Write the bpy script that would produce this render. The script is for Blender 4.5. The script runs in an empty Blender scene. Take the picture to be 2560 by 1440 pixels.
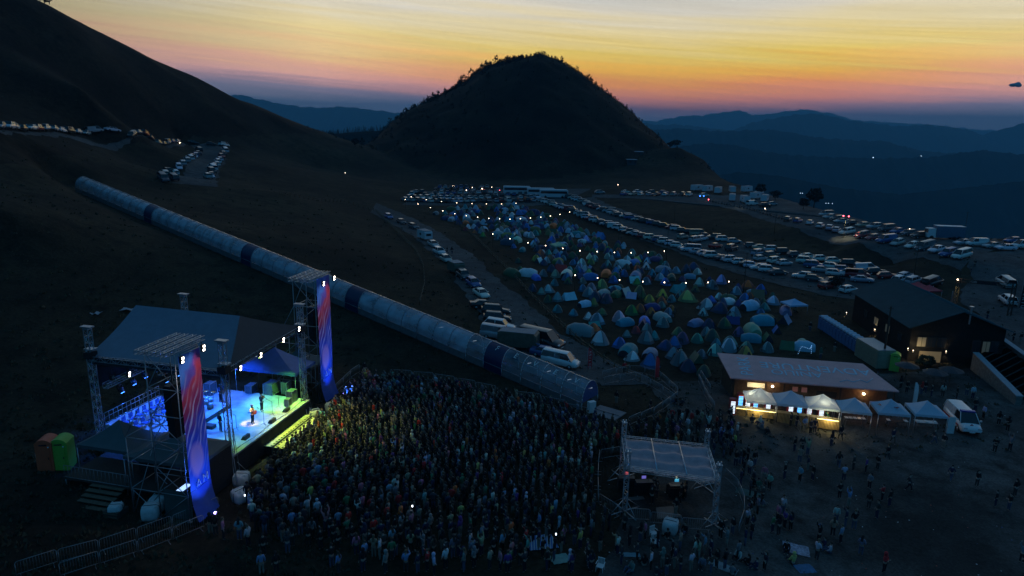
import bpy, math, random
import numpy as np
from mathutils import Vector, Matrix
random.seed(7); RS = np.random.RandomState(7)
scene = bpy.context.scene
COL = scene.collection

# ---------------------------------------------------------------- camera
F = 1750.0; PITCH = math.atan(420 / F); ROLL = math.radians(1.2); CAMH = 31.0
cp, sp = math.cos(PITCH), math.sin(PITCH)
_R0 = Vector((1, 0, 0)); _U0 = Vector((0, sp, cp)); FW = Vector((0, cp, -sp))
RT = _R0 * math.cos(ROLL) + _U0 * math.sin(ROLL)
UP = _U0 * math.cos(ROLL) - _R0 * math.sin(ROLL)
CAM = Vector((0, 0, CAMH))
cam_data = bpy.data.cameras.new('camera'); cam = bpy.data.objects.new('camera', cam_data)
COL.objects.link(cam); scene.camera = cam
cam_data.sensor_width = 36; cam_data.lens = 36 * F / 2560
cam_data.clip_start = 0.5; cam_data.clip_end = 120000
_m = Matrix((RT, UP, -FW)).transposed().to_4x4(); _m.translation = CAM
cam.matrix_world = _m

def ray(px, py): return FW + RT * ((px - 1280) / F) - UP * ((py - 720) / F)
def ptE(px, py, e):
    d = ray(px, py); return CAM + d * ((e - CAMH) / d.z)
def ptD(px, py, Y):
    d = ray(px, py); return CAM + d * (Y / d.y)
def proj(p):
    d = Vector(p) - CAM; z = d.dot(FW)
    return (1280 + F * d.dot(RT) / z, 720 - F * d.dot(UP) / z)

# ---------------------------------------------------------------- render look
vs = scene.view_settings
vs.view_transform = 'Standard'; vs.look = 'None'; vs.exposure = 0.0; vs.gamma = 1.0; vs.use_curve_mapping = False
cy = scene.cycles
cy.max_bounces = 5; cy.diffuse_bounces = 2; cy.glossy_bounces = 2; cy.transparent_max_bounces = 14
cy.volume_bounces = 0; cy.sample_clamp_indirect = 1.5; cy.caustics_reflective = False; cy.caustics_refractive = False
cy.use_denoising = True

# ---------------------------------------------------------------- dusk sky (world)
world = bpy.data.worlds.new('World'); scene.world = world; world.use_nodes = True
def build_world():
    nt = world.node_tree; N = nt.nodes; Lk = nt.links; N.clear()
    def nd(t, **k):
        n = N.new(t)
        for a, b in k.items(): setattr(n, a, b)
        return n
    def mth(op, a, b=None, clamp=False, c=None):
        n = nd('ShaderNodeMath', operation=op, use_clamp=clamp)
        for i, v in enumerate((a, b, c)):
            if v is None: continue
            if isinstance(v, (int, float)): n.inputs[i].default_value = v
            else: Lk.new(v, n.inputs[i])
        return n.outputs[0]
    tc = nd('ShaderNodeTexCoord'); sx = nd('ShaderNodeSeparateXYZ'); Lk.new(tc.outputs['Generated'], sx.inputs[0])
    x, y, z = sx.outputs
    el = mth('MULTIPLY', mth('ARCSINE', z), 57.2958)
    az = mth('MULTIPLY', mth('ARCTAN2', x, y), 57.2958)          # 0 straight ahead, + to the right
    # thin streaks of high cloud
    cmb = nd('ShaderNodeCombineXYZ')
    tilt = mth('MULTIPLY', az, 0.050)
    Lk.new(mth('MULTIPLY', az, 0.045), cmb.inputs[0]); Lk.new(mth('ADD', el, tilt), cmb.inputs[1])
    n1 = nd('ShaderNodeTexNoise'); n1.inputs['Scale'].default_value = 0.5; n1.inputs['Detail'].default_value = 3
    n1.inputs['Roughness'].default_value = 0.62; n1.inputs['Distortion'].default_value = 0.5; Lk.new(cmb.outputs[0], n1.inputs['Vector'])
    wob = mth('SUBTRACT', n1.outputs[0], 0.5)
    cmb2 = nd('ShaderNodeCombineXYZ')
    Lk.new(mth('MULTIPLY', az, 0.03), cmb2.inputs[0]); Lk.new(mth('MULTIPLY', mth('ADD', el, mth('MULTIPLY', az, 0.07)), 1.5), cmb2.inputs[1])
    n2 = nd('ShaderNodeTexNoise'); n2.inputs['Scale'].default_value = 1.0; n2.inputs['Detail'].default_value = 3
    n2.inputs['Distortion'].default_value = 2.2; Lk.new(cmb2.outputs[0], n2.inputs['Vector'])
    wob2 = mth('SUBTRACT', n2.outputs[0], 0.5)
    up = mth('MULTIPLY', mth('MINIMUM', mth('MAXIMUM', mth('DIVIDE', el, 4.0), 0.0), 1.0), 1.0)
    elw = mth('ADD', el, mth('MULTIPLY', mth('ADD', mth('MULTIPLY', wob, 5.0), mth('MULTIPLY', wob2, 1.3)), up))
    daz = mth('ABSOLUTE', mth('SUBTRACT', az, 13.0))
    # bands sit a little higher away from the sunset
    shift = mth('MULTIPLY', mth('MINIMUM', daz, 60.0), 0.042)
    e2 = mth('SUBTRACT', elw, shift)
    t = mth('DIVIDE', e2, 40.0, clamp=True)
    cr = nd('ShaderNodeValToRGB'); Lk.new(t, cr.inputs[0])
    stops = SKY_STOPS
    el_ = cr.color_ramp.elements
    while len(el_) > 1: el_.remove(el_[-1])
    el_[0].position = 0; el_[0].color = (*stops[0][1], 1)
    for d, c in stops[1:]:
        e = el_.new(min(1, d / 40)); e.color = (*c, 1)
    # away from the sunset the sky is plain dusk blue
    k = mth('DIVIDE', mth('SUBTRACT', daz, 28.0), 60.0, clamp=True)
    k = mth('MULTIPLY', k, mth('SUBTRACT', 2.0, k))
    k = mth('MINIMUM', k, 1.0)
    cr2 = nd('ShaderNodeValToRGB'); Lk.new(mth('DIVIDE', el, 90.0, clamp=True), cr2.inputs[0])
    cr2.color_ramp.elements[0].color = (*SKY_BACK[0], 1); cr2.color_ramp.elements[1].color = (*SKY_BACK[1], 1)
    mx = nd('ShaderNodeMix', data_type='RGBA'); Lk.new(k, mx.inputs[0]); Lk.new(cr.outputs[0], mx.inputs[6]); Lk.new(cr2.outputs[0], mx.inputs[7])
    hs = nd('ShaderNodeMix', data_type='RGBA', blend_type='MULTIPLY'); hs.inputs[0].default_value = 1
    sat = nd('ShaderNodeHueSaturation'); Lk.new(mx.outputs[2], sat.inputs['Color'])
    Lk.new(mth('SUBTRACT', 1.0, mth('MULTIPLY', mth('DIVIDE', mth('SUBTRACT', daz, 10.0), 30.0, clamp=True), 0.42)), sat.inputs['Saturation'])
    ms = nd('ShaderNodeMix', data_type='RGBA'); Lk.new(k, ms.inputs[0]); Lk.new(sat.outputs[0], ms.inputs[6]); Lk.new(mx.outputs[2], ms.inputs[7])
    Lk.new(ms.outputs[2], hs.inputs[6])
    br = mth('ADD', mth('MULTIPLY', wob2, 0.34), 1.0)
    cb = nd('ShaderNodeCombineColor')
    for i in range(3): Lk.new(br, cb.inputs[i])
    Lk.new(cb.outputs[0], hs.inputs[7])
    bg = nd('ShaderNodeBackground'); bg.inputs[1].default_value = 1.0
    out = nd('ShaderNodeOutputWorld'); Lk.new(hs.outputs[2], bg.inputs[0]); Lk.new(bg.outputs[0], out.inputs[0])
SKY_STOPS = [(0.0, (.26, .33, .55)), (0.6, (.46, .36, .54)), (1.1, (.90, .40, .42)), (1.75, (1.25, .44, .28)), (2.6, (1.28, .48, .12)),
             (3.6, (1.22, .65, .07)), (5.0, (1.08, .79, .16)), (6.4, (1.0, .83, .43)), (8.0, (.86, .79, .64)), (10.5, (.60, .64, .66)),
             (15, (.30, .42, .50)), (24, (.13, .24, .36)), (40, (.030, .105, .215))]
SKY_BACK = [(.016, .090, .20), (.014, .100, .215)]
build_world()
# ---------------------------------------------------------------- helpers
def lin(c):
    return tuple(((v / 255 / 12.92) if v / 255 <= 0.04045 else ((v / 255 + 0.055) / 1.055) ** 2.4) for v in c)
MATS = {}
def mat(name, col=(.5, .5, .5), rough=.7, metal=0., var=.0, scale=3., emit=None, es=1., objcol=False, alpha=1., spec=None, bump=0., vcol=None, coat=0.):
    """procedural principled material: base colour broken up by noise"""
    if name in MATS: return MATS[name]
    m = bpy.data.materials.new(name); m.use_nodes = True; MATS[name] = m
    nt = m.node_tree; N = nt.nodes; L = nt.links; b = N['Principled BSDF']
    b.inputs['Roughness'].default_value = rough; b.inputs['Metallic'].default_value = metal
    if spec is not None: b.inputs['Specular IOR Level'].default_value = spec
    if coat: b.inputs['Coat Weight'].default_value = coat
    src = None
    if objcol:
        oi = N.new('ShaderNodeObjectInfo'); src = oi.outputs['Color']
    elif vcol:
        at = N.new('ShaderNodeAttribute'); at.attribute_name = vcol; src = at.outputs['Color']
    if var > 0 or bump > 0:
        tc = N.new('ShaderNodeTexCoord'); nz = N.new('ShaderNodeTexNoise'); nz.inputs['Scale'].default_value = scale
        nz.inputs['Detail'].default_value = 5; nz.inputs['Roughness'].default_value = .6
        L.new(tc.outputs['Object'], nz.inputs['Vector'])
    if var > 0:
        mr = N.new('ShaderNodeMapRange'); mr.inputs[1].default_value = .3; mr.inputs[2].default_value = .7
        mr.inputs[3].default_value = 1 - var; mr.inputs[4].default_value = 1 + var
        L.new(nz.outputs[0], mr.inputs[0])
        mx = N.new('ShaderNodeMix'); mx.data_type = 'RGBA'; mx.blend_type = 'MULTIPLY'; mx.inputs[0].default_value = 1
        if src is not None: L.new(src, mx.inputs[6])
        else: mx.inputs[6].default_value = (*col, 1)
        L.new(mr.outputs[0], mx.inputs[7]); src = mx.outputs[2]
    if src is not None: L.new(src, b.inputs['Base Color'])
    else: b.inputs['Base Color'].default_value = (*col, 1)
    if bump > 0:
        bp = N.new('ShaderNodeBump'); bp.inputs['Strength'].default_value = bump; L.new(nz.outputs[0], bp.inputs['Height']); L.new(bp.outputs[0], b.inputs['Normal'])
    if emit is not None:
        b.inputs['Emission Color'].default_value = (*emit, 1); b.inputs['Emission Strength'].default_value = es
    if alpha < 1: b.inputs['Alpha'].default_value = alpha
    return m

class MB:
    """collects shapes and builds ONE mesh"""
    def __init__(s): s.v = []; s.f = []; s.mi = []; s.ms = []; s.sm = []
    def slot(s, m):
        if m not in s.ms: s.ms.append(m)
        return s.ms.index(m)
    def add(s, vs, fs, m=None, smooth=False):
        o = len(s.v); s.v += [tuple(v) for v in vs]; k = s.slot(m) if m else 0
        for f in fs: s.f.append(tuple(i + o for i in f)); s.mi.append(k); s.sm.append(smooth)
        return s
    def box(s, c, d, m=None, rz=0., M=None, taper=1.):
        hx, hy, hz = d[0] / 2, d[1] / 2, d[2] / 2
        P = []
        for z, k in ((-hz, 1), (hz, taper)):
            for x, y in ((-hx, -hy), (hx, -hy), (hx, hy), (-hx, hy)): P.append((x * k, y * k, z))
        ca, sa = math.cos(rz), math.sin(rz)
        P = [(c[0] + x * ca - y * sa, c[1] + x * sa + y * ca, c[2] + z) for x, y, z in P]
        if M: P = [tuple(M @ Vector(p)) for p in P]
        return s.add(P, [(3, 2, 1, 0), (4, 5, 6, 7), (0, 1, 5, 4), (1, 2, 6, 5), (2, 3, 7, 6), (3, 0, 4, 7)], m)
    def tube(s, a, b, r, m=None, n=5, r2=None, smooth=True, caps=True):
        a = Vector(a); b = Vector(b); d = b - a
        if d.length < 1e-6: return s
        d.normalize(); u = d.orthogonal().normalized(); w = d.cross(u); r2 = r if r2 is None else r2
        P = []
        for c, q in ((a, r), (b, r2)):
            for i in range(n):
                t = 2 * math.pi * i / n; P.append(c + (u * math.cos(t) + w * math.sin(t)) * q)
        fs = [(i, (i + 1) % n, n + (i + 1) % n, n + i) for i in range(n)]
        if caps: fs += [tuple(range(n - 1, -1, -1)), tuple(range(n, 2 * n))]
        return s.add(P, fs, m, smooth)
    def path(s, pts, r, m=None, n=5):
        for a, b in zip(pts, pts[1:]): s.tube(a, b, r, m, n)
        return s
    def ball(s, c, r, m=None, n=8, k=6, sz=1.):
        P = [(c[0], c[1], c[2] - r * sz)]
        for j in range(1, k):
            ph = -math.pi / 2 + math.pi * j / k
            for i in range(n):
                t = 2 * math.pi * i / n
                P.append((c[0] + r * math.cos(ph) * math.cos(t), c[1] + r * math.cos(ph) * math.sin(t), c[2] + r * sz * math.sin(ph)))
        P.append((c[0], c[1], c[2] + r * sz)); T = len(P) - 1; fs = []
        for i in range(n): fs.append((0, 1 + (i + 1) % n, 1 + i)); fs.append((T, T - n + i, T - n + (i + 1) % n))
        for j in range(k - 2):
            for i in range(n):
                a = 1 + j * n + i; b = 1 + j * n + (i + 1) % n; fs.append((a, b, b + n, a + n))
        return s.add(P, fs, m, True)
    def lathe(s, c, prof, m=None, n=12, smooth=True):
        P = []; fs = []
        for r, z in prof:
            for i in range(n):
                t = 2 * math.pi * i / n; P.append((c[0] + r * math.cos(t), c[1] + r * math.sin(t), c[2] + z))
        for j in range(len(prof) - 1):
            for i in range(n):
                a = j * n + i; b = j * n + (i + 1) % n; fs.append((a, b, b + n, a + n))
        fs.append(tuple(range(n - 1, -1, -1))); fs.append(tuple(range((len(prof) - 1) * n, len(prof) * n)))
        return s.add(P, fs, m, smooth)
    def sheet(s, rows, m=None, smooth=True, thick=0.):
        nr = len(rows); nc = len(rows[0]); P = [p for r in rows for p in r]
        fs = [(j * nc + i, j * nc + i + 1, (j + 1) * nc + i + 1, (j + 1) * nc + i) for j in range(nr - 1) for i in range(nc - 1)]
        s.add(P, fs, m, smooth)
        if thick:
            s.add([(p[0], p[1], p[2] - thick) for p in P], [f[::-1] for f in fs], m, smooth)
        return s
    def mesh(s, name):
        me = bpy.data.meshes.new(name); me.from_pydata(s.v, [], s.f)
        for m in s.ms: me.materials.append(m)
        me.polygons.foreach_set('material_index', s.mi); me.polygons.foreach_set('use_smooth', s.sm)
        me.update(); return me
    def obj(s, name, parent=None, loc=None, rz=0.):
        o = bpy.data.objects.new(name, s.mesh(name)); COL.objects.link(o)
        if parent: o.parent = parent
        if loc is not None: o.location = loc
        if rz: o.rotation_euler.z = rz
        return o
def tag(o, label=None, cat=None, group=None, kind=None):
    if label: o['label'] = label
    if cat: o['category'] = cat
    if group: o['group'] = group
    if kind: o['kind'] = kind
    return o
def thing(name, label, cat, loc=(0, 0, 0), rz=0., group=None):
    o = bpy.data.objects.new(name, None); COL.objects.link(o); o.location = loc; o.rotation_euler = (0, 0, rz)
    o.empty_display_size = .2
    return tag(o, label, cat, group)
def dup(root, loc, rz=0., sc=None, label=None, group=None, color=None, tilt=None):
    """copy a thing with copies of its parts and sub-parts (linked mesh data)"""
    def cpy(o, par):
        c = o.copy(); COL.objects.link(c)
        if par: c.parent = par
        for ch in KIDS(o): cpy(ch, c)
        return c
    r = cpy(root, None); r.location = loc; r.rotation_euler = (tilt[0] if tilt else 0, tilt[1] if tilt else 0, rz)
    if sc: r.scale = sc if not isinstance(sc, (int, float)) else (sc, sc, sc)
    if label: r['label'] = label
    if group: r['group'] = group
    if color: r.color = (*color, 1)
    return r
_K = {}
def KIDS(o):
    if o.name not in _K or o.name in PROTO_DIRTY: _K[o.name] = list(o.children)
    return _K[o.name]
PROTO_DIRTY = set()
def structure(o): o['kind'] = 'structure'; return o

# ---------------------------------------------------------------- terrain
CP = []
def cE(px, py, e): p = ptE(px, py, e); CP.append((p.x, p.y, p.z))
def cD(px, py, Y): p = ptD(px, py, Y); CP.append((p.x, p.y, p.z))
def cW(x, y, z): CP.append((x, y, z))
for a in [(0, 1440, 2.5), (500, 1440, 2.0), (1000, 1440, 1.6), (1500, 1440, .8), (2000, 1440, -.5), (2560, 1440, -1.2),
          (0, 1250, 3.2), (350, 1250, 2.6), (600, 1200, 2.3), (1000, 1200, 1.8), (1400, 1200, 1.0), (1900, 1200, -.4), (2560, 1150, -1.0),
          (100, 1100, 3.6), (350, 1000, 3.8), (600, 950, 3.6), (850, 960, 2.4), (1200, 1020, 1.4), (1450, 1000, 1.0), (1700, 1000, .2), (2000, 1050, -.5), (2500, 960, -.6),
          (1700, 850, 0), (1900, 800, 0), (2100, 860, -.3), (2400, 850, -.2), (1500, 800, .3), (1500, 650, .2), (1300, 600, .5), (1700, 700, 0),
          (1250, 850, 1.0), (1180, 745, 1.2), (1080, 620, 1.6), (1000, 560, 1.9), (1350, 720, .6),
          (1100, 512, .8), (1250, 498, .4), (1450, 505, .2), (1600, 560, -.2), (1750, 620, -.2), (1950, 680, -.2), (2150, 715, 0), (2330, 735, .6),
          (2480, 700, 2.2), (2540, 760, .9),
          (1050, 488, .8), (1250, 480, .6), (1420, 485, .8), (1500, 478, 1.5),
          (0, 900, 6.5), (0, 1000, 4.8), (0, 760, 9.5), (0, 640, 13), (0, 540, 17.5),
          (400, 720, 7.8), (600, 760, 6.0), (1000, 860, 2.6), (250, 800, 6.8),
          (700, 600, 8.6), (900, 650, 5.2), (1000, 700, 3.0), (900, 560, 4.2), (860, 515, 4.5)]:
    cE(*a)
# upper terrace on the right and the bank below it
for a in [(1740, 500, 2.6), (1850, 520, 2.8), (2000, 570, 3.2), (2150, 605, 3.6), (2300, 632, 4.0), (2420, 655, 4.2),
          (1950, 520, 3.0), (2100, 548, 3.4), (2250, 580, 3.9), (2400, 595, 4.2), (2560, 625, 4.4), (2560, 605, 4.5)]:
    cE(*a)
for a in [(1600, 502, 1.8), (1900, 590, .6), (2080, 628, .4), (2230, 665, .3)]:
    cE(*a)
# left mountain side
for a in [(60, 330, 150), (0, 324, 140), (150, 333, 185), (230, 335, 212), (330, 343, 245), (450, 358, 282), (560, 370, 285),
          (430, 450, 205), (520, 445, 205), (500, 400, 240), (0, 400, 124), (0, 480, 108), (215, 480, 142), (400, 470, 165), (700, 482, 190),
          (560, 470, 185), (680, 420, 262), (860, 440, 300),
          (50, -2, 262), (-200, -110, 250), (180, 55, 285), (380, 152, 325), (500, 203, 360), (640, 265, 410), (814, 336, 450), (922, 377, 400), (1095, 462, 330),
          (200, 220, 220), (400, 280, 280), (620, 360, 320), (800, 420, 340)]:
    cD(*a)
# spur right of the cone hill
for a in [(1700, 366, 430), (1760, 408, 415), (1640, 376, 440), (1600, 430, 380), (1850, 462, 340), (1500, 455, 350), (1300, 463, 345), (1750, 455, 345)]:
    cD(*a)
for a in [(-60, 0, 4.), (60, 0, -1.5), (0, 10, 1.), (-60, 35, 3.5), (60, 35, -1.3), (130, 60, -1), (130, 120, 1), (-120, 60, 9), (-130, 95, 18),
          (-200, 120, 32), (-260, 200, 60), (0, 600, 0), (60, 600, -5), (-40, 420, 0), (30, 420, 4), (-160, 560, 5), (-60, 620, -5), (-350, 420, 60), (-300, 500, 30), (-420, 300, 90),
          (170, 110, 2), (200, 160, 3), (0, -60, 0), (-150, 0, 12), (150, 0, -2)]:
    cW(*a)
for a in [(105, 300, 2.6), (104, 265, 2.9), (104, 235, 3.1), (103, 205, 3.5), (106, 320, 2.0), (132, 350, -1), (140, 400, -3), (145, 450, -4), (130, 300, 1.5), (130, 250, 2), (130, 210, 3), (145, 520, -4)]:
    cW(*a)
CPa = np.array(CP)
def _fit():
    n = len(CPa); X = CPa[:, :2] / 100
    d = np.linalg.norm(X[:, None] - X[None], axis=2)
    K = np.where(d > 0, d * d * np.log(d + 1e-12), 0) * .35 - d * .65
    K -= 0 * np.eye(n)
    Pm = np.hstack([np.ones((n, 1)), X])
    A = np.zeros((n + 3, n + 3)); A[:n, :n] = K; A[:n, n:] = Pm; A[n:, :n] = Pm.T
    return np.linalg.solve(A, np.concatenate([CPa[:, 2], np.zeros(3)]))
_W = _fit()
TU0 = ptE(1474, 1016, 1.0); TU1 = ptD(212, 478, 142)
# cone hill: height over x at its crest line Y=560
_hx = []; _hz = []
for (a, b) in [(900, 420), (935, 372), (960, 347), (1000, 302), (1050, 268), (1120, 234), (1165, 208), (1220, 172), (1290, 152), (1345, 135), (1400, 158), (1440, 180), (1480, 210),
               (1520, 240), (1560, 274), (1600, 316), (1640, 358), (1690, 410), (1730, 450)]:
    p = ptD(a, b, 560); _hx.append(p.x); _hz.append(p.z)
_hx = np.array([-200.] + _hx + [_hx[-1] + 10, 260.]); _hz = np.array([-25.] + _hz + [_hz[-1] - 14, -260.])
def _vn(x, y, s, seed=0):
    """cheap smooth value noise"""
    x = x / s + seed * 13.7; y = y / s + seed * 7.3
    return (np.sin(x * 1.7 + np.sin(y * 1.3 + 1.1) * 1.6) + np.sin(y * 2.1 + np.sin(x * 1.9 + .3) * 1.4) + np.sin((x + y) * 1.1 + 2.2) * .7) / 2.7
def hillz(x, y):
    cz = np.interp(x, _hx, _hz)
    t = np.clip(np.abs(y - 560) / np.where(y < 560, 218, 200), 0, 1)
    return np.where(t >= 1, -2000, np.where(cz > -6, (cz + 6) * (0.5 + 0.5 * np.cos(np.pi * t)) ** .8 - 6, cz))
def T(x, y, hill=True):
    x = np.asarray(x, float); y = np.asarray(y, float); sh = x.shape; x = x.ravel(); y = y.ravel(); out = np.zeros_like(x)
    for i in range(0, len(x), 20000):
        a = x[i:i + 20000] / 100; b = y[i:i + 20000] / 100
        d = np.hypot(a[:, None] - CPa[None, :, 0] / 100, b[:, None] - CPa[None, :, 1] / 100)
        K = np.where(d > 0, d * d * np.log(d + 1e-12), 0) * .35 - d * .65
        out[i:i + 20000] = K @ _W[:-3] + _W[-3] + _W[-2] * a + _W[-1] * b
    # roughness of the open slopes, none on the used flat ground
    flat = np.clip((out - 5) / 12, 0, 1)
    out = out + flat * (_vn(x, y, 16, 1) * .9 + _vn(x, y, 6, 2) * .22)
    # the conveyor tunnel lies on an even ramp
    ux, uy = TU1.x - TU0.x, TU1.y - TU0.y; L2 = ux * ux + uy * uy
    tt = ((x - TU0.x) * ux + (y - TU0.y) * uy) / L2; tc = np.clip(tt, 0, 1.04)
    dl = np.hypot(x - TU0.x - tc * ux, y - TU0.y - tc * uy)
    w = np.exp(-(dl / 6.0) ** 2); out = out * (1 - w) + (TU0.z + (TU1.z - TU0.z) * tc - .1) * w
    # plateau edge: drops to the valley on the right and behind
    xe = 107 + np.clip(300 - y, 0, 40) * 0 + np.clip((y - 300) * .05, 0, 20)
    d = np.minimum(x - xe, y - 176 - np.clip(x - 120, 0, 1000) * .12)
    d2 = y - 650; d3 = -(x + 20) * 0
    dd = np.maximum(np.clip(d, 0, None), np.clip(d2, 0, None))
    back = np.clip(y - 480, 0, None) * np.clip((-x - 60) / 60, 0, 1)
    out = out * np.clip(1 - dd / 150, 0, 1) - dd * 1.15 - (dd > 0) * _vn(x, y, 11, 4) * np.clip(dd / 20, 0, 1) * 1.2 - back * .55
    if hill:
        hz = hillz(x, y) + _vn(x, y, 17, 5) * 1.7 + _vn(x, y, 6.5, 6) * .8
        out = np.maximum(out, hz)
    return np.maximum(out.reshape(sh), -900)
def TZ(x, y): return float(T(np.array([x]), np.array([y]))[0])
def G(px, py):
    """where the sight line through a pixel of the photograph meets the ground"""
    d = ray(px, py); ts = np.concatenate([np.arange(25, 130, .5), np.arange(130, 700, 2.)]) 
    X = CAM.x + d.x * ts; Y = CAM.y + d.y * ts; Z = CAM.z + d.z * ts
    h = T(X, Y); k = np.argmax(Z < h)
    if Z[k] >= h[k]: k = len(ts) - 1
    a, b = ts[max(k - 1, 0)], ts[k]
    tt = np.linspace(a, b, 12); hh = T(CAM.x + d.x * tt, CAM.y + d.y * tt); q = np.argmax(CAM.z + d.z * tt < hh)
    t = tt[q]; x, y = CAM.x + d.x * t, CAM.y + d.y * t
    return Vector((x, y, float(hh[q])))

def grid_mesh(name, xs, ys, zf, mats, smooth=True):
    X, Y = np.meshgrid(xs, ys); Z = zf(X, Y); nx, ny = len(xs), len(ys)
    V = np.stack([X.ravel(), Y.ravel(), Z.ravel()], 1)
    i = np.arange(nx - 1)[None, :] + np.arange(ny - 1)[:, None] * nx
    Fc = np.stack([i, i + 1, i + nx + 1, i + nx], -1).reshape(-1, 4)
    me = bpy.data.meshes.new(name); me.from_pydata(V.tolist(), [], Fc.tolist())
    for m in mats: me.materials.append(m)
    me.polygons.foreach_set('use_smooth', [smooth] * len(Fc)); me.update()
    o = bpy.data.objects.new(name, me); COL.objects.link(o); return o, X, Y, Z

def ground_mat(name, cols, scales=(.035, .35, 3.0), rough=.95, bump=.5):
    """earth or grass: three colours mixed by noises of three sizes"""
    m = bpy.data.materials.new(name); m.use_nodes = True; nt = m.node_tree; N = nt.nodes; L = nt.links; b = N['Principled BSDF']
    b.inputs['Roughness'].default_value = rough; b.inputs['Specular IOR Level'].default_value = .1
    tc = N.new('ShaderNodeTexCoord'); ns = []
    for s in scales:
        n = N.new('ShaderNodeTexNoise'); n.inputs['Scale'].default_value = s; n.inputs['Detail'].default_value = 6; n.inputs['Roughness'].default_value = .65
        L.new(tc.outputs['Object'], n.inputs['Vector']); ns.append(n)
    def mr(src, a, b_):
        r = N.new('ShaderNodeMapRange'); r.inputs[1].default_value = a; r.inputs[2].default_value = b_; L.new(src, r.inputs[0]); return r.outputs[0]
    m1 = N.new('ShaderNodeMix'); m1.data_type = 'RGBA'; L.new(mr(ns[0].outputs[0], .38, .62), m1.inputs[0]); m1.inputs[6].default_value = (*cols[0], 1); m1.inputs[7].default_value = (*cols[1], 1)
    m2 = N.new('ShaderNodeMix'); m2.data_type = 'RGBA'; L.new(mr(ns[1].outputs[0], .45, .7), m2.inputs[0]); L.new(m1.outputs[2], m2.inputs[6]); m2.inputs[7].default_value = (*cols[2], 1)
    m3 = N.new('ShaderNodeMix'); m3.data_type = 'RGBA'; m3.blend_type = 'MULTIPLY'; m3.inputs[0].default_value = 1
    r = N.new('ShaderNodeMapRange'); r.inputs[1].default_value = .3; r.inputs[2].default_value = .7; r.inputs[3].default_value = .55; r.inputs[4].default_value = 1.45
    L.new(ns[2].outputs[0], r.inputs[0]); L.new(m2.outputs[2], m3.inputs[6]); L.new(r.outputs[0], m3.inputs[7]); L.new(m3.outputs[2], b.inputs['Base Color'])
    bp = N.new('ShaderNodeBump'); bp.inputs['Strength'].default_value = bump; bp.inputs['Distance'].default_value = .3
    L.new(ns[2].outputs[0], bp.inputs['Height']); L.new(bp.outputs[0], b.inputs['Normal'])
    return m
M_GRASS = ground_mat('dry_grass', [(.024, .020, .014), (.062, .047, .028), (.014, .014, .010)])
M_HILL = ground_mat('hill_heath', [(.014, .011, .008), (.040, .030, .019), (.006, .007, .005)], (.035, .14, .9))
M_MT = ground_mat('mountain_forest', [(.007, .011, .010), (.011, .015, .012), (.005, .009, .008)], (.0006, .003, .02), bump=0)
M_GRAVEL = ground_mat('gravel', [(.075, .078, .080), (.12, .12, .118), (.05, .052, .054)], (.06, .5, 5.), bump=.25)
M_DIRT = ground_mat('trodden_dirt', [(.042, .042, .040), (.120, .118, .112), (.026, .027, .026)], (.07, .4, 5.), bump=.3)

def spaced(lo, hi, c0, c1, fine, coarse):
    out = [lo]
    while out[-1] < hi:
        x = out[-1]; d = 0 if c0 <= x <= c1 else min(abs(x - c0), abs(x - c1)); out.append(x + fine + (coarse - fine) * min(1, d / 250))
    return np.array(out)
gx = spaced(-560, 520, -110, 110, 1.3, 7); gy = spaced(-70, 760, 25, 230, 1.3, 5)
def gz(X, Y): return T(X, Y, True)
ground, GX, GY, GZ = grid_mesh('ground', gx, gy, gz, [M_GRASS, M_HILL, M_MT])
structure(ground)
_far = (GX > 112) & (GY > 185)
_hm = ((hillz(GX, GY) > T(GX, GY, False) + .3) | (GZ > 22) | (GY > 470) | ((GX > 110) & (GY > 182)))
_fm = np.where(_far[:-1, :-1], 2, _hm[:-1, :-1].astype(int)).ravel()
ground.data.polygons.foreach_set('material_index', _fm.tolist())

# ---------------------------------------------------------------- distant mountains
def ridge(name, crest, Dk, base, seed, rough=1.0):
    """a mountain range as a height field at its real distance; its crest follows the skyline"""
    pts = [ptD(a, b, Dk) for a, b in crest]; X = np.array([p.x for p in pts]); Z = np.array([p.z for p in pts])
    xs = np.linspace(X[0], X[-1], 420); w = Dk * .30
    ys = np.concatenate([np.linspace(Dk - w, Dk, 26), np.linspace(Dk + w / 18, Dk + w * .7, 10)])
    def zf(A, B):
        c = np.interp(A, X, Z); t = np.clip(np.abs(B - Dk) / np.where(B < Dk, w, w * .7), 0, 1)
        prof = (1 - t) ** 1.25
        s = Dk * .035
        nz = _vn(A, B, s, seed) * .45 + _vn(A, B, s * .38, seed + 1) * .22 + _vn(A, B, s * .13, seed + 2) * .1
        rel = c - base
        edge = Dk * .0013 * (_vn(A, B * 0, s * .16, seed + 3) + .55 * _vn(A, B * 0, s * .06, seed + 4) + .25 * _vn(A, B * 0, s * .025, seed + 5)) * rough
        return base + rel * prof + edge + rel * nz * .16 * np.sin(np.pi * np.clip(t, 0, 1)) 
    o, *_ = grid_mesh(name, xs, ys, zf, [M_MT]); structure(o); return o
ridge('mountains', [(300, 260), (600, 236), (640, 246), (700, 259), (760, 267), (800, 269), (860, 266), (920, 273), (1010, 284), (1150, 300), (1300, 310)], 9000, -850, 1)
ridge('mountains', [(1400, 310), (1560, 302), (1640, 303), (1700, 291), (1760, 288), (1800, 282), (1840, 277), (1865, 279), (1880, 289), (1930, 284), (1985, 276), (2020, 274), (2075, 284), (2090, 286), (2130, 300), (2250, 308), (2330, 312), (2450, 325), (2700, 330), (3000, 335)], 13000, -850, 2)
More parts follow.
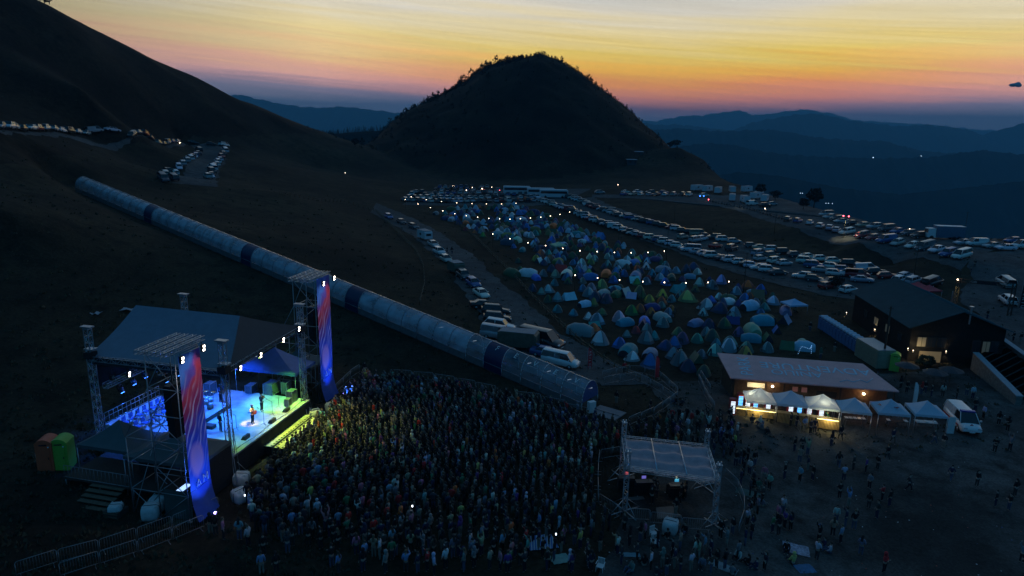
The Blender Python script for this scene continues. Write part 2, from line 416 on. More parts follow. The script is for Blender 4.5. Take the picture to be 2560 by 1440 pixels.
ridge('mountains', [(1450, 322), (1600, 306), (1640, 312), (1700, 311), (1760, 318), (1830, 327), (1880, 306), (1940, 294), (2000, 285), (2050, 285), (2085, 292), (2120, 300), (2190, 309), (2250, 316), (2310, 311), (2360, 316), (2420, 324), (2455, 337), (2500, 324), (2560, 308), (2700, 290), (3000, 300)], 7500, -850, 3)
ridge('mountains', [(1300, 340), (1500, 330), (1590, 319), (1640, 325), (1700, 321), (1760, 326), (1810, 328), (1860, 326), (1920, 324), (1970, 330), (2030, 342), (2080, 347), (2160, 352), (2210, 352), (2250, 364), (2310, 378), (2420, 386), (2600, 392), (3000, 400)], 4500, -800, 4)
ridge('mountains', [(1400, 390), (1600, 376), (1680, 372), (1730, 361), (1780, 358), (1840, 363), (1880, 374), (1960, 386), (2060, 392), (2200, 396), (2330, 393), (2400, 382), (2460, 375), (2500, 381), (2560, 386), (2700, 380), (3000, 390)], 3000, -700, 5)
ridge('mountains', [(1500, 470), (1700, 452), (1850, 430), (1950, 440), (2100, 470), (2250, 486), (2400, 470), (2560, 452), (2800, 450), (3200, 460)], 2000, -600, 6, .6)
ridge('mountains', [(500, 330), (700, 325), (780, 324), (830, 330), (900, 340), (1100, 345), (1300, 350)], 5000, -850, 7)
vf, *_ = grid_mesh('valley', np.linspace(-24000, 24000, 90), np.concatenate([[400, 700, 1000], np.linspace(1300, 13000, 50)]), lambda A, B: -810 + _vn(A, B, 1200, 9) * 40, [M_MT]); structure(vf)
# wooded ridge between the two near hills
def zf2(A, B):
    c = np.interp(A, [ptD(a, b, 900).x for a, b in ((600, 360), (760, 345), (830, 336), (880, 331), (930, 326), (1000, 322), (1200, 330))], [ptD(a, b, 900).z for a, b in ((600, 360), (760, 345), (830, 336), (880, 331), (930, 326), (1000, 322), (1200, 330))])
    return c - np.abs(B - 900) * .33 + _vn(A, B, 20, 3) * 1.5
wr, *_ = grid_mesh('wooded_hill', np.linspace(-380, 40, 70), np.linspace(660, 1150, 40), zf2, [M_MT]); structure(wr)

# ---------------------------------------------------------------- air
def haze():
    b = MB(); lo = (-25000, -1200, -1000); hi = (25000, 18000, 345)
    c = [(lo[i] + hi[i]) / 2 for i in range(3)]; b.box(c, [hi[i] - lo[i] for i in range(3)])
    o = b.obj('haze'); m = bpy.data.materials.new('air'); m.use_nodes = True; nt = m.node_tree; nt.nodes.clear()
    out = nt.nodes.new('ShaderNodeOutputMaterial'); v = nt.nodes.new('ShaderNodeVolumePrincipled')
    v.inputs['Color'].default_value = (*HAZE_COL, 1); v.inputs['Density'].default_value = HAZE_DENS; v.inputs['Anisotropy'].default_value = 0.0
    nt.links.new(v.outputs[0], out.inputs['Volume']); o.data.materials.append(m)
    tag(o, 'thin blue evening haze filling the valley air', kind='stuff')
HAZE_COL = (.20, .66, 1.0); HAZE_DENS = 1.3e-4
haze()
# ---------------------------------------------------------------- roads and yards (sheets lying on the terrain)
def resample(pts, n):
    pts = [Vector(p) for p in pts]; d = [0]
    for a, b in zip(pts, pts[1:]): d.append(d[-1] + (b - a).length)
    out = []
    for i in range(n):
        t = d[-1] * i / (n - 1); k = 0
        while k < len(d) - 2 and d[k + 1] < t: k += 1
        f = (t - d[k]) / max(1e-6, d[k + 1] - d[k]); out.append(pts[k].lerp(pts[k + 1], f))
    return out
def drape(name, Lp, Rp, m, step=1.6, lift=.07):
    Lw = [G(*p).to_2d() for p in Lp]; Rw = [G(*p).to_2d() for p in Rp]
    ln = sum((b - a).length for a, b in zip(Lw, Lw[1:])); n = max(8, int(ln / step)); A = resample(Lw, n); B = resample(Rw, n)
    w = max((a - b).length for a, b in zip(A, B)); k = max(4, int(w / step))
    X = np.zeros((n, k + 1)); Y = np.zeros((n, k + 1))
    for i in range(n):
        wa = math.sin(i * .9) * .35 + math.sin(i * 2.3) * .3 + math.sin(i * .31) * .4
        for j in range(k + 1):
            t = j / k; p = A[i].lerp(B[i], t); X[i, j] = p.x + (wa if j in (0, k) else 0); Y[i, j] = p.y
    Z = T(X, Y) + lift
    o = MB().sheet([[(X[i, j], Y[i, j], Z[i, j]) for j in range(k + 1)] for i in range(n)], m).obj(name); return structure(o)
drape('road', [(0, 334), (150, 341), (330, 350), (462, 366)], [(0, 326), (150, 331), (330, 341), (470, 357)], M_GRAVEL)
drape('road', [(425, 458), (462, 418), (490, 385), (478, 364)], [(540, 468), (545, 430), (572, 382), (568, 364)], M_GRAVEL)
drape('road', [(925, 532), (1000, 570), (1060, 615), (1120, 668), (1165, 735), (1200, 800), (1225, 850), (1330, 900), (1500, 965)],
      [(940, 508), (1040, 548), (1130, 600), (1195, 650), (1260, 712), (1330, 770), (1410, 835), (1500, 890), (1640, 960)], M_GRAVEL)
drape('parking_lot', [(1395, 503), (1480, 545), (1560, 580), (1640, 612), (1760, 658), (1900, 702), (2060, 738), (2180, 755)],
      [(1480, 493), (1560, 528), (1640, 552), (1730, 575), (1860, 608), (2010, 648), (2150, 682), (2330, 728)], M_GRAVEL)
drape('parking_lot', [(1005, 512), (1150, 514), (1300, 516), (1400, 512)], [(1060, 478), (1180, 475), (1330, 472), (1480, 472)], M_GRAVEL)
drape('road', [(1480, 494), (1600, 496), (1730, 500), (1850, 530), (2000, 576), (2150, 611), (2300, 645), (2400, 678)],
      [(1480, 486), (1600, 488), (1760, 484), (1900, 505), (2060, 545), (2250, 574), (2400, 590), (2560, 598)], M_GRAVEL)
drape('gravel_yard', [(2410, 640), (2425, 700), (2400, 745), (2480, 830), (2540, 900)], [(2720, 610), (2760, 700), (2800, 760), (2860, 830), (2900, 900)], M_GRAVEL)
drape('festival_yard', [(1600, 955), (1660, 1020), (1700, 1100), (1640, 1200), (1560, 1300), (1500, 1500)], [(2660, 905), (2760, 1000), (2860, 1100), (2960, 1200), (3100, 1320), (3300, 1500)], M_DIRT, step=2)

# ---------------------------------------------------------------- shared materials
M_ALU = mat('aluminium_truss', (.55, .57, .60), .35, .8, var=.1, scale=8)
M_STEEL = mat('galvanised_steel', (.36, .38, .40), .45, .7, var=.15, scale=6)
M_BLACK = mat('black_fabric', (.012, .012, .014), .9, var=.2)
M_BLKMET = mat('black_metal', (.02, .02, .022), .5, var=.15)
M_TARP = mat('grey_stage_tarpaulin', (.16, .20, .26), .55, var=.10, scale=1.2, bump=.1)
M_TARPD = mat('dark_tarpaulin', (.035, .037, .045), .6, var=.15, scale=1.5)
M_TENTD = mat('dark_green_grey_canopy', (.07, .095, .10), .6, var=.12, scale=1.5)
M_DECK = mat('stage_floor_boards', (.45, .45, .46), .45, var=.35, scale=.9)
M_BLUEC = mat('blue_canopy', (.06, .13, .36), .6, var=.12, scale=1.5)
M_WHITE = mat('white_plastic', (.78, .78, .76), .5, var=.06)
M_WOOD = mat('weathered_wood', (.16, .11, .07), .85, var=.3, scale=4)
M_WOODD = mat('dark_timber', (.055, .042, .032), .85, var=.3, scale=4)
M_BAG = mat('white_woven_bag', (.62, .63, .62), .8, var=.14, scale=3, bump=.3)
M_LAMPW = mat('lit_floodlight', (1, 1, 1), .5, emit=(1, .86, .70), es=22)
M_LAMPB = mat('lit_blue_head', (.2, .3, 1), .5, emit=(.05, .22, 1), es=7)
M_BULB = mat('lit_bulb', (1, 1, 1), .5, emit=(1, .74, .50), es=11)
M_STRIP = mat('lit_led_strip', (1, 1, 1), .5, emit=(1, .80, .28), es=5)
M_SCREEN = mat('lit_screen', (1, 1, 1), .5, emit=(.35, .55, 1), es=1.6)
M_TAIL = mat('lit_red_lamp', (1, .1, .1), .5, emit=(1, .10, .14), es=9)
M_RUB = mat('rubber', (.02, .02, .02), .8)
M_YPLAS = mat('yellow_green_plastic', (.26, .55, .06), .5, var=.12)
M_OPLAS = mat('orange_red_plastic', (.62, .10, .05), .5, var=.12)

# ================================================================ STAGE
SC = Vector((-27.0, 58.4)); AN = math.radians(76.8); SG = 2.5
SA = Vector((math.cos(AN), math.sin(AN))); SB = Vector((-SA.y, SA.x))
def SL(s, t, z=0): p = SC + SA * s + SB * t; return Vector((p.x, p.y, SG + z))
def sthing(name, label, cat, s, t, z=0, rz=0., group=None): return thing(name, label, cat, SL(s, t, z), AN + rz, group)
def truss(mb, a, b, w, n, m, r=.032, rb=.018):
    a = Vector(a); b = Vector(b); d = (b - a); L = d.length; d.normalize()
    u = d.orthogonal().normalized() if abs(d.z) < .9 else Vector((1, 0, 0)); 
    if abs(d.z) < .9: u = d.cross(Vector((0, 0, 1))).normalized()
    v = d.cross(u).normalized(); h = w / 2
    cs = [u * h + v * h, u * h - v * h, -u * h - v * h, -u * h + v * h]
    for c in cs: mb.tube(a + c, b + c, r, m, 4, smooth=False)
    for i in range(n):
        p = a + d * (L * i / n); q = a + d * (L * (i + 1) / n)
        for k in range(4):
            c0, c1 = cs[k], cs[(k + 1) % 4]
            if i % 2: c0, c1 = c1, c0
            mb.tube(p + c0, q + c1, rb, m, 3, smooth=False, caps=False)
            mb.tube(p + c0, p + c1, rb, m, 3, smooth=False, caps=False)
HW, HD, TT = 5.75, 6.2, 11.3
ang_of = {(-1, -1): 'nearest the crowd and camera', (1, -1): 'at the far front corner', (-1, 1): 'at the near back corner', (1, 1): 'at the far back corner'}
def stage_roof():
    R = sthing('stage_roof', 'grey tarpaulin stage roof on four aluminium truss towers above the lit stage', 'stage roof', 0, 0)
    for sx in (-1, 1):
        for tx in (-1, 1):
            b = MB(); p = (sx * HW, tx * HD, 0); truss(b, p, (p[0], p[1], TT), .42, 20, M_ALU, .036, .02)
            b.box((p[0], p[1], .06), (1.1, 1.1, .12), M_STEEL)
            for k in (-.28, 0, .28): b.box((p[0] + k * .6, p[1], TT + .22), (.13, 1.0, .10), M_ALU)
            b.box((p[0], p[1], TT + .08), (.5, .5, .16), M_ALU)
            for k in range(4):                                   # stay legs
                a = math.pi / 4 + k * math.pi / 2; b.tube((p[0] + math.cos(a) * 1.2, p[1] + math.sin(a) * 1.2, .1), (p[0], p[1], 1.8), .03, M_ALU, 4)
            o = b.obj('truss_tower', R); o['label'] = 'silver truss tower ' + ang_of[(sx, tx)]
            s = MB().box((p[0], p[1], 9.15), (.72, .72, .55), M_BLKMET); s.box((p[0] - sx * .1, p[1], 9.6), (.6, .85, .12), M_ALU); s.obj('sleeve_block', o)
    # canopy: two slopes and a front hip
    ez, rz_ = 9.05, 11.85; n = 18
    def sheet(p00, p10, p01, p11, sag, nm, m, k=12):
        rows = []
        for i in range(k + 1):
            u = i / k; r = []
            for j in range(n + 1):
                v = j / n
                a = Vector(p00).lerp(Vector(p10), v); b_ = Vector(p01).lerp(Vector(p11), v); q = a.lerp(b_, u)
                q.z -= sag * math.sin(math.pi * u) * (.75 + .25 * math.cos(v * math.pi * 6)); r.append(tuple(q))
            rows.append(r)
        MB().sheet(rows, m, thick=.03).obj(nm, R)
    f = -3.0
    sheet((-HW + .1, HD + .3, ez), (-HW + .1, -HD - .3, ez - .15), (0, HD + .3, rz_), (0, f - .9, rz_ - .1), .22, 'canopy_slope', M_TARP)
    sheet((0, HD + .3, rz_), (0, f - .9, rz_ - .1), (HW - .1, HD + .3, ez), (HW - .1, -HD - .3, ez + .4), .22, 'canopy_slope', M_TARP)
    # front hip
    h = MB(); k = 10; rows = []
    for i in range(k + 1):
        u = i / k; a = Vector((-HW + .1, -HD - .3, ez - .15)).lerp(Vector((HW - .1, -HD - .3, ez + .4)), u); ap = Vector((0, f - .9, rz_ - .1))
        rows.append([tuple(a.lerp(ap, j / 6) - Vector((0, 0, .12 * math.sin(math.pi * j / 6)))) for j in range(7)])
    h.sheet(rows, M_TARPD); h.obj('canopy_hip', R)
    v = MB()
    for (a, b_) in (((-HW + .08, HD + .3), (-HW + .08, -HD - .3)), ((HW - .08, HD + .3), (HW - .08, -HD - .3)), ((-HW, HD + .32), (HW, HD + .32))):
        c = [(a[0] + (b_[0] - a[0]) * i / 12, a[1] + (b_[1] - a[1]) * i / 12) for i in range(13)]
        v.sheet([[(x, y, ez - .08) for x, y in c], [(x, y, ez - .75) for x, y in c]], M_TARPD)
    v.obj('valance', R)
    bk = MB(); c = [(-HW + .2 + (2 * HW - .4) * i / 14, HD - .1 + .12 * math.sin(i * 2.1)) for i in range(15)]
    bk.sheet([[(x, y, ez - .4) for x, y in c], [(x, y, 6.2) for x, y in c]], M_BLACK); bk.obj('back_drop', R)
    # horizontal trusses
    for nm, a, b_ in (('front_beam', (-HW, -HD, 9.0), (HW, -HD, 9.35)), ('side_beam', (-HW, -HD, 8.85), (-HW, HD, 8.85)), ('side_beam', (HW, -HD, 8.85), (HW, HD, 8.85)),
                      ('ridge_beam', (0, -HD, 8.9), (0, HD, 8.9)), ('back_beam', (-HW, HD, 8.85), (HW, HD, 8.85))):
        m = MB(); truss(m, a, b_, .38, 24, M_ALU if nm != 'ridge_beam' else M_BLKMET, .028, .016); m.obj(nm, R)
    m = MB()
    for i in range(-2, 3): m.tube((0, i * 2.4 - .8 if i > -2 else f - .9, 9), (0, i * 2.4 - .8 if i > -2 else f - .9, rz_ - .15), .03, M_ALU, 4)
    m.obj('king_post', R)
stage_roof()
def hanging_truss(label, a, b):
    R = thing('lighting_truss', label, 'lighting truss', SL((a[0] + b[0]) / 2, a[1], 0), AN)
    c = ((a[0] + b[0]) / 2, a[1], 0); m = MB(); truss(m, (a[0] - c[0], 0, a[2]), (b[0] - c[0], 0, b[2]), .42, 22, M_ALU); m.obj('truss_span', R)
    for s in (-1, 1):
        m = MB(); m.tube((s * abs(b[0] - a[0]) * .42, 0, a[2] + .2), (s * abs(b[0] - a[0]) * .42, 0, 9.0), .02, M_BLKMET, 4); m.box((s * abs(b[0] - a[0]) * .42, 0, a[2] + .45), (.25, .25, .4), M_BLKMET); m.obj('chain_hoist', R)
    return R
hanging_truss('silver lighting truss hanging at the back of the stage roof with blue lamps', (-5.6, 5.3, 6.45), (4.6, 5.3, 6.7))
hanging_truss('short silver lighting truss hanging across the middle of the stage', (-5.2, 0.2, 8.0), (5.2, 0.2, 8.1))

# lamps: four-cell white floodlights and blue moving heads
def flood_proto():
    R = thing('floodlight', 'white four-cell floodlight', 'floodlight'); R.scale = (.82,) * 3
    b = MB().box((0, 0, 0), (.34, .22, .62), M_BLKMET); b.tube((0, .1, .3), (0, .1, .55), .025, M_BLKMET, 5); b.obj('housing', R)
    for i, z in enumerate((-.15, .15)):
        MB().box((0.03 if i else -.03, -.125, z), (.2, .03, .15), M_LAMPW).obj('lens', R)
    return R
def head_proto():
    R = thing('moving_head', 'blue stage lamp', 'stage lamp')
    b = MB().lathe((0, 0, 0), [(.12, .2), (.22, .1), (.2, -.22), (.17, -.3)], M_BLKMET, 10); b.box((0, 0, .38), (.36, .3, .16), M_BLKMET); b.box((-.25, 0, .1), (.05, .14, .5), M_BLKMET); b.box((.25, 0, .1), (.05, .14, .5), M_BLKMET); b.obj('housing', R)
    MB().lathe((0, 0, -.33), [(.02, 0), (.155, .0), (.155, .03)], M_LAMPB, 10).obj('lens', R)
    return R
FL = flood_proto(); HDp = head_proto(); _fl = [0, 0]
def place_first(proto, cnt, i, **k):
    if cnt[i] == 0:
        cnt[i] = 1; proto.location = k['loc']; proto.rotation_euler = (k.get('rx', 0), 0, k.get('rz', 0)); proto['label'] = k['label']; proto['group'] = k['group']; return proto
    cnt[i] = 1; o = dup(proto, k['loc'], k.get('rz', 0), label=k['label'], group=k['group']); o.rotation_euler.x = k.get('rx', 0); return o
GRF = 'white floodlights rigged around the stage'
for s, t, z, rz, lb in [(-4.13, -6.45, 8.75, 0, 'white floodlight at the near end of the front truss of the stage roof'), (-1.29, -6.45, 8.9, 0, 'white floodlight second from the near end of the front truss'),
                    (2.24, -6.45, 9.15, 0, 'white floodlight third from the near end of the front truss'), (4.9, -6.45, 9.4, 0, 'white floodlight at the far end of the front truss by the tower'),
                    (-10.4, -8.1, 12.6, 0, 'white floodlight at the right top corner of the near banner tower'), (-12.6, -8.1, 12.45, 0, 'white floodlight at the left top corner of the near banner tower'),
                    (12.3, -6.3, 12.6, 0, 'white floodlight at the right top corner of the far banner tower'), (10.1, -6.3, 12.5, 0, 'white floodlight at the left top corner of the far banner tower'),
                    (-3.3, 5.0, 6.7, 0, 'white floodlight shining on the back lighting truss over the orchestra chairs'),
                    (-4.4, -.15, 8.2, 0, 'white floodlight at the near end of the middle lighting truss'), (-.3, 5.0, 7.0, 0, 'white floodlight beside a blue lamp behind the line array')]:
    p = place_first(FL, _fl, 0, loc=SL(s, t, z), rz=AN + rz, label=lb, group=GRF)
GRH = 'blue stage lamps hanging from the trusses'
for i, (s, t, z, lb) in enumerate([(-4.0, 5.3, 5.55, 'blue stage lamp hanging from the near end of the back truss'), (-2.6, 5.3, 5.75, 'blue stage lamp second along the back truss'), (-1.2, 5.3, 5.9, 'blue stage lamp third along the back truss'),
                        (.3, 5.3, 6.0, 'blue stage lamp fourth along the back truss behind the line array'), (-4.6, .2, 7.3, 'blue stage lamp under the near end of the middle truss'), (-3.2, .2, 7.35, 'blue stage lamp on the middle truss beside the white floodlight'),
                        (2.0, 5.3, 6.1, 'blue stage lamp fifth along the back truss under the roof'), (3.6, 5.3, 6.1, 'blue stage lamp at the far end of the back truss')]):
    place_first(HDp, _fl, 1, loc=SL(s, t, z), rz=AN, rx=-.5, label=lb, group=GRH)

# deck
def stage_deck():
    R = sthing('stage_deck', 'black skirted stage platform with grey floor lit blue and green', 'stage', 0, 0)
    b = MB().box((0, -.2, 1.92), (12.2, 12.8, .16), M_DECK); b.obj('floor', R)
    k = MB()
    for x0, y0, x1, y1 in ((-6.08, -6.5, 6.08, -6.5), (-6.08, 6.1, 6.08, 6.1), (-6.02, -6.45, -6.02, 6.1), (6.02, -6.45, 6.02, 6.1)):
        n = 40; r = [(x0 + (x1 - x0) * i / n + .03 * math.sin(i * 2.0), y0 + (y1 - y0) * i / n + .03 * math.cos(i * 1.7)) for i in range(n + 1)]
        k.sheet([[(x, y, 1.82) for x, y in r], [(x, y, .0) for x, y in r]], M_BLACK)
    k.obj('skirt', R)
    e = MB(); e.box((0, -6.55, 1.9), (12.2, .1, .12), M_ALU)
    for i in range(16):                                            # cables lying along the front edge
        x = -5.6 + i * .74; e.tube((x, -6.2 + .1 * math.sin(i), 2.02), (x + .8, -6.2 + .1 * math.sin(i + 1), 2.02), .02, M_BLACK, 4)
    e.obj('edge_strip', R)
    return R
stage_deck()
def box_thing(name, label, cat, s, t, z, dims, m, rz=0., group=None, parts=None):
    R = sthing(name, label, cat, s, t, z, rz, group); b = MB().box((0, 0, dims[2] / 2), dims, m); b.obj(parts or 'body', R); return R
# drum riser and kit
r = box_thing('drum_riser', 'low black drum riser in the middle of the stage', 'riser', .6, .9, 2.0, (3.6, 3.0, .34), M_BLKMET, parts='platform')
MB().box((0, 0, .355), (3.5, 2.9, .03), M_DECK).obj('top', r)
d = sthing('drum_kit', 'silver and white drum kit on the riser behind the banner', 'drum kit', .9, 1.1, 2.37)
M_CYM = mat('cymbal_brass', (.7, .55, .25), .25, .9); M_DRUM = mat('drum_shell', (.5, .55, .6), .3, .2, var=.1); M_SKIN = mat('drum_head', (.85, .85, .85), .5)
for x, y, z, rr, hh in ((0, -.6, .05, .28, .45), (-.35, -.5, .55, .17, .28), (.3, -.5, .55, .17, .28), (.75, .2, .3, .22, .42), (-.55, .3, .45, .18, .18)):
    q = MB().lathe((x, y, z), [(rr, 0), (rr, hh)], M_DRUM, 12).obj('drum', d); MB().lathe((x, y, z + hh), [(rr * .98, 0), (rr * .98, .012)], M_SKIN, 12).obj('drum_skin', q)
for x, y, z in ((-.8, -.5, 1.2), (.8, -.4, 1.25), (-.95, .3, 1.0), (1.0, .5, 1.15)):
    q = MB().lathe((x, y, z), [(.02, .03), (.24, 0), (.24, .01)], M_CYM, 12).obj('cymbal', d); MB().tube((x, y, 0), (x, y, z), .02, M_ALU, 4).obj('stand', q)
box_thing('keyboard_riser', 'low dark strip platform beside the drum riser at the stage edge', 'platform', -2.0, -.4, 2.0, (.6, 3.2, .3), M_BLKMET, parts='platform')
# backline
M_AMP = mat('amplifier_grille', (.10, .11, .12), .7, var=.3, scale=9)
for s, t, w, h, lb in ((5.2, -5.2, .9, 1.15, 'boxy guitar amplifier at the far front corner of the stage'), (4.2, -5.4, .6, .7, 'small amplifier on a white stand near the far front corner'),
                    (6.6, -2.2, 1.4, 1.1, 'silver-edged flight case at the far stage edge under the blue tent'), (6.2, -.2, 1.0, .8, 'low flight case under the left half of the blue tent'),
                    (4.6, 3.2, 1.0, 1.2, 'tall black flight case at the back of the stage'), (3.4, 4.4, 1.2, .9, 'keyboard case at the back of the stage left of the guitarist'), (6.9, -3.6, .8, 1.2, 'dark rack case under the right end of the blue tent')):
    q = box_thing('equipment_case', lb, 'flight case', s, t, 2.0, (w, w * .7, h), M_AMP, group='boxes and cases around the stage edge')
    m = MB()
    for sx in (-1, 1):
        for sy in (-1, 1): m.box((sx * w / 2, sy * w * .35, h / 2), (.05, .05, h + .02), M_ALU)
    for z in (.02, h): m.box((0, -w * .36, z), (w, .04, .05), M_ALU)
    m.obj('metal_edge', q)
def mic_stand(s, t, lb, h=1.5):
    R = sthing('microphone_stand', lb, 'microphone stand', s, t, 2.0, group='microphone stands on the stage')
    m = MB()
    for k in range(3): m.tube((0, 0, .12), (.3 * math.cos(k * 2.1), .3 * math.sin(k * 2.1), 0.01), .014, M_BLKMET, 4)
    m.tube((0, 0, 0.1), (0, 0, h * .85), .014, M_BLKMET, 4); m.obj('tripod', R)
    MB().tube((0, 0, h * .85), (-.05, .5, h), .012, M_BLKMET, 4).ball((-.05, .52, h + .02), .04, M_BLKMET, 6, 4).obj('boom', R)
mic_stand(-.1, -5.6, 'microphone stand in front of the singer'); mic_stand(1.9, -5.2, 'microphone stand in front of the violinist'); mic_stand(-1.6, -3.9, 'empty microphone stand left of the singer'); mic_stand(2.9, .2, 'microphone stand beside the guitarist')
mic_stand(3.6, -4.8, 'music stand with open sheet near the far amplifier'); mic_stand(-3.6, -5.0, 'microphone stand near the front tower')
for s, t, lb in ((-3.0, -5.7, 'wedge monitor nearest the near tower'), (.5, -6.0, 'wedge monitor at the feet of the singer'), (3.0, -5.9, 'wedge monitor at the feet of the violinist'), (1.9, 2.6, 'wedge monitor beside the guitarist')):
    R = sthing('stage_monitor', lb, 'stage monitor', s, t, 2.0, group='wedge monitors on the stage')
    MB().add([(-.35, -.22, 0), (.35, -.22, 0), (.35, .22, 0), (-.35, .22, 0), (-.35, -.22, .34), (.35, -.22, .34), (.35, .02, .34), (-.35, .02, .34)],
             [(3, 2, 1, 0), (4, 5, 6, 7), (0, 1, 5, 4), (1, 2, 6, 5), (2, 3, 7, 6), (3, 0, 4, 7)], M_BLKMET).obj('cabinet', R)
    MB().add([(-.31, .205, .04), (.31, .205, .04), (.31, .045, .31), (-.31, .045, .31)], [(0, 1, 2, 3)], M_AMP).obj('grille', R)
# orchestra risers with chairs behind the line array
R = sthing('orchestra_riser', 'stepped dark riser with blue-lit handrails for the orchestra at the back left', 'riser', -1.8, 4.4, 2.0)
for i, (t, h) in enumerate(((-1.0, .2), (.2, .45), (1.3, .7))): MB().box((0, t, h / 2), (6.6, 1.15, h), M_DECK).obj('step', R)
m = MB()
for i in range(14): m.tube((-3.3 + i * .5, 1.85, .7), (-3.3 + i * .5, 1.85, 1.7), .02, M_ALU, 4)
for z in (1.7, 1.3, .8): m.tube((-3.3, 1.85, z), (3.2, 1.85, z), .025, M_ALU, 4)
m.obj('handrail', R)
def chair_mesh(m, col):
    m.box((0, 0, .45), (.45, .45, .05), col); m.box((0, .21, .72), (.45, .04, .42), col)
    for x in (-.2, .2):
        for y in (-.2, .2): m.tube((x, y, 0), (x, y, .45), .018, M_BLKMET, 4)
for i in range(8):
    for j, (t, h) in enumerate(((3.4, 2.2), (4.6, 2.45))):
        lbl = ('dark orchestra chair in the %s row of the back riser, %s' % (('front', 'rear')[j], ('nearest the camera', 'second from the near end', 'third from the near end', 'fourth from the near end', 'fourth from the far end', 'third from the far end', 'second from the far end', 'farthest along')[i]))
        R = sthing('orchestra_chair', lbl, 'chair', -4.6 + i * .8, t, h, group='orchestra chairs on the back riser')
        m = MB(); m.box((0, 0, .45), (.45, .45, .05), M_BLUEC); m.obj('seat', R); MB().box((0, .21, .74), (.45, .04, .42), M_BLUEC).obj('backrest', R)
        for x in (-.2, .2):
            for y in (-.2, .2): MB().tube((x, y, 0), (x, y, .43), .018, M_ALU, 4).obj('leg', R)
for i in range(5):
    R = sthing('music_stand', 'blue-lit music stand in the orchestra, %s from the near end' % ('first', 'second', 'third', 'fourth', 'fifth')[i], 'music stand', -4.2 + i * 1.3, 2.7, 2.2, group='music stands of the orchestra')
    MB().tube((0, 0, 0), (0, 0, 1.1), .015, M_BLKMET, 4).obj('post', R); MB().box((0, 0, 1.2), (.5, .05, .36), M_WHITE).obj('desk', R)

# subwoofer-like platforms before the stage
for t, lb in ((-6.95, 'long low slotted platform nearer the stage, lit yellow green'), (-8.05, 'long low slotted platform nearer the crowd, lit yellow green')):
    R = sthing('slotted_platform', lb, 'platform', 1.75 if t > -7.5 else 1.7, t + .15, 0, group='slotted platforms between stage and crowd')
    MB().box((0, 0, .38), (6.8, .86, .76), M_BLKMET).obj('base', R)
    top = MB().box((0, 0, .79), (6.8, .86, .05), mat('yellow_lit_plywood', (.62, .62, .34), .7, var=.35, scale=1.4)).obj('top_plate', R)  # yellow stage light put into the plywood colour
    m = MB()
    for i in range(17):
        for s in (-1, 1): m.box((-3.2 + i * .4, s * .3, .82), (.2, .13, .02), M_BLACK)
    m.obj('slot', R)
    m = MB()
    for i in range(7): m.box((-3.0 + i * 1.0, -.44, .4), (.9, .03, .6), M_AMP)
    m.obj('front_grille', R)

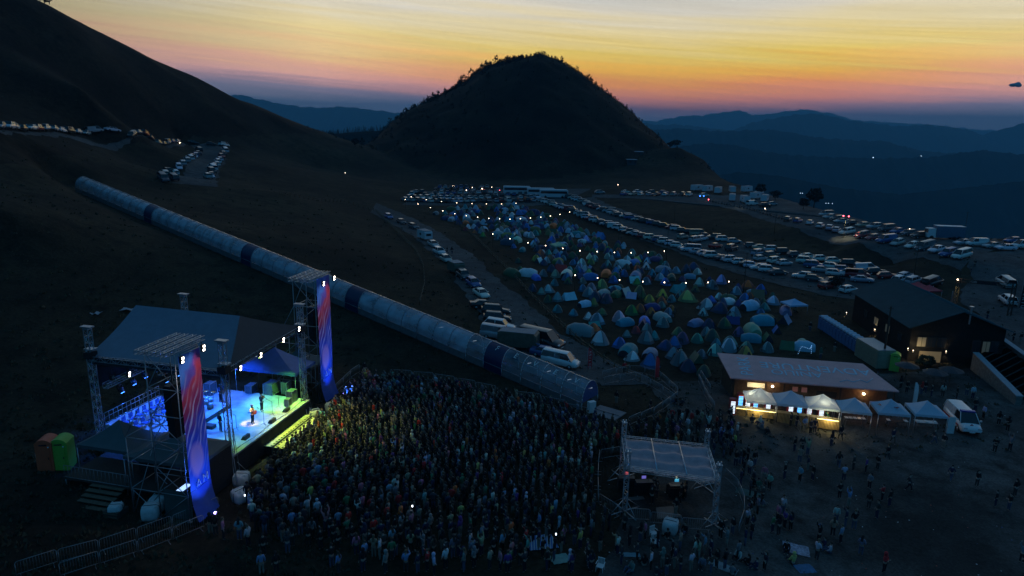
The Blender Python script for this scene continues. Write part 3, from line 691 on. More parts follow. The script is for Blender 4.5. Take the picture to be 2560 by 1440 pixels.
# banner scaffolds
M_BANNER = None
def banner_mat():
    m = bpy.data.materials.new('banner_print'); m.use_nodes = True; nt = m.node_tree; N = nt.nodes; L = nt.links; b = N['Principled BSDF']; b.inputs['Roughness'].default_value = .55
    tc = N.new('ShaderNodeTexCoord'); sp = N.new('ShaderNodeSeparateXYZ'); L.new(tc.outputs['Object'], sp.inputs[0])
    def mth(op, a, b_=None, c=None, cl=False):
        n = N.new('ShaderNodeMath'); n.operation = op; n.use_clamp = cl
        for i, v in enumerate((a, b_, c)):
            if v is None: continue
            if isinstance(v, (int, float)): n.inputs[i].default_value = v
            else: L.new(v, n.inputs[i])
        return n.outputs[0]
    # vertical layout of the print: deep blue top, red field, blue field, pale disc, blue hem
    cr = N.new('ShaderNodeValToRGB'); els = cr.color_ramp.elements; els[0].color = (.02, .05, .30, 1); els[1].position = .26; els[1].color = (.03, .14, .60, 1)
    for p, c in ((.33, (.04, .12, .60)), (.56, (.04, .07, .50)), (.65, (.28, .03, .14)), (.79, (.42, .04, .08)), (.85, (.10, .06, .36)), (.91, (.04, .16, .55))):
        e = els.new(p); e.color = (*c, 1)
    nz = N.new('ShaderNodeTexNoise'); nz.inputs['Scale'].default_value = .55; nz.inputs['Detail'].default_value = 3; L.new(tc.outputs['Object'], nz.inputs['Vector'])
    zz = mth('ADD', mth('DIVIDE', sp.outputs[2], 13.0), mth('MULTIPLY', mth('SUBTRACT', nz.outputs[0], .5), .30)); L.new(mth('SUBTRACT', zz, mth('MULTIPLY', sp.outputs[0], .07)), cr.inputs[0])
    # fine diagonal white streaks sweeping up the banner
    w = N.new('ShaderNodeTexNoise'); w.inputs['Scale'].default_value = 1.0; w.inputs['Detail'].default_value = 3; w.inputs['Roughness'].default_value = .7
    cb = N.new('ShaderNodeCombineXYZ'); u = mth('SUBTRACT', mth('MULTIPLY', sp.outputs[0], 1.4), mth('MULTIPLY', sp.outputs[2], .6))
    L.new(u, cb.inputs[0]); L.new(mth('MULTIPLY', sp.outputs[2], .22), cb.inputs[1]); L.new(cb.outputs[0], w.inputs['Vector'])
    st = mth('MULTIPLY', mth('MULTIPLY', mth('SUBTRACT', mth('SINE', mth('ADD', mth('MULTIPLY', mth('SUBTRACT', sp.outputs[0], mth('MULTIPLY', sp.outputs[2], .42)), 13.0), mth('MULTIPLY', w.outputs[0], 9.0))), .35), 3.0, cl=True), mth('MULTIPLY', mth('SUBTRACT', w.outputs[0], .38), 6.0, cl=True))
    band = mth('MULTIPLY', mth('SUBTRACT', 1.0, mth('ABSOLUTE', mth('DIVIDE', mth('SUBTRACT', sp.outputs[2], 7.0), 4.2))), 1.4, cl=True)
    mx = N.new('ShaderNodeMix'); mx.data_type = 'RGBA'; L.new(mth('MULTIPLY', mth('MULTIPLY', st, band), .85), mx.inputs[0]); L.new(cr.outputs[0], mx.inputs[6]); mx.inputs[7].default_value = (.62, .60, .80, 1)
    # pale pink disc low on the banner
    dx = mth('ADD', sp.outputs[0], .25); dz = mth('DIVIDE', mth('SUBTRACT', sp.outputs[2], 4.5), 2.0); rr = mth('SQRT', mth('ADD', mth('MULTIPLY', dx, dx), mth('MULTIPLY', dz, dz)))
    dk = mth('MULTIPLY', mth('SUBTRACT', .75, rr), 4.0, cl=True)
    m2 = N.new('ShaderNodeMix'); m2.data_type = 'RGBA'; L.new(dk, m2.inputs[0]); L.new(mx.outputs[2], m2.inputs[6]); m2.inputs[7].default_value = (.72, .36, .55, 1); L.new(m2.outputs[2], b.inputs['Base Color'])
    return m
M_BANNER = banner_mat(); M_HEM = mat('plain_blue_hem', (.03, .09, .42), .55, var=.1)
def scaffold_tower(sg, label, s0, s1, t0, t1, zt):
    """tube scaffold with ledgers and diagonals"""
    cs, ct = (s0 + s1) / 2, (t0 + t1) / 2
    R = sthing('scaffold_tower', label, 'scaffold tower', cs, ct, 0)
    xs = (s0 - cs, s1 - cs); ys = (t0 - ct, t1 - ct); L_ = [0, 2, 4, 6, 8, 10, zt]
    for x in xs:
        for y in ys: MB().tube((x, y, 0), (x, y, zt), .04, M_STEEL, 5).box((x, y, .03), (.25, .25, .06), M_STEEL).obj('upright', R)
    m = MB()
    for i, z in enumerate(L_[1:]):
        m = MB()
        for y in ys: m.tube((xs[0], y, z), (xs[1], y, z), .034, M_STEEL, 4)
        for x in xs: m.tube((x, ys[0], z), (x, ys[1], z), .034, M_STEEL, 4)
        m.obj('ledger', R)
    m = MB()
    for i, (z, z2) in enumerate(zip(L_, L_[1:])):
        a, b = (0, 1) if i % 2 else (1, 0)
        m.tube((xs[a], ys[1], z), (xs[b], ys[1], z2), .03, M_STEEL, 4)
        m.tube((xs[0], ys[a], z), (xs[0], ys[b], z2), .03, M_STEEL, 4); m.tube((xs[1], ys[b], z), (xs[1], ys[a], z2), .03, M_STEEL, 4)
        m.tube((xs[a], ys[0], z), (xs[b], ys[0], z2), .03, M_STEEL, 4)
    m.obj('diagonal_brace', R)
    for k in range(4):
        b = MB(); y = ys[0] + .2 + (ys[1] - ys[0] - .4) * k / 3
        truss(b, (xs[0] - .9, y, zt + .25), (xs[1] + .9, y, zt + .25), .3, 9, M_ALU, .03, .018); b.obj('top_girder', R)
    # shorter outrigger bay behind
    m = MB()
    for x in xs:
        m.tube((x, ys[1] + 2.3, 0), (x, ys[1] + 2.3, 6), .04, M_STEEL, 4)
        for z in (2, 4, 6): m.tube((x, ys[1], z), (x, ys[1] + 2.3, z), .034, M_STEEL, 4)
        m.tube((x, ys[1], 0), (x, ys[1] + 2.3, 2), .03, M_STEEL, 4); m.tube((x, ys[1] + 2.3, 4), (x, ys[1], 6), .03, M_STEEL, 4); m.tube((x, ys[1], 10), (x, ys[1] + 2.3, 6), .03, M_STEEL, 4)
    for z in (2, 4, 6): m.tube((xs[0], ys[1] + 2.3, z), (xs[1], ys[1] + 2.3, z), .034, M_STEEL, 4)
    m.tube((xs[0], ys[1] + 2.3, 0), (xs[1], ys[1] + 2.3, 4), .03, M_STEEL, 4)
    m.obj('outrigger', R)
    return R
scaffold_tower(-1, 'tall tube scaffold tower left of the stage carrying the near banner', -12.3, -9.9, -7.3, -4.9, 12.6)
scaffold_tower(1, 'tall tube scaffold tower at the far end of the stage carrying the far banner', 10.1, 12.6, -5.4, -3.0, 12.6)
def banner(label, s0, s1, t, zt):
    cs = (s0 + s1) / 2; R = sthing('banner', label, 'banner', cs, t, 0); w = s1 - s0
    def cloth(z0, z1, m, nm, amp, n=26, k=14, off=0., flare=0.):
        rows = []
        for i in range(n + 1):
            z = z0 + (z1 - z0) * i / n; r = []
            for j in range(k + 1):
                u = j / k; x = -w / 2 + w * u; y = off + amp * math.sin(u * 9 + z * 1.1) * math.sin(math.pi * u) - .10 * math.sin(math.pi * u) - flare * (1 - i / n) ** 2
                r.append((x * (1 + flare * .12 * (1 - i / n)), y, z))
            rows.append(r)
        return MB().sheet(rows, m, thick=0).obj(nm, R)
    cloth(2.35, zt, M_BANNER, 'printed_cloth', .07)
    cloth(.05, 2.33, M_HEM, 'plain_hem', .05, 8, 14, -.02, .5)
    m = MB(); m.tube((-w / 2, 0, zt), (w / 2, 0, zt), .04, M_STEEL, 5); m.obj('top_pole', R)
    # white print marks near the foot: a peak-and-circle emblem and an M shape
    e = MB(); P = M_WHITE
    for (a, b) in (((-.75, 2.5), (-.5, 3.0)), ((-.5, 3.0), (-.25, 2.5)), ((-.62, 2.55), (-.38, 2.55)), ((.1, 2.5), (.1, 3.1)), ((.1, 3.1), (.38, 2.75)), ((.38, 2.75), (.65, 3.1)), ((.65, 3.1), (.65, 2.5))):
        e.tube((a[0] * .85, -.2, a[1] + .05), (b[0] * .85, -.2, b[1] + .05), .03, P, 4)
    e.obj('printed_mark', R)
    sd = MB()
    if s0 < 0: sd.sheet([[(-w / 2, y, z) for y in np.linspace(0, 2.3, 8)] for z in (.05, 1.2, 2.3)], mat('green_grey_tarp', (.06, .09, .085), .7, var=.15)); sd.obj('side_tarp', R)
    return R
banner('blue and red printed festival banner on the near scaffold tower', -12.2, -10.0, -7.5, 12.5)
banner('blue and red printed festival banner on the far scaffold tower', 10.1, 12.7, -5.6, 12.9)
def line_array(label, s, t, z0, z1):
    R = sthing('line_array', label, 'loudspeaker', s, t, 0); n = 9
    for i in range(n):
        z = z1 - (z1 - z0) * (i + .5) / n; MB().box((0, -.04 * i * i * .06, z), (1.25, .62, (z1 - z0) / n * .93), M_BLACK, taper=.94).obj('cabinet', R)
    MB().tube((0, 0, z1), (0, 0, z1 + 1.7), .03, M_BLKMET, 4).box((0, 0, z1 + .05), (1.2, .5, .1), M_BLKMET).obj('hanging_frame', R)
line_array('black loudspeaker column hanging in the near scaffold tower', -10.75, -5.6, 5.9, 9.7)
line_array('black loudspeaker column hanging in the far scaffold tower', 11.3, -4.4, 5.9, 9.7)
# guy wires from the front tower down to the ballast bags
for i, (a, b, lb) in enumerate((((-HW, -HD, 9), (-6.3, -7.3, 1.0), 'steel guy line from near front tower to upper ballast bag'), ((-HW, -HD, 4.6), (-8.4, -8.6, 1.0), 'short guy line from near front tower to lower ballast bag'), ((-HW - .2, -HD, 9), (-7.2, -7.6, .2), 'second guy line beside the near front tower'), ((HW, -HD, 4.5), (6.3, -6.6, 1.0), 'guy line from far front tower to its ballast bag'))):
    p = SL(*a); q = SL(*b); o = MB().tube((0, 0, 0), tuple(q - p), .022, M_STEEL, 4).obj('guy_line', None, p); tag(o, lb, 'guy line', 'guy lines of the stage towers')
# ballast bags
def bag_proto():
    R = thing('ballast_bag', '', 'bulk bag'); prof = [(.5, 0), (.62, .05), (.69, .3), (.70, .65), (.66, .9), (.56, .97), (.3, .99)]
    P = []; n = 16
    b = MB(); rows = []
    for r_, z in prof:
        rows.append([(q * math.cos(a), q * math.sin(a), z) for a in [2 * math.pi * i / n for i in range(n + 1)] for q in [r_ * .86 / max(abs(math.cos(a)), abs(math.sin(a))) ** .62 * (1 + .025 * math.sin(7 * a + z * 5))]])
    rows.append([(0, 0, .97)] * (n + 1)); b.sheet(rows, M_BAG); b.obj('sack', R)
    for k in range(4):
        a = math.pi / 4 + k * math.pi / 2; MB().path([(.6 * math.cos(a - .2), .6 * math.sin(a - .2), .93), (.52 * math.cos(a), .52 * math.sin(a), 1.08), (.6 * math.cos(a + .2), .6 * math.sin(a + .2), .93)], .022, M_WHITE, 4).obj('loop', R)
    s = MB(); s.path([(-.62, 0, .1), (-.62, 0, .85), (-.4, 0, 1.0), (.4, 0, 1.0), (.62, 0, .85), (.62, 0, .1)], .022, M_BLACK, 4); s.obj('strap', R); return R
BAG = bag_proto(); GB = 'white ballast bags'
def bag(loc, label, first=[True], sc=1.):
    if first[0]: first[0] = False; BAG.location = loc; BAG['label'] = label; BAG['group'] = GB; BAG.scale = (sc,) * 3
    else: dup(BAG, loc, random.random() * 3, sc, label, GB)
def SGz(s, t): p = SL(s, t); return Vector((p.x, p.y, TZ(p.x, p.y)))
for s, t, lb in ((-6.3, -7.4, 'white bulk bag at the foot of the near front stage tower, the upper of two'), (-8.4, -8.75, 'white bulk bag beside the crowd barrier, the lower of two near the front tower'), (6.3, -6.9, 'white bulk bag at the far front stage corner by the crowd'),
                 (-8.8, 8.8, 'white bulk bag on a pallet beside the red and green toilets'), (-12.6, -4.3, 'white bulk bag on a pallet under the near scaffold tower'), (-11.4, -3.9, 'white bulk bag behind another under the near scaffold tower'), (8.6, -7.6, 'white bulk bag with an upright post beyond the far stage corner'), (-12.9, -1.6, 'half-empty white bulk bag on a crate near the stage stairs')):
    bag(SGz(s, t) + Vector((0, 0, .14 if 'pallet' in lb else 0)), lb, sc=.8 if 'half' in lb else 1.)
def pallet(loc, rz, label):
    R = thing('pallet', label, 'pallet', loc, rz, 'wooden pallets'); m = MB()
    for i in range(7): m.box((0, -.5 + i * 1 / 6, .13), (1.2, .1, .02), M_WOOD)
    m.obj('deck_boards', R); m = MB()
    for y in (-.45, 0, .45): m.box((0, y, .06), (1.2, .1, .115), M_WOOD)
    m.obj('bearers', R)
for s, t, lb in ((-8.8, 8.8, 'pallet under the bag beside the toilets'), (-12.6, -4.3, 'pallet under the bag below the near scaffold'), (-12.6, -6.2, 'pallet lying beside the near banner foot')): pallet(SGz(s, t), AN, lb)
# side tents
def peak_tent(name, label, cat, loc, rz, w, d, ez, az, m, posts=True, group=None, walls=None, ridge=0., legm=None):
    R = thing(name, label, cat, loc, rz, group); n = 8; rows = []
    b = MB()
    cs = [(-w / 2, -d / 2), (w / 2, -d / 2), (w / 2, d / 2), (-w / 2, d / 2)]
    for k in range(4):
        a = Vector((*cs[k], ez)); c = Vector((*cs[(k + 1) % 4], ez))
        # ridge offset ends
        def ap(u): 
            x = 0.
            if ridge:
                x = ridge * (1 if (a.lerp(c, u)).x > 0 else -1) * min(1, abs(a.lerp(c, u).x) / (w * .2))
            return Vector((x, 0, az))
        rows = []
        for i in range(n + 1):
            t = i / n; r = []
            for j in range(n + 1):
                u = j / n; q = a.lerp(c, u).lerp(ap(u), t); q.z = ez + (az - ez) * (t ** 1.35) ; r.append(tuple(q))
            rows.append(r)
        b.sheet(rows, m)
    b.obj('canopy', R); v = MB()
    for k in range(4):
        a = cs[k]; c = cs[(k + 1) % 4]; pts = [(a[0] + (c[0] - a[0]) * i / 12, a[1] + (c[1] - a[1]) * i / 12) for i in range(13)]
        v.sheet([[(x, y, ez) for x, y in pts], [(x * 1.004, y * 1.004, ez - .24 - .03 * (i % 2)) for i, (x, y) in enumerate(pts)]], m)
    v.obj('valance', R)
    if posts:
        for x, y in cs: MB().tube((x * .985, y * .985, 0), (x * .985, y * .985, ez), .035, legm or M_ALU, 5).obj('leg', R)
    if walls:
        for k in walls:
            a = cs[k]; c = cs[(k + 1) % 4]; pts = [(a[0] + (c[0] - a[0]) * i / 16, a[1] + (c[1] - a[1]) * i / 16) for i in range(17)]
            MB().sheet([[(x * .99 + .03 * math.sin(i * 1.9), y * .99, ez) for i, (x, y) in enumerate(pts)], [(x * .99 + .05 * math.sin(i * 1.9), y * .99, 0.) for i, (x, y) in enumerate(pts)]], M_BLACK).obj('side_wall', R)
    return R
peak_tent('side_tent', 'grey peaked tent over the monitor desk left of the stage', 'tent', SL(-8.0, 2.0, 0), AN, 3.6, 5.0, 3.3, 4.9, M_TENTD)
peak_tent('side_tent', 'flat grey tent with black side wall between stage and near scaffold', 'tent', SL(-8.4, -3.6, 0), AN, 4.4, 6.2, 3.4, 4.5, M_TENTD, walls=[0])
peak_tent('side_tent', 'blue canopy tent over equipment at the far side of the stage', 'tent', SL(8.3, -1.7, 0), AN, 3.9, 6.6, 4.3, 6.1, M_BLUEC, ridge=0.)
peak_tent('side_tent', 'dark canopy tent behind the far banner tower', 'tent', SL(12.6, -1.8, 0), AN, 3.4, 4.6, 3.2, 4.6, M_TENTD, walls=[0])
R = sthing('side_platform', 'dark raised platform with railing and steps left of the stage', 'platform', -8.6, 0, 0)
MB().box((0, 0, 1.1), (5.0, 9.5, .15), M_WOODD).obj('deck', R); m = MB()
for x in (-2.4, -.8, .8, 2.4):
    for y in (-4.6, -1.5, 1.5, 4.6): m.tube((x, y, 0), (x, y, 1.05), .045, M_STEEL, 4)
m.obj('support_leg', R)
m = MB()
for i in range(18): m.tube((-2.45, -1.2 + i * .34, 1.15), (-2.45, -1.2 + i * .34, 2.15), .015, M_STEEL, 4)
for z in (2.15, 1.2): m.tube((-2.45, -1.2, z), (-2.45, 4.6, z), .025, M_STEEL, 4)
m.obj('railing', R)
for i in range(6):
    MB().box((-2.6 - i * .42, .6, 1.0 - i * .19), (.42, 2.9, .05), M_WOOD).obj('step', R)
R = sthing('equipment_crate', 'dark crate under the half-empty bag near the stage stairs', 'crate', -12.9, -1.6, -.2); MB().box((0, 0, .35), (1.1, 1.2, .7), M_WOODD).obj('body', R); m = MB()
for z in (.1, .35, .6): m.box((-.56, 0, z), (.03, 1.2, .08), M_WOOD)
m.obj('slat', R)
R = sthing('mixing_desk', 'glowing blue monitor desk beneath the near scaffold tower', 'mixing desk', -11.2, -6.0, 1.7); MB().box((0, 0, .1), (1.5, .9, .12), M_BLKMET).obj('console', R)
MB().box((0, 0, .175), (1.35, .5, .02), M_SCREEN).obj('lit_panel', R); MB().box((0, 0, -.8), (1.6, 1.0, 1.6), M_BLACK).obj('cloth_cover', R)
R = sthing('mixing_desk', 'blue-lit monitor desk on the platform under the peaked tent', 'mixing desk', -8.2, -1.2, 1.2); MB().box((0, 0, .85), (1.2, 2.4, .15), M_BLKMET).obj('console', R)
MB().box((0, 0, .935), (.8, 2.0, .02), mat('dim_blue_screen', (.1, .2, .6), .5, emit=(.05, .2, 1), es=.5)).obj('lit_panel', R)
for x in (-.5, .5): MB().box((x, 0, .4), (.08, 2.2, .8), M_BLKMET).obj('leg', R)

# coloured stage light from the roof lamps, with added fill spots and banner washes
def spot(name, s, t, z, tgt, col, e, ang, blend=.6, r=.12):
    ld = bpy.data.lights.new(name, 'SPOT'); ld.energy = e; ld.color = col; ld.spot_size = math.radians(ang); ld.spot_blend = blend; ld.shadow_soft_size = r
    o = bpy.data.objects.new(name, ld); COL.objects.link(o); p = SL(s, t, z); q = SL(*tgt); o.location = p
    o.rotation_euler = (q - p).to_track_quat('-Z', 'Y').to_euler(); return o
spot('blue_beam', -2.6, 5.3, 5.9, (-1.5, -1.5, 2), (.02, .16, 1), 4200, 75)
spot('blue_beam', 2.0, 5.3, 6.0, (1.5, -2.0, 2), (.02, .17, 1), 5200, 80)
spot('blue_beam', 2.6, .8, 8.4, (2.8, 1.0, 2), (.02, .15, 1), 4200, 110)  # this and the next: overhead fills added to turn the back deck blue
spot('blue_beam', -2.2, 2.2, 8.4, (-2.0, 2.6, 2), (.02, .14, 1), 4200, 110)
spot('cyan_beam', -1.0, -6.0, 8.6, (-1.6, -3.6, 2), (.04, .32, 1), 2900, 66)
spot('cyan_beam', 1.5, .2, 7.6, (1.3, -3.2, 2), (.02, .22, 1), 2600, 60)
spot('green_beam', 4.6, -6.0, 8.8, (4.6, -4.0, 2), (.22, 1, .10), 4600, 48)
spot('green_beam', -5.0, -6.0, 8.6, (-4.6, -5.0, 2), (.35, 1, .10), 1100, 36)
spot('warm_spot', -.6, -6.2, 8.8, (-.31, -4.62, 3.2), (1, .62, .25), 4200, 14)
spot('yellow_beam', 2.0, -6.3, 8.9, (3.2, -10.2, -.5), (.80, 1, .18), 1600, 80)
spot('yellow_beam', -1.6, -6.3, 8.8, (.2, -9.6, .2), (.72, 1, .14), 1100, 70)
spot('yellow_beam', 3.6, -6.4, 8.9, (2.2, -7.4, .8), (.80, 1, .14), 1500, 70)  # extra spot added to brighten the slotted platforms
spot('blue_wash', -11.2, -10.2, 0.6, (-11.2, -7.6, 6), (.04, .16, 1), 800, 95)
spot('blue_wash', 11.4, -8.2, 0.6, (11.4, -5.7, 6), (.04, .16, 1), 900, 95)
spot('white_wash', -11.2, -10.4, 14.2, (-11.1, -7.6, 8), (1, .85, .8), 520, 70)
spot('white_wash', 11.2, -8.6, 14.2, (11.4, -5.7, 8), (1, .85, .8), 520, 70)

# ================================================================ CONVEYOR TUNNEL
def tunnel():
    p0 = TU0.copy(); p1 = TU1.copy()
    c0 = Vector((p0.x, p0.y, TZ(p0.x, p0.y))); 
    R = thing('conveyor_tunnel', 'long curved-roof clear plastic conveyor tunnel climbing the slope behind the stage', 'conveyor tunnel', c0)
    p0.z = c0.z; p1.z = TZ(p1.x, p1.y)
    d = (p1 - p0); L = d.length; dn = d.normalized(); hn = Vector((dn.y, -dn.x, 0)).normalized(); up = hn.cross(dn).normalized()
    if up.z < 0: up = -up
    N_ = 44
    def pos(t, a=None, h=None, q=None):
        base = p0.lerp(p1, t) - c0
        zt = TZ((base + c0).x, (base + c0).y) - c0.z; base.z = max(base.z, zt + .15) if q is None else base.z
        return base
    # smooth axis that stays above the ground
    ax = []
    for i in range(N_ + 1):
        ax.append(p0.lerp(p1, i / N_) - c0)
    W, Hh = 1.65, 3.05; lowh = 1.0
    prof = [(-W, .15), (-W, lowh)] + [(-W * math.cos(a), lowh + (Hh - lowh) * math.sin(a)) for a in [math.pi * k / 14 for k in range(1, 14)]] + [(W, lowh), (W, .15)]
    arc = prof[1:-1]
    def pt(i, x, z): return tuple(ax[i] + hn * x + Vector((0, 0, z)))
    clear = bpy.data.materials.new('clear_polycarbonate'); clear.use_nodes = True; nt = clear.node_tree; n = nt.nodes; b = n['Principled BSDF']
    b.inputs['Base Color'].default_value = (.66, .78, .92, 1); b.inputs['Roughness'].default_value = .12; b.inputs['IOR'].default_value = 2.0; b.inputs['Coat Weight'].default_value = 1.0
    tc = n.new('ShaderNodeTexCoord'); nz = n.new('ShaderNodeTexNoise'); nz.inputs['Scale'].default_value = .7; nz.inputs['Detail'].default_value = 5; nt.links.new(tc.outputs['Object'], nz.inputs[0])
    mr = n.new('ShaderNodeMapRange'); mr.inputs[1].default_value = .3; mr.inputs[2].default_value = .7; mr.inputs[3].default_value = .26; mr.inputs[4].default_value = .56; nt.links.new(nz.outputs[0], mr.inputs[0]); nt.links.new(mr.outputs[0], b.inputs['Alpha'])
    clear2 = clear.copy(); clear2.name = 'clearer_polycarbonate'
    for nn_ in clear2.node_tree.nodes:
        if nn_.type == 'MAP_RANGE': nn_.inputs[3].default_value = .10; nn_.inputs[4].default_value = .34
    lowm = mat('side_panel_plastic', (.20, .21, .22), .35, var=.2, scale=2, alpha=.75)
    bluep = mat('blue_roof_panel', (.004, .012, .065), .45, var=.12, scale=2, coat=.1)
    metal = mat('tunnel_rib_metal', (.20, .22, .25), .3, .8)
    def cx(i): return proj(c0 + ax[i])[0]
    mid = [(cx(i) + cx(i + 1)) / 2 for i in range(N_)]; bset = {min(range(N_), key=lambda i: abs(mid[i] - q)) for q in (403, 645, 916, 1236)}; blue = lambda i: i in bset
    for i in range(N_):
        m = MB(); m.sheet([[pt(i, x, z) for x, z in arc], [pt(i + 1, x, z) for x, z in arc]], bluep if blue(i) else (clear2 if i < 6 else clear))
        o = m.obj('roof_panel', R)
        if blue(i): o['label'] = 'dark blue roof panel'
        for s in (-1, 1):
            m = MB(); m.sheet([[pt(i, s * W, .18), pt(i, s * W, lowh - .02)], [pt(i + 1, s * W, .18), pt(i + 1, s * W, lowh - .02)]], bluep if blue(i) else lowm, False); 
            if s == -1 or True: m.obj('side_panel', R) if s == (1 if hn.y < 0 else -1) else None
    m = MB()
    other = MB()
    s = -1 if hn.y < 0 else 1
    for i in range(N_): other.sheet([[pt(i, s * W, .18), pt(i, s * W, lowh - .02)], [pt(i + 1, s * W, .18), pt(i + 1, s * W, lowh - .02)]], lowm, False)
    other.obj('rear_side_panels', R)
    for i in range(N_ + 1):
        m = MB(); r = []
        for (x, z), (x2, z2) in zip(prof, prof[1:]): m.tube(pt(i, x * 1.012, z + .012), pt(i, x2 * 1.012, z2 + .012), .05 if i < 7 else .045, M_ALU if i < 7 else metal, 4)
        m.obj('rib', R)
    for s in (-1, 1):
        for z, rr in ((.15, .07), (lowh, .05)):
            m = MB()
            for i in range(N_): m.tube(pt(i, s * W, z), pt(i + 1, s * W, z), rr, metal if z > .5 else M_BLKMET, 4)
            m.obj('rail', R)
    m = MB()
    for i in range(N_): m.tube(pt(i, 0, Hh + .03), pt(i + 1, 0, Hh + .03), .04, M_ALU, 4)
    m.obj('crest_highlight', R)  # bright metal line added to draw the sky highlight along the crest
    m = MB()
    for i in range(N_): m.sheet([[pt(i, -.75, .35), pt(i, .75, .35)], [pt(i + 1, -.75, .35), pt(i + 1, .75, .35)]], M_RUB)
    m.obj('conveyor_belt', R)
    m = MB()
    for i in range(0, N_ + 1, 2):
        for s in (-1, 1): 
            p = Vector(pt(i, s * (W - .1), .2)); g = TZ(p.x + c0.x, p.y + c0.y) - c0.z - .2; m.tube(p, (p.x, p.y, min(g, p.z - .1)), .07, M_BLKMET, 4)
    m.obj('support_post', R)
    # lower end: blue end panel, white control box, boarding plate
    m = MB(); e = [pt(0, x * .99, z) for x, z in arc]; m.add([tuple(Vector(q) - dn * .02) for q in e], [tuple(range(len(e)))], mat('blue_clear_end', (.03, .10, .32), .3, alpha=.7)); m.obj('end_panel', R)
    bx = MB().box((0, 0, .8), (.8, .5, 1.2), M_WHITE, rz=.5); o = bx.obj('control_box', R); o.location = ax[0] - dn * .9 + hn * (W * .7 if hn.y < 0 else -W * .7)
    # dim glowing bars added inside to stand in for light reflections near the bottom
    m = MB()
    for i in (0, 1, 2, 3, 5, 6, 8): m.box(pt(i, 0, 2.2), (.5, .06, .05), mat('dim_white_reflection', (1, 1, 1), .5, emit=(.8, .9, 1), es=.22), rz=.6)
    m.obj('reflection_bar', R)
    fs = -1 if hn.y > 0 else 1
    # white letters on the camera side of successive panels
    for i, ch in ((4, 'F'), (3, 'E'), (2, 'V'), (1, 'E'), (0, 'V')):
        cu = bpy.data.curves.new('t', 'FONT'); cu.body = ch; cu.size = .95; cu.extrude = .004; cu.align_x = 'CENTER'; to = bpy.data.objects.new('t', cu); COL.objects.link(to)
        me = bpy.data.meshes.new_from_object(to); bpy.data.objects.remove(to); me.materials.append(M_WHITE); o = bpy.data.objects.new('letter', me); COL.objects.link(o); o.parent = R
        nrm = (hn * fs * .55 + Vector((0, 0, .83))).normalized(); xx = -dn * (1 if fs == 1 else 1); xx = (xx - nrm * xx.dot(nrm)).normalized(); yy = nrm.cross(xx)
        if yy.z < 0: xx = -xx; yy = nrm.cross(xx)
        M_ = Matrix((xx, yy, nrm)).transposed().to_4x4(); M_.translation = (ax[i] + ax[i + 1]) / 2 + hn * fs * W * .62 + Vector((0, 0, lowh + (Hh - lowh) * .80)) ; o.matrix_local = M_
        for v in me.vertices: pass
    pl = thing('boarding_plate', 'flat grey boarding plate at the lower mouth of the conveyor tunnel', 'plate', c0 - dn * 2.2 + Vector((0, 0, .05)), math.atan2(dn.y, dn.x)); MB().box((0, 0, .12), (3.2, 2.6, .2), mat('grey_mat', (.16, .17, .19), .7, var=.15)).obj('plate', pl)
    MB().box((0, 0, .26), (3.0, .06, .06), metal).obj('edge_bar', pl)
tunnel()
# ================================================================ label bookkeeping for repeats
REG = []
def reg(o, base, px=None, group=None):
    if group: o['group'] = group
    REG.append((o, base, px if px is not None else proj(o.matrix_world.translation if False else o.location)[0])); return o
ORD = ['first', 'second', 'third', 'fourth', 'fifth', 'sixth', 'seventh', 'eighth', 'ninth', 'tenth', '11th', '12th', '13th', '14th', '15th', '16th', '17th', '18th', '19th', '20th', '21st', '22nd', '23rd', '24th']
def finish_labels():
    by = {}
    for o, b, x in REG: by.setdefault(b, []).append((x, o))
    for b, L in by.items():
        L.sort(key=lambda q: q[0]); n = len(L)
        for i, (x, o) in enumerate(L):
            if n == 1: o['label'] = b
            elif n == 2: o['label'] = b + (', left of two', ', right of two')[i]
            elif i == 0: o['label'] = b + ', leftmost'
            elif i == n - 1: o['label'] = b + ', rightmost'
            elif i <= n // 2: o['label'] = b + ', %s from left' % ORD[min(i, 23)]
            else: o['label'] = b + ', %s from right' % ORD[min(n - 1 - i, 23)]

# ================================================================ VEHICLES
M_PAINT = mat('car_paint', objcol=True, rough=.28, coat=.5, var=.05); M_GLASS = mat('car_glass', (.012, .014, .018), .08, spec=.8)
M_RIM = mat('wheel_rim', (.45, .46, .48), .3, .8); M_HL = mat('headlamp_glass', (.6, .62, .65), .12); M_TL = mat('tail_lamp_glass', (.35, .02, .02), .2)
KINDS = {  # length, width, lower profile (x, zlow, zbelt), cabin (x windscreen base, x roof front, x roof rear, x rear base), belt, roof
    'hatchback': (4.0, 1.72, [(-1.98, .45, .80), (-1.9, .28, .95), (-1.2, .24, .96), (0, .24, .93), (.9, .24, .90), (1.7, .26, .76), (1.95, .32, .62), (2.0, .40, .5)], (.95, .25, -1.45, -1.88), .93, 1.48),
    'saloon car': (4.5, 1.76, [(-2.22, .45, .82), (-2.15, .28, .98), (-1.4, .24, 1.0), (0, .24, .94), (1.0, .24, .90), (1.9, .26, .76), (2.2, .32, .60), (2.25, .42, .5)], (1.0, .3, -.95, -1.6), .94, 1.44),
    'SUV': (4.5, 1.85, [(-2.22, .55, .95), (-2.18, .38, 1.10), (-1.4, .34, 1.10), (0, .34, 1.08), (1.0, .34, 1.05), (1.8, .36, .98), (2.15, .42, .80), (2.22, .5, .62)], (1.05, .45, -1.75, -2.12), 1.06, 1.72),
    'van': (5.0, 1.95, [(-2.48, .5, 1.2), (-2.46, .36, 1.25), (-1.4, .32, 1.25), (0, .32, 1.2), (1.3, .32, 1.12), (2.1, .34, .98), (2.42, .42, .80), (2.48, .5, .65)], (1.75, .95, -2.35, -2.46), 1.2, 1.98),
}
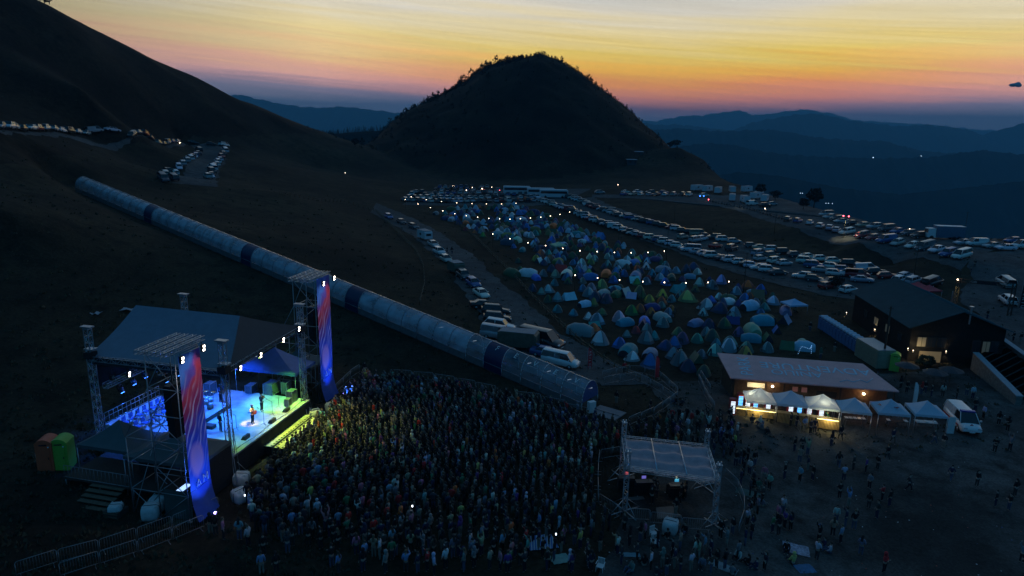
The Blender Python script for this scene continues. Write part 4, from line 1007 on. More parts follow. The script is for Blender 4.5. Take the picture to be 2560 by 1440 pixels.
def car_proto(kind):
    Ln, W, lp, (xa, xb, xc, xd), belt, roof = KINDS[kind]; h = W / 2
    R = thing('parked_' + kind.lower().replace(' ', '_'), kind, 'van' if kind == 'van' else 'car'); R.color = (.7, .7, .7, 1)
    rows = []
    for x, zl, zb in lp:
        k = 1 - .12 * max(0, abs(x) / (Ln / 2) - .55) / .45
        w = h * k; rows.append([(x, -w * .90, zl), (x, -w, zl + .15), (x, -w, (zl + zb) / 2 + .08), (x, -w * .93, zb), (x, -w * .5, zb + .035), (x, 0, zb + .045), (x, w * .5, zb + .035), (x, w * .93, zb), (x, w, (zl + zb) / 2 + .08), (x, w, zl + .15), (x, w * .90, zl)])
    b = MB().sheet(rows, M_PAINT); n = len(rows[0])
    b.add(rows[0], [tuple(range(n - 1, -1, -1))], M_PAINT); b.add(rows[-1], [tuple(range(n))], M_PAINT)
    b.add([rows[0][0], rows[0][-1], rows[-1][-1], rows[-1][0]], [(0, 1, 2, 3)], M_RUB)
    wr = h * .70; wb = h * .92
    rz = roof
    b.sheet([[(x, y * wr * 1.02, rz - .05 * (abs(y) ** 3) - (.03 if x in (xb, xc) else 0)) for y in (-1, -.6, 0, .6, 1)] for x in (xb + .02, xb - .2, (xb + xc) / 2, xc + .2, xc - .02)], M_PAINT, thick=.04)
    for s in (-1, 1):
        for (x0, x1) in ((xa, xb), (xd, xc), ((xb + xc) / 2 + .1, (xb + xc) / 2 + .05)):
            z0 = np.interp(x0, [p[0] for p in lp], [p[2] for p in lp]); b.tube((x0, s * wb, z0), (x1, s * wr, rz - .05), .045, M_PAINT, 4)
        if kind == 'van': b.add([(-2.35, s * wb * 1.0, belt), (.1, s * wb, belt), (.1, s * (wr + .02), rz - .06), (-2.3, s * (wr + .02), rz - .06)], [(0, 1, 2, 3), (3, 2, 1, 0)], M_PAINT)
        b.box((.78 if kind != 'van' else 1.4, s * (h + .09), belt + .08), (.12, .18, .12), M_PAINT)
    b.obj('body', R)
    g = MB(); zf = np.interp(xa, [p[0] for p in lp], [p[2] for p in lp]) - .02; zr = np.interp(xd, [p[0] for p in lp], [p[2] for p in lp]) - .02
    zm = belt - .03
    P = [(xa, -wb * .95, zf), (xa, wb * .95, zf), (xb, wr * .96, rz - .03), (xb, -wr * .96, rz - .03), (xd, -wb * .95, zr), (xd, wb * .95, zr), (xc, wr * .96, rz - .03), (xc, -wr * .96, rz - .03)]
    g.add(P, [(0, 1, 2, 3), (5, 4, 7, 6), (4, 0, 3, 7), (1, 5, 6, 2)], M_GLASS); g.obj('windows', R)
    rr = .33 if kind in ('SUV', 'van') else .30
    for x in (Ln * .30, -Ln * .29):
        for s in (-1, 1):
            w = MB().tube((x, s * (h - .20), rr), (x, s * (h + .01), rr), rr, M_RUB, 12).obj('wheel', R)
            MB().tube((x, s * (h - .02), rr), (x, s * (h + .02), rr), rr * .62, M_RIM, 8).obj('rim', w)
    for s in (-1, 1):
        z = lp[-2][2] + .02; MB().box((Ln / 2 - .10, s * h * .66, z - .02), (.16, .34, .13), M_HL).obj('headlight', R)
        MB().box((-Ln / 2 + .06, s * h * .74, lp[0][2] + .04), (.12, .2, .16), M_TL).obj('taillight', R)
    MB().box((Ln / 2 - .02, 0, .45), (.04, .5, .11), M_WHITE).obj('number_plate', R)
    return R
PROTO = {k: car_proto(k) for k in KINDS}
def simple_proto(kind):
    """a small far-off car: one mesh, same shape"""
    src = PROTO[kind]; m = MB()
    for c in src.children:
        if c.name.split('.')[0] not in ('body', 'windows', 'wheel'): continue
        me = c.data; mats = [x for x in me.materials]
        for f in me.polygons: m.add([me.vertices[i].co[:] for i in f.vertices], [tuple(range(len(f.vertices)))], mats[f.material_index], False)
    o = m.obj('parked_' + kind.lower().replace(' ', '_')); o['category'] = 'van' if kind == 'van' else 'car'; return o
SIMPLE = {k: simple_proto(k) for k in KINDS}
USED = set()
PAINTS = [('white', (.78, .78, .78), 30), ('silver', (.42, .44, .46), 22), ('black', (.015, .015, .018), 16), ('dark grey', (.07, .075, .085), 14), ('blue', (.04, .10, .30), 8), ('red', (.40, .02, .02), 5), ('beige', (.40, .36, .28), 3)]
def pick_paint():
    t = random.uniform(0, sum(p[2] for p in PAINTS))
    for n, c, w in PAINTS:
        t -= w
        if t <= 0: return n, c
    return PAINTS[0][:2]
def put_car(loc, head, kind=None, paint=None, zone='', far=False, group=None, sc=None, px=None):
    kind = kind or random.choices(['hatchback', 'saloon car', 'SUV', 'van'], [45, 20, 27, 8])[0]
    if paint is None: pn, pc = pick_paint()
    else: pn, pc = [(p[0], p[1]) for p in PAINTS if p[0] == paint][0]
    pc = tuple(c * random.uniform(.88, 1.08) for c in pc)
    src = (SIMPLE if far else PROTO)[kind]; sc = sc or random.uniform(.95, 1.04)
    if (kind, far) not in USED:
        USED.add((kind, far)); o = src; o.location = loc; o.rotation_euler = (0, 0, head); o.scale = (sc,) * 3; tree_ = [o] + list(o.children)
    else: o = dup(src, loc, head, sc); tree_ = [o] + list(o.children)
    # slope the car with the ground
    f = Vector((math.cos(head), math.sin(head))); a = TZ(loc[0] + f.x * 1.4, loc[1] + f.y * 1.4); b = TZ(loc[0] - f.x * 1.4, loc[1] - f.y * 1.4)
    o.rotation_euler = (0, -math.atan2(a - b, 2.8), head)
    for q in tree_: q.color = (*pc, 1)
    reg(o, '%s %s %s' % (pn, kind, zone), px, group); return o
def row(pts, spacing, off, zone, group, far=False, jit=8, keep=1., kinds=None, lat=0., start=0.):
    W = [G(*p) for p in pts]; L = [0]
    for a, b in zip(W, W[1:]): L.append(L[-1] + (b - a).length)
    t = start; n = 0
    while t < L[-1]:
        k = 0
        while k < len(L) - 2 and L[k + 1] < t: k += 1
        f = (t - L[k]) / max(.01, L[k + 1] - L[k]); p = W[k].lerp(W[k + 1], f); d = (W[k + 1] - W[k]).to_2d().normalized()
        if random.random() < keep:
            h = math.atan2(d.y, d.x) + math.radians(off + random.gauss(0, jit * .5)) + (math.pi if random.random() < .3 else 0)
            x, y = p.x - d.y * lat + random.gauss(0, .12), p.y + d.x * lat
            put_car(Vector((x, y, TZ(x, y) + .08)), h, zone=zone, group=group, far=far, kind=random.choice(kinds) if kinds else None); n += 1
        t += spacing * random.uniform(.92, 1.15)
    return n
def list_cars(lst, off_deg, zone, group, far=False):
    for q in lst:
        p = G(q[0], q[1]); put_car(p + Vector((0, 0, .08)), math.radians(off_deg + random.gauss(0, 4)), zone=zone, group=group, far=far, kind=q[2] if len(q) > 2 else None, paint=q[3] if len(q) > 3 else None)
g1 = 'cars parked along the hillside road'; g2 = 'cars parked around the hairpin'; g3 = 'vehicles parked along the gravel track'; g4 = 'cars in the lower car park'; g5 = 'cars on the upper terrace'; g6 = 'cars in the far car park'
row([(0, 323), (60, 327), (150, 331), (230, 333), (330, 342), (450, 357)], 5.6, 0, 'in the line along the dark hillside road', g1, far=True, jit=3)
row([(484, 360), (530, 364), (572, 369)], 6, 0, 'at the top of the hairpin bend', g2, far=True, jit=4)
row([(408, 452), (438, 432), (470, 405), (500, 376)], 6.6, 20, 'on the left edge of the hairpin road', g2, far=True, jit=6)
row([(521, 447), (535, 418), (553, 395), (566, 374)], 7.0, 20, 'on the right edge of the hairpin road', g2, far=True, jit=6)
put_car(G(432, 450) + Vector((0, 0, .08)), 2.4, 'SUV', 'dark grey', 'at the lower end of the hairpin row', True, g2)
for px, py, hd, kd, pt_ in ((972, 547, 118, 'hatchback', 'blue'), (1003, 560, 120, 'saloon car', 'black'), (1034, 572, 125, 'hatchback', 'dark grey'), (1083, 617, 118, 'saloon car', 'silver'), (1098, 637, 118, 'SUV', 'white'), (1115, 655, 116, 'hatchback', 'silver'),
                        (1158, 697, 115, 'SUV', 'dark grey'), (1183, 716, 116, 'hatchback', 'blue'), (1203, 742, 118, 'saloon car', 'white'), (1208, 772, 12, 'saloon car', 'black'), (1238, 788, 6, 'SUV', 'black'),
                        (1242, 806, 4, 'SUV', 'black'), (1248, 828, -12, 'SUV', 'white'), (1243, 848, -8, 'van', 'silver'), (1262, 850, -4, 'hatchback', 'silver'), (1365, 893, -18, 'saloon car', 'blue'), (1400, 915, -22, 'van', 'white')):
    put_car(G(px, py) + Vector((0, 0, .08)), math.radians(hd + (180 if hd > 90 else 0)), kd, pt_, 'parked in line beside the gravel track', group=g3)
M_BOXD = mat('green_grey_trailer', (.10, .12, .09), .6, var=.25, scale=2); M_CARA = mat('caravan_shell', (.66, .68, .70), .4, var=.06)
# caravan, box trailers, long dark van
def box_trailer(px, py, hd, L, W, H, m, lab, nm, cat, win=False):
    p = G(px, py); R = thing(nm, lab, cat, p + Vector((0, 0, .08)), math.radians(hd))
    b = MB(); pr = [(-L / 2, .5), (-L / 2 + .05, H), (-L / 2 + .5, H + .08), (L / 2 - .5, H + .08), (L / 2 - .08, H - .25), (L / 2, .5)]
    b.add([(x, -W / 2, z) for x, z in pr] + [(x, W / 2, z) for x, z in pr], [tuple(range(5, -1, -1)), tuple(range(6, 12))] + [(i, (i + 1) % 6, (i + 1) % 6 + 6, i + 6) for i in range(6)], m); b.obj('body', R)
    m2 = MB().box((0, 0, H + .11), (L - .6, W - .1, .05), mat(nm + '_roof', (.22, .24, .27), .6, var=.2)); m2.obj('roof', R)
    if win:
        MB().box((L / 2 - .02, 0, H - .8), (.05, W * .6, .5), M_GLASS).obj('window', R); MB().box((-.3, -W / 2, H - .85), (.9, .05, .5), M_GLASS).obj('window', R); MB().box((-.3, W / 2, H - .85), (.9, .05, .5), M_GLASS).obj('window', R)
    for s in (-1, 1):
        for x in ((-.2,) if L < 5 else (-L * .3, L * .32)): MB().tube((x, s * (W / 2 - .2), .33), (x, s * (W / 2 + .02), .33), .33, M_RUB, 12).obj('wheel', R)
    if L < 5: MB().tube((L / 2, 0, .5), (L / 2 + 1.1, 0, .45), .05, M_STEEL, 4).obj('drawbar', R)
box_trailer(1062, 600, -58, 4.6, 2.1, 2.3, M_CARA, 'small white caravan with rear window parked beside the gravel track', 'caravan', 'caravan', True)
box_trailer(1140, 683, -60, 3.6, 2.2, 2.1, M_BOXD, 'square box trailer with pale roof parked between cars on the gravel track', 'box_trailer', 'trailer')
box_trailer(1296, 872, -14, 5.4, 2.3, 2.4, M_BOXD, 'green-grey kiosk trailer with flat roof behind the tunnel', 'box_trailer', 'trailer')
put_car(G(1352, 868) + Vector((0, 0, .08)), math.radians(-30), 'van', 'black', 'with long roof parked behind the kiosk trailer', group=g3, sc=1.3)
# lower car park
row([(1350, 503), (1380, 513), (1422, 527), (1472, 549), (1520, 567), (1567, 582), (1600, 593), (1650, 606)], 2.9, 60, 'in the lower car park front row, left part', g4, far=True)
row([(1650, 606), (1700, 621), (1735, 633), (1780, 646), (1840, 659), (1878, 670)], 2.8, 65, 'in the lower car park front row, middle part', g4)
row([(1878, 670), (1925, 684), (1960, 692)], 2.9, 62, 'in the lower car park front row, right part', g4)
row([(2004, 697), (2060, 710), (2110, 716)], 3.0, 35, 'in the front row near the lodge', g4)
row([(1417, 494), (1450, 504), (1483, 520), (1517, 530), (1545, 541), (1578, 549), (1617, 558)], 3.0, 60, 'in the lower car park back row, left part', g4, far=True)
row([(1617, 558), (1735, 588), (1800, 603), (1860, 613)], 3.1, 50, 'in the lower car park back row, middle part', g4, far=True)
row([(1880, 620), (1935, 631), (1986, 643), (2060, 654), (2100, 662)], 3.2, 55, 'in the lower car park below the grassy bank', g4)
list_cars([(1706, 597), (1738, 606), (1754, 602), (1788, 621), (1828, 627, 'SUV', 'dark grey')], 40, 'in the left car park cluster', g4)
list_cars([(1896, 640), (1900, 652), (1926, 645), (1937, 659), (1960, 664)], 30, 'in the middle car park cluster', g4)
list_cars([(2016, 660), (2035, 671), (2054, 681), (2080, 673), (2088, 690), (2110, 681), (2124, 690), (2144, 695), (2155, 706, 'saloon car', 'silver')], -28, 'in the double row by the white van', g4)
list_cars([(2126, 667, 'SUV', 'black'), (2166, 679, 'van', 'white'), (2190, 686, 'hatchback', 'black'), (2218, 697, 'hatchback', 'red')], -15, 'at the right end of the lower car park', g4)
list_cars([(2250, 706, 'hatchback', 'white'), (2284, 710, 'SUV', 'silver'), (2330, 716, 'van', 'black'), (2262, 697, 'hatchback', 'silver')], 30, 'behind the lodge roof by the red tents', g4)
list_cars([(2066, 722, 'hatchback', 'red'), (2120, 732, 'hatchback', 'white')], 30, 'beside the dark lodge roof corner', g4)
# upper terrace
list_cars([(1969, 553), (1994, 557), (2024, 562), (2050, 570), (2073, 575), (2091, 580)], 52, 'in the upper terrace front row, left part', g5)
list_cars([(2117, 586, 'SUV', 'white')], 200, 'lit by the lamp post on the terrace', g5)
list_cars([(2155, 595), (2181, 600), (2215, 607, 'van', 'blue'), (2243, 613), (2282, 619), (2312, 625), (2342, 631), (2370, 641, 'SUV', 'blue'), (2403, 646, 'van', 'white')], 205, 'in the upper terrace front row, right part', g5)
list_cars([(2065, 541), (2072, 547), (2092, 553), (2102, 558), (2125, 563), (2155, 568), (2185, 573), (2215, 579), (2243, 584), (2270, 590), (2297, 596)], 200, 'in the terrace back row above the valley', g5)
list_cars([(2406, 613), (2440, 616, 'van', 'white'), (2478, 621), (2512, 626), (2530, 608), (2556, 622, 'van', 'white')], 190, 'at the right end of the upper terrace', g5)
list_cars([(2517, 760, 'SUV', 'white'), (2512, 716, 'van', 'silver')], 80, 'beside the timber gateway at the right edge', g5)
row([(1560, 489), (1640, 490), (1735, 491)], 3.1, 70, 'in the far row on the ridge road', g5, far=True, keep=.95)
row([(1500, 485), (1600, 483), (1700, 486)], 5.5, 20, 'behind the ridge road row', g5, far=True, keep=.8)
for i, q in enumerate([(1742, 478), (1768, 480), (1795, 484), (1830, 482), (1866, 481), (1898, 487), (1830, 503), (1862, 508), (1888, 498), (1911, 505)]):
    p = G(*q); box_trailer(q[0], q[1], 30 + i * 17 % 60, 5.6, 2.2, 2.6, M_CARA, ('white camper van on the ridge, ' + ('leftmost, under the hill spur', 'second from the left', 'third along the back', 'fourth along the back beside the awning', 'fifth along the back', 'rightmost of the back row', 'leftmost of the front ones', 'second of the front ones', 'tucked between two rows', 'rightmost of the front ones')[i]), 'camper_van', 'camper van', True)
list_cars([(1912, 519, 'SUV', 'black'), (1930, 514, 'hatchback', 'silver'), (1760, 492, 'hatchback', 'white'), (1880, 514, 'van', 'white')], 20, 'beside the camper vans on the ridge', g5, far=True)
# far car park: two near rows as cars, the rest as one mass behind
row([(1012, 503), (1180, 506), (1345, 505)], 2.45, 88, 'in the nearest row of the far car park', g6, far=True, jit=4)
row([(1022, 496), (1180, 498), (1345, 497)], 2.45, 88, 'in the second row of the far car park', g6, far=True, jit=4, keep=.9)
def far_mass():
    m = MB(); me = {}
    tmpl = {k: SIMPLE[k].data for k in SIMPLE}; pm = [mat('far_paint_' + n.replace(' ', '_'), c, .3, coat=.4, var=.05) for n, c, w in PAINTS[:5]]
    for (a, b) in (((1030, 489), (1330, 489)), ((1040, 483), (1300, 483)), ((1090, 477), (1260, 477)), ((1100, 471), (1230, 470))):
        A, B = G(*a), G(*b); n = int((B - A).length / 2.6)
        for i in range(n):
            if random.random() < .1: continue
            p = A.lerp(B, i / n); z = TZ(p.x, p.y) + .08; k = random.choice(['hatchback', 'saloon car', 'SUV']); t = tmpl[k]; h = math.pi / 2 + random.gauss(0, .05); ca, sa = math.cos(h), math.sin(h); pmi = random.choice(pm)
            for f in t.polygons:
                mt = t.materials[f.material_index]; mt = pmi if mt == M_PAINT else mt
                m.add([(p.x + v.co.x * ca - v.co.y * sa, p.y + v.co.x * sa + v.co.y * ca, z + v.co.z) for v in (t.vertices[i_] for i_ in f.vertices)], [tuple(range(len(f.vertices)))], mt)
    o = m.obj('parked_cars'); tag(o, 'packed mass of parked cars at the back of the far car park', 'cars', kind='stuff')
far_mass()
def bus(px, py, hd, lab):
    p = G(px, py); R = thing('bus', lab, 'bus', p + Vector((0, 0, .08)), math.radians(hd), 'white coaches at the far car park'); L, W, H = 11.5, 2.5, 3.4
    rows = []
    for x, k, h0 in ((-L / 2, .97, H - .15), (-L / 2 + .2, 1, H), (L / 2 - .5, 1, H), (L / 2, .96, H - .35)): rows.append([(x, -W / 2 * k, .35), (x, -W / 2 * k, h0 - .12), (x, -W / 2 * k + .15, h0), (x, W / 2 * k - .15, h0), (x, W / 2 * k, h0 - .12), (x, W / 2 * k, .35)])
    b = MB().sheet(rows, M_CARA, False); b.add(rows[0], [(5, 4, 3, 2, 1, 0)], M_CARA); b.add(rows[-1], [(0, 1, 2, 3, 4, 5)], M_CARA); b.obj('body', R)
    for s in (-1, 1): MB().box((0, s * (W / 2 + .01), 2.3), (L - .8, .03, .95), M_GLASS).obj('side_windows', R)
    MB().box((L / 2 + .0, 0, 2.0), (.05, W - .3, 1.3), M_GLASS).obj('windscreen', R)
    for x in (-L * .3, L * .3):
        for s in (-1, 1): MB().tube((x, s * 1.0, .48), (x, s * 1.27, .48), .48, M_RUB, 12).obj('wheel', R)
bus(1292, 486, 3, 'white coach standing alone behind the far car park, leftmost of three'); bus(1352, 491, 5, 'white coach partly hidden, middle one of three'); bus(1384, 495, 3, 'white coach with long window band, rightmost of three')
# white lorry on the terrace
p = G(2352, 598); R = thing('lorry', 'large pale lorry with box body standing on the upper terrace above the valley', 'lorry', p, math.radians(172))
MB().box((-1.6, 0, 2.0), (6.6, 2.4, 2.7), mat('lorry_box', (.10, .16, .24), .5, var=.1)).obj('cargo_box', R); MB().box((-1.6, 0, 3.39), (6.62, 2.42, .06), M_WHITE).obj('roof_edge', R)
MB().box((2.7, 0, 1.6), (1.9, 2.3, 2.2), M_WHITE, taper=.92).obj('cab', R); MB().box((3.62, 0, 2.05), (.06, 2.0, .8), M_GLASS).obj('windscreen', R)
for x in (-3.6, -2.5, 2.7):
    for s in (-1, 1): MB().tube((x, s * .95, .48), (x, s * 1.2, .48), .48, M_RUB, 12).obj('wheel', R)
# motorcycles along the terrace edge
def moto():
    R = thing('motorcycle', '', 'motorcycle', (0, 0, 0))
    for x in (-.68, .68): MB().tube((x, -.06, .31), (x, .06, .31), .31, M_RUB, 12).obj('wheel', R)
    b = MB(); b.tube((-.68, 0, .31), (0, 0, .55), .04, M_STEEL, 5); b.tube((.68, 0, .31), (.48, 0, .95), .04, M_STEEL, 5); b.tube((.45, 0, .85), (-.3, 0, .7), .06, M_BLKMET, 5); b.obj('frame', R)
    MB().ball((.18, 0, .82), .2, M_BLKMET, 8, 6, .7).obj('tank', R); MB().box((-.35, 0, .82), (.65, .24, .1), M_RUB).obj('seat', R); MB().box((0, 0, .45), (.4, .25, .35), M_STEEL).obj('engine', R)
    MB().tube((.45, -.35, 1.03), (.45, .35, 1.03), .02, M_BLKMET, 4).obj('handlebar', R); return R
MO = moto(); A = [G(*q) for q in ((1776, 505), (1820, 514), (1870, 524), (1915, 537), (1955, 549))]; W_ = resample(A, 26)
for i, p in enumerate(W_):
    q = Vector((p.x, p.y, TZ(p.x, p.y) + .08)); o = MO if i == 0 else dup(MO, q, 0); o.location = q; o.rotation_euler.z = 1.0 + random.gauss(0, .12)
    reg(o, 'dark motorcycle parked at the edge of the upper terrace', None, 'motorcycles along the terrace edge')
# ambulance van
p = G(2402, 1068); a = G(2376, 1035); b_ = G(2430, 1090); hd = math.atan2(b_.y - a.y, b_.x - a.x)
R = PROTO['van']; o = dup(R, p + Vector((0, 0, .08)), hd, 1.08, 'white ambulance van with blue light bar beside the last stall'); o.name = 'ambulance_van'; o['category'] = 'ambulance'
for k in o.children: k.color = (.80, .80, .80, 1)
if 'group' in o: del o['group']
MB().box((.8, 0, 2.03), (.35, 1.3, .14), mat('blue_light_bar', (.02, .06, .4), .2)).obj('light_bar', o); m = MB()
for s in (-1, 1): m.box((-.3, s * .99, .75), (3.8, .02, .14), mat('red_stripe', (.5, .03, .03), .5))
m.obj('side_stripe', o)
m = MB(); m.box((2.1, 0, 1.02), (.03, .1, .32), MATS['red_stripe']); m.box((2.1, 0, 1.02), (.034, .32, .1), MATS['red_stripe']); m.obj('red_cross', o)

# lit car lamps
for i, (px, py, m, r, lb) in enumerate([(1578, 486, M_BULB, .22, 'bright white headlight glare in the far ridge row'), (1624, 486, M_BULB, .16, 'left one of a pair of headlights in the ridge row'), (1638, 486, M_BULB, .16, 'right one of a pair of headlights in the ridge row'), (1718, 487, M_BULB, .17, 'left headlight of the car turning at the ridge corner'), (1728, 487, M_BULB, .17, 'right headlight of the car turning at the ridge corner'),
        (1750, 492, M_LAMPB, .2, 'left violet headlight near the motorcycles'), (1759, 492, M_LAMPB, .2, 'right violet headlight near the motorcycles'), (1771, 501, M_TAIL, .2, 'red tail lamp at the end of the motorcycle row'), (1912, 524, M_BULB, .16, 'white lamp among the campers above the terrace road'),
        (1131, 466, M_BULB, .16, 'left headlight behind the far car park'), (1136, 466, M_BULB, .16, 'right headlight behind the far car park'), (1166, 477, M_BULB, .14, 'small headlight in the far car park'), (1181, 470, M_BULB, .14, 'small white lamp left of the bright lamp in the far park'), (1205, 473, M_BULB, .22, 'bright pinkish lamp in the middle of the far car park'), (1210, 476, M_TAIL, .2, 'red lamp beside the bright lamp in the far park'), (1249, 477, M_TAIL, .14, 'red tail lamp right in the far car park'), (1229, 469, M_BULB, .11, 'faint lamp above the far car park'),
        (450, 359, M_BULB, .17, 'headlight of a car on the dark hillside road'), (863, 433, M_BULB, .11, 'headlight of a lone car on the dark slope'), (1545, 463, M_BULB, .14, 'tiny lamp at the foot of the cone hill'), (2273, 577, M_BULB, .16, 'white lamp in the back row of the upper terrace')]):
    p = G(px, py + 3); o = MB().ball((0, 0, 0), r, m, 8, 6).obj('lit_lamp', None, p + Vector((0, 0, .75))); tag(o, lb, 'lamp')

# ================================================================ CAMP: tents
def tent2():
    m = mat('tent_cloth_shaded_panel', objcol=True, rough=.65, var=.1, scale=1.3); nt = m.node_tree; b = nt.nodes['Principled BSDF']; src = b.inputs['Base Color'].links[0].from_socket
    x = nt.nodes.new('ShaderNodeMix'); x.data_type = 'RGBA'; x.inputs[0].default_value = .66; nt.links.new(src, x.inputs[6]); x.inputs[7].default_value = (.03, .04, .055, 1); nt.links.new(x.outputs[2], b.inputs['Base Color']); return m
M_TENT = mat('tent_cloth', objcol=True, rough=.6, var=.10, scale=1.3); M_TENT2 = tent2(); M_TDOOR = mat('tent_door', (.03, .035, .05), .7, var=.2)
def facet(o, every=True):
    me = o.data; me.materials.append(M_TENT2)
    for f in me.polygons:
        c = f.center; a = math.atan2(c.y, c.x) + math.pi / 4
        if int(math.floor(a / (math.pi / 2))) % 2 == 0 or c.z < .22: f.material_index = len(me.materials) - 1  # second-tone panels and a low band, darkened to give tents shaded sides
def dome_proto(kind):
    R = thing('camping_tent', '', 'tent'); b = MB(); n = 24; k = 7; rows = []; M2 = M_TENT2
    if kind == 'dome':
        for j in range(k + 1):
            t = j / k; r = (1 - t) if t < 1 else 0; z = 1.46 * (1 - (1 - t) ** 1.75); rr = []
            for i in range(n + 1):
                a = 2 * math.pi * i / n; c = 1 - .30 * abs(math.cos(2 * (a - math.pi / 4))) ** 1.5 * math.sin(math.pi * min(1, t + .15)) ** .6; q = 1.18 / max(abs(math.cos(a)), abs(math.sin(a))) ** .55
                rr.append((r * q * math.cos(a - math.pi / 4) * (c if t < 1 else 1), r * q * .88 * math.sin(a - math.pi / 4), z))
            rows.append(rr)
        b.sheet(rows, M_TENT, False); facet(b.obj('flysheet', R))
        MB().add([(-.42, -1.13, .06), (.42, -1.13, .06), (.18, -.88, .80), (0, -.80, .92), (-.18, -.88, .80)], [(0, 1, 2, 3, 4)], M_TDOOR).obj('door', R)
        m = MB()
        for s in (-1, 1):
            for s2 in (-1, 1): m.path([(s * 1.02 * (1 - t), s2 * .90 * (1 - t), 1.47 * (1 - (1 - t) ** 1.75) + .02) for t in (0, .2, .4, .6, .8, 1)], .018, M_BLKMET, 3)
        m.obj('pole', R)
    elif kind == 'tunnel':
        for i in range(9):
            x = -1.7 + 3.4 * i / 8; h = 1.35 * (1 - .32 * (abs(x) / 1.7) ** 3) * (1 if i % 3 else 1.05); w = 1.1 * (1 - .25 * (abs(x) / 1.7) ** 4)
            rows.append([(x, -w * math.cos(a), h * math.sin(a) ** .8) for a in [math.pi * q / 12 for q in range(13)]])
        b.sheet(rows, M_TENT); b.add(rows[0], [tuple(range(12, -1, -1))], M_TENT); b.obj('flysheet', R)
        MB().add([(p[0] - .0, p[1] * .97, p[2] * .97) for p in rows[-1]], [tuple(range(13))], M_TDOOR).obj('door', R)
    elif kind == 'porch':
        for j in range(k + 1):
            t = j / k; r = (1 - t) ** .85; z = 1.55 * (1 - (1 - t) ** 1.7)
            rows.append([(r * 1.35 * math.cos(a) * (1.25 if math.cos(a) > .3 else 1), r * 1.15 * math.sin(a), z - (.25 * max(0, math.cos(a)) * math.sin(math.pi * t))) for a in [2 * math.pi * i / n for i in range(n + 1)]])
        b.sheet(rows, M_TENT, False); facet(b.obj('flysheet', R))
        MB().add([(1.5, -.5, .05), (1.5, .5, .05), (1.12, .3, .82), (1.12, -.3, .82)], [(0, 1, 2, 3)], M_TDOOR).obj('door', R)
    elif kind == 'ridge':
        b.add([(-1.3, -.95, 0), (1.3, -.95, 0), (1.3, .95, 0), (-1.3, .95, 0), (-1.15, 0, 1.35), (1.15, 0, 1.35), (0, 0, 1.26), (0, -.9, .02), (0, .9, .02)],
              [(0, 7, 6, 4), (7, 1, 5, 6), (8, 3, 4, 6), (2, 8, 6, 5), (3, 0, 4)], M_TENT); b.obj('flysheet', R)
        MB().add([(1.3, -.95, 0), (1.3, .95, 0), (1.15, 0, 1.35)], [(0, 1, 2)], M_TDOOR).obj('door', R)
    return R
TP = {k: dome_proto(k) for k in ('dome', 'tunnel', 'porch', 'ridge')}; TU = set()
TC = [('pale blue', (.34, .52, .64), 12), ('grey', (.20, .28, .30), 20), ('white', (.70, .76, .78), 8), ('blue', (.02, .18, .50), 14), ('dark green', (.04, .11, .05), 18), ('dark blue', (.02, .05, .14), 16), ('teal', (.03, .27, .30), 16), ('orange', (.70, .14, .03), 2.5), ('olive', (.14, .16, .06), 5), ('purple', (.13, .07, .18), 3)]
TX = {'red': (.62, .04, .04), 'orange': (.75, .16, .04), 'yellow': (.62, .55, .08), 'green': (.10, .34, .06), 'lime green': (.36, .55, .16), 'orange and blue': (.66, .38, .08)}
def put_tent(loc, col, colname, kind, rz, sc, zone):
    src = TP[kind]
    if kind not in TU: TU.add(kind); o = src; o.location = loc; o.rotation_euler.z = rz; o.scale = sc
    else: o = dup(src, loc, rz, sc)
    for q in [o] + list(o.children): q.color = (*col, 1)
    reg(o, '%s %s tent %s' % (colname, {'dome': 'dome', 'tunnel': 'tunnel', 'porch': 'domed porch', 'ridge': 'ridge'}[kind], zone), None, 'camping tents on the camp field')
def inside(p, poly):
    c = False; x, y = p
    for i in range(len(poly)):
        (x1, y1), (x2, y2) = poly[i], poly[i - 1]
        if (y1 > y) != (y2 > y) and x < (x2 - x1) * (y - y1) / (y2 - y1) + x1: c = not c
    return c
def zone_of(px, py):
    v = 'at the far end of the camp' if py < 560 else 'in the upper middle of the camp' if py < 640 else 'in the middle of the camp' if py < 720 else 'in the nearer camp' if py < 800 else 'at the near end of the camp' if py < 880 else 'by the tunnel mouth below the camp'
    return v
TPOS = []; TQ = []
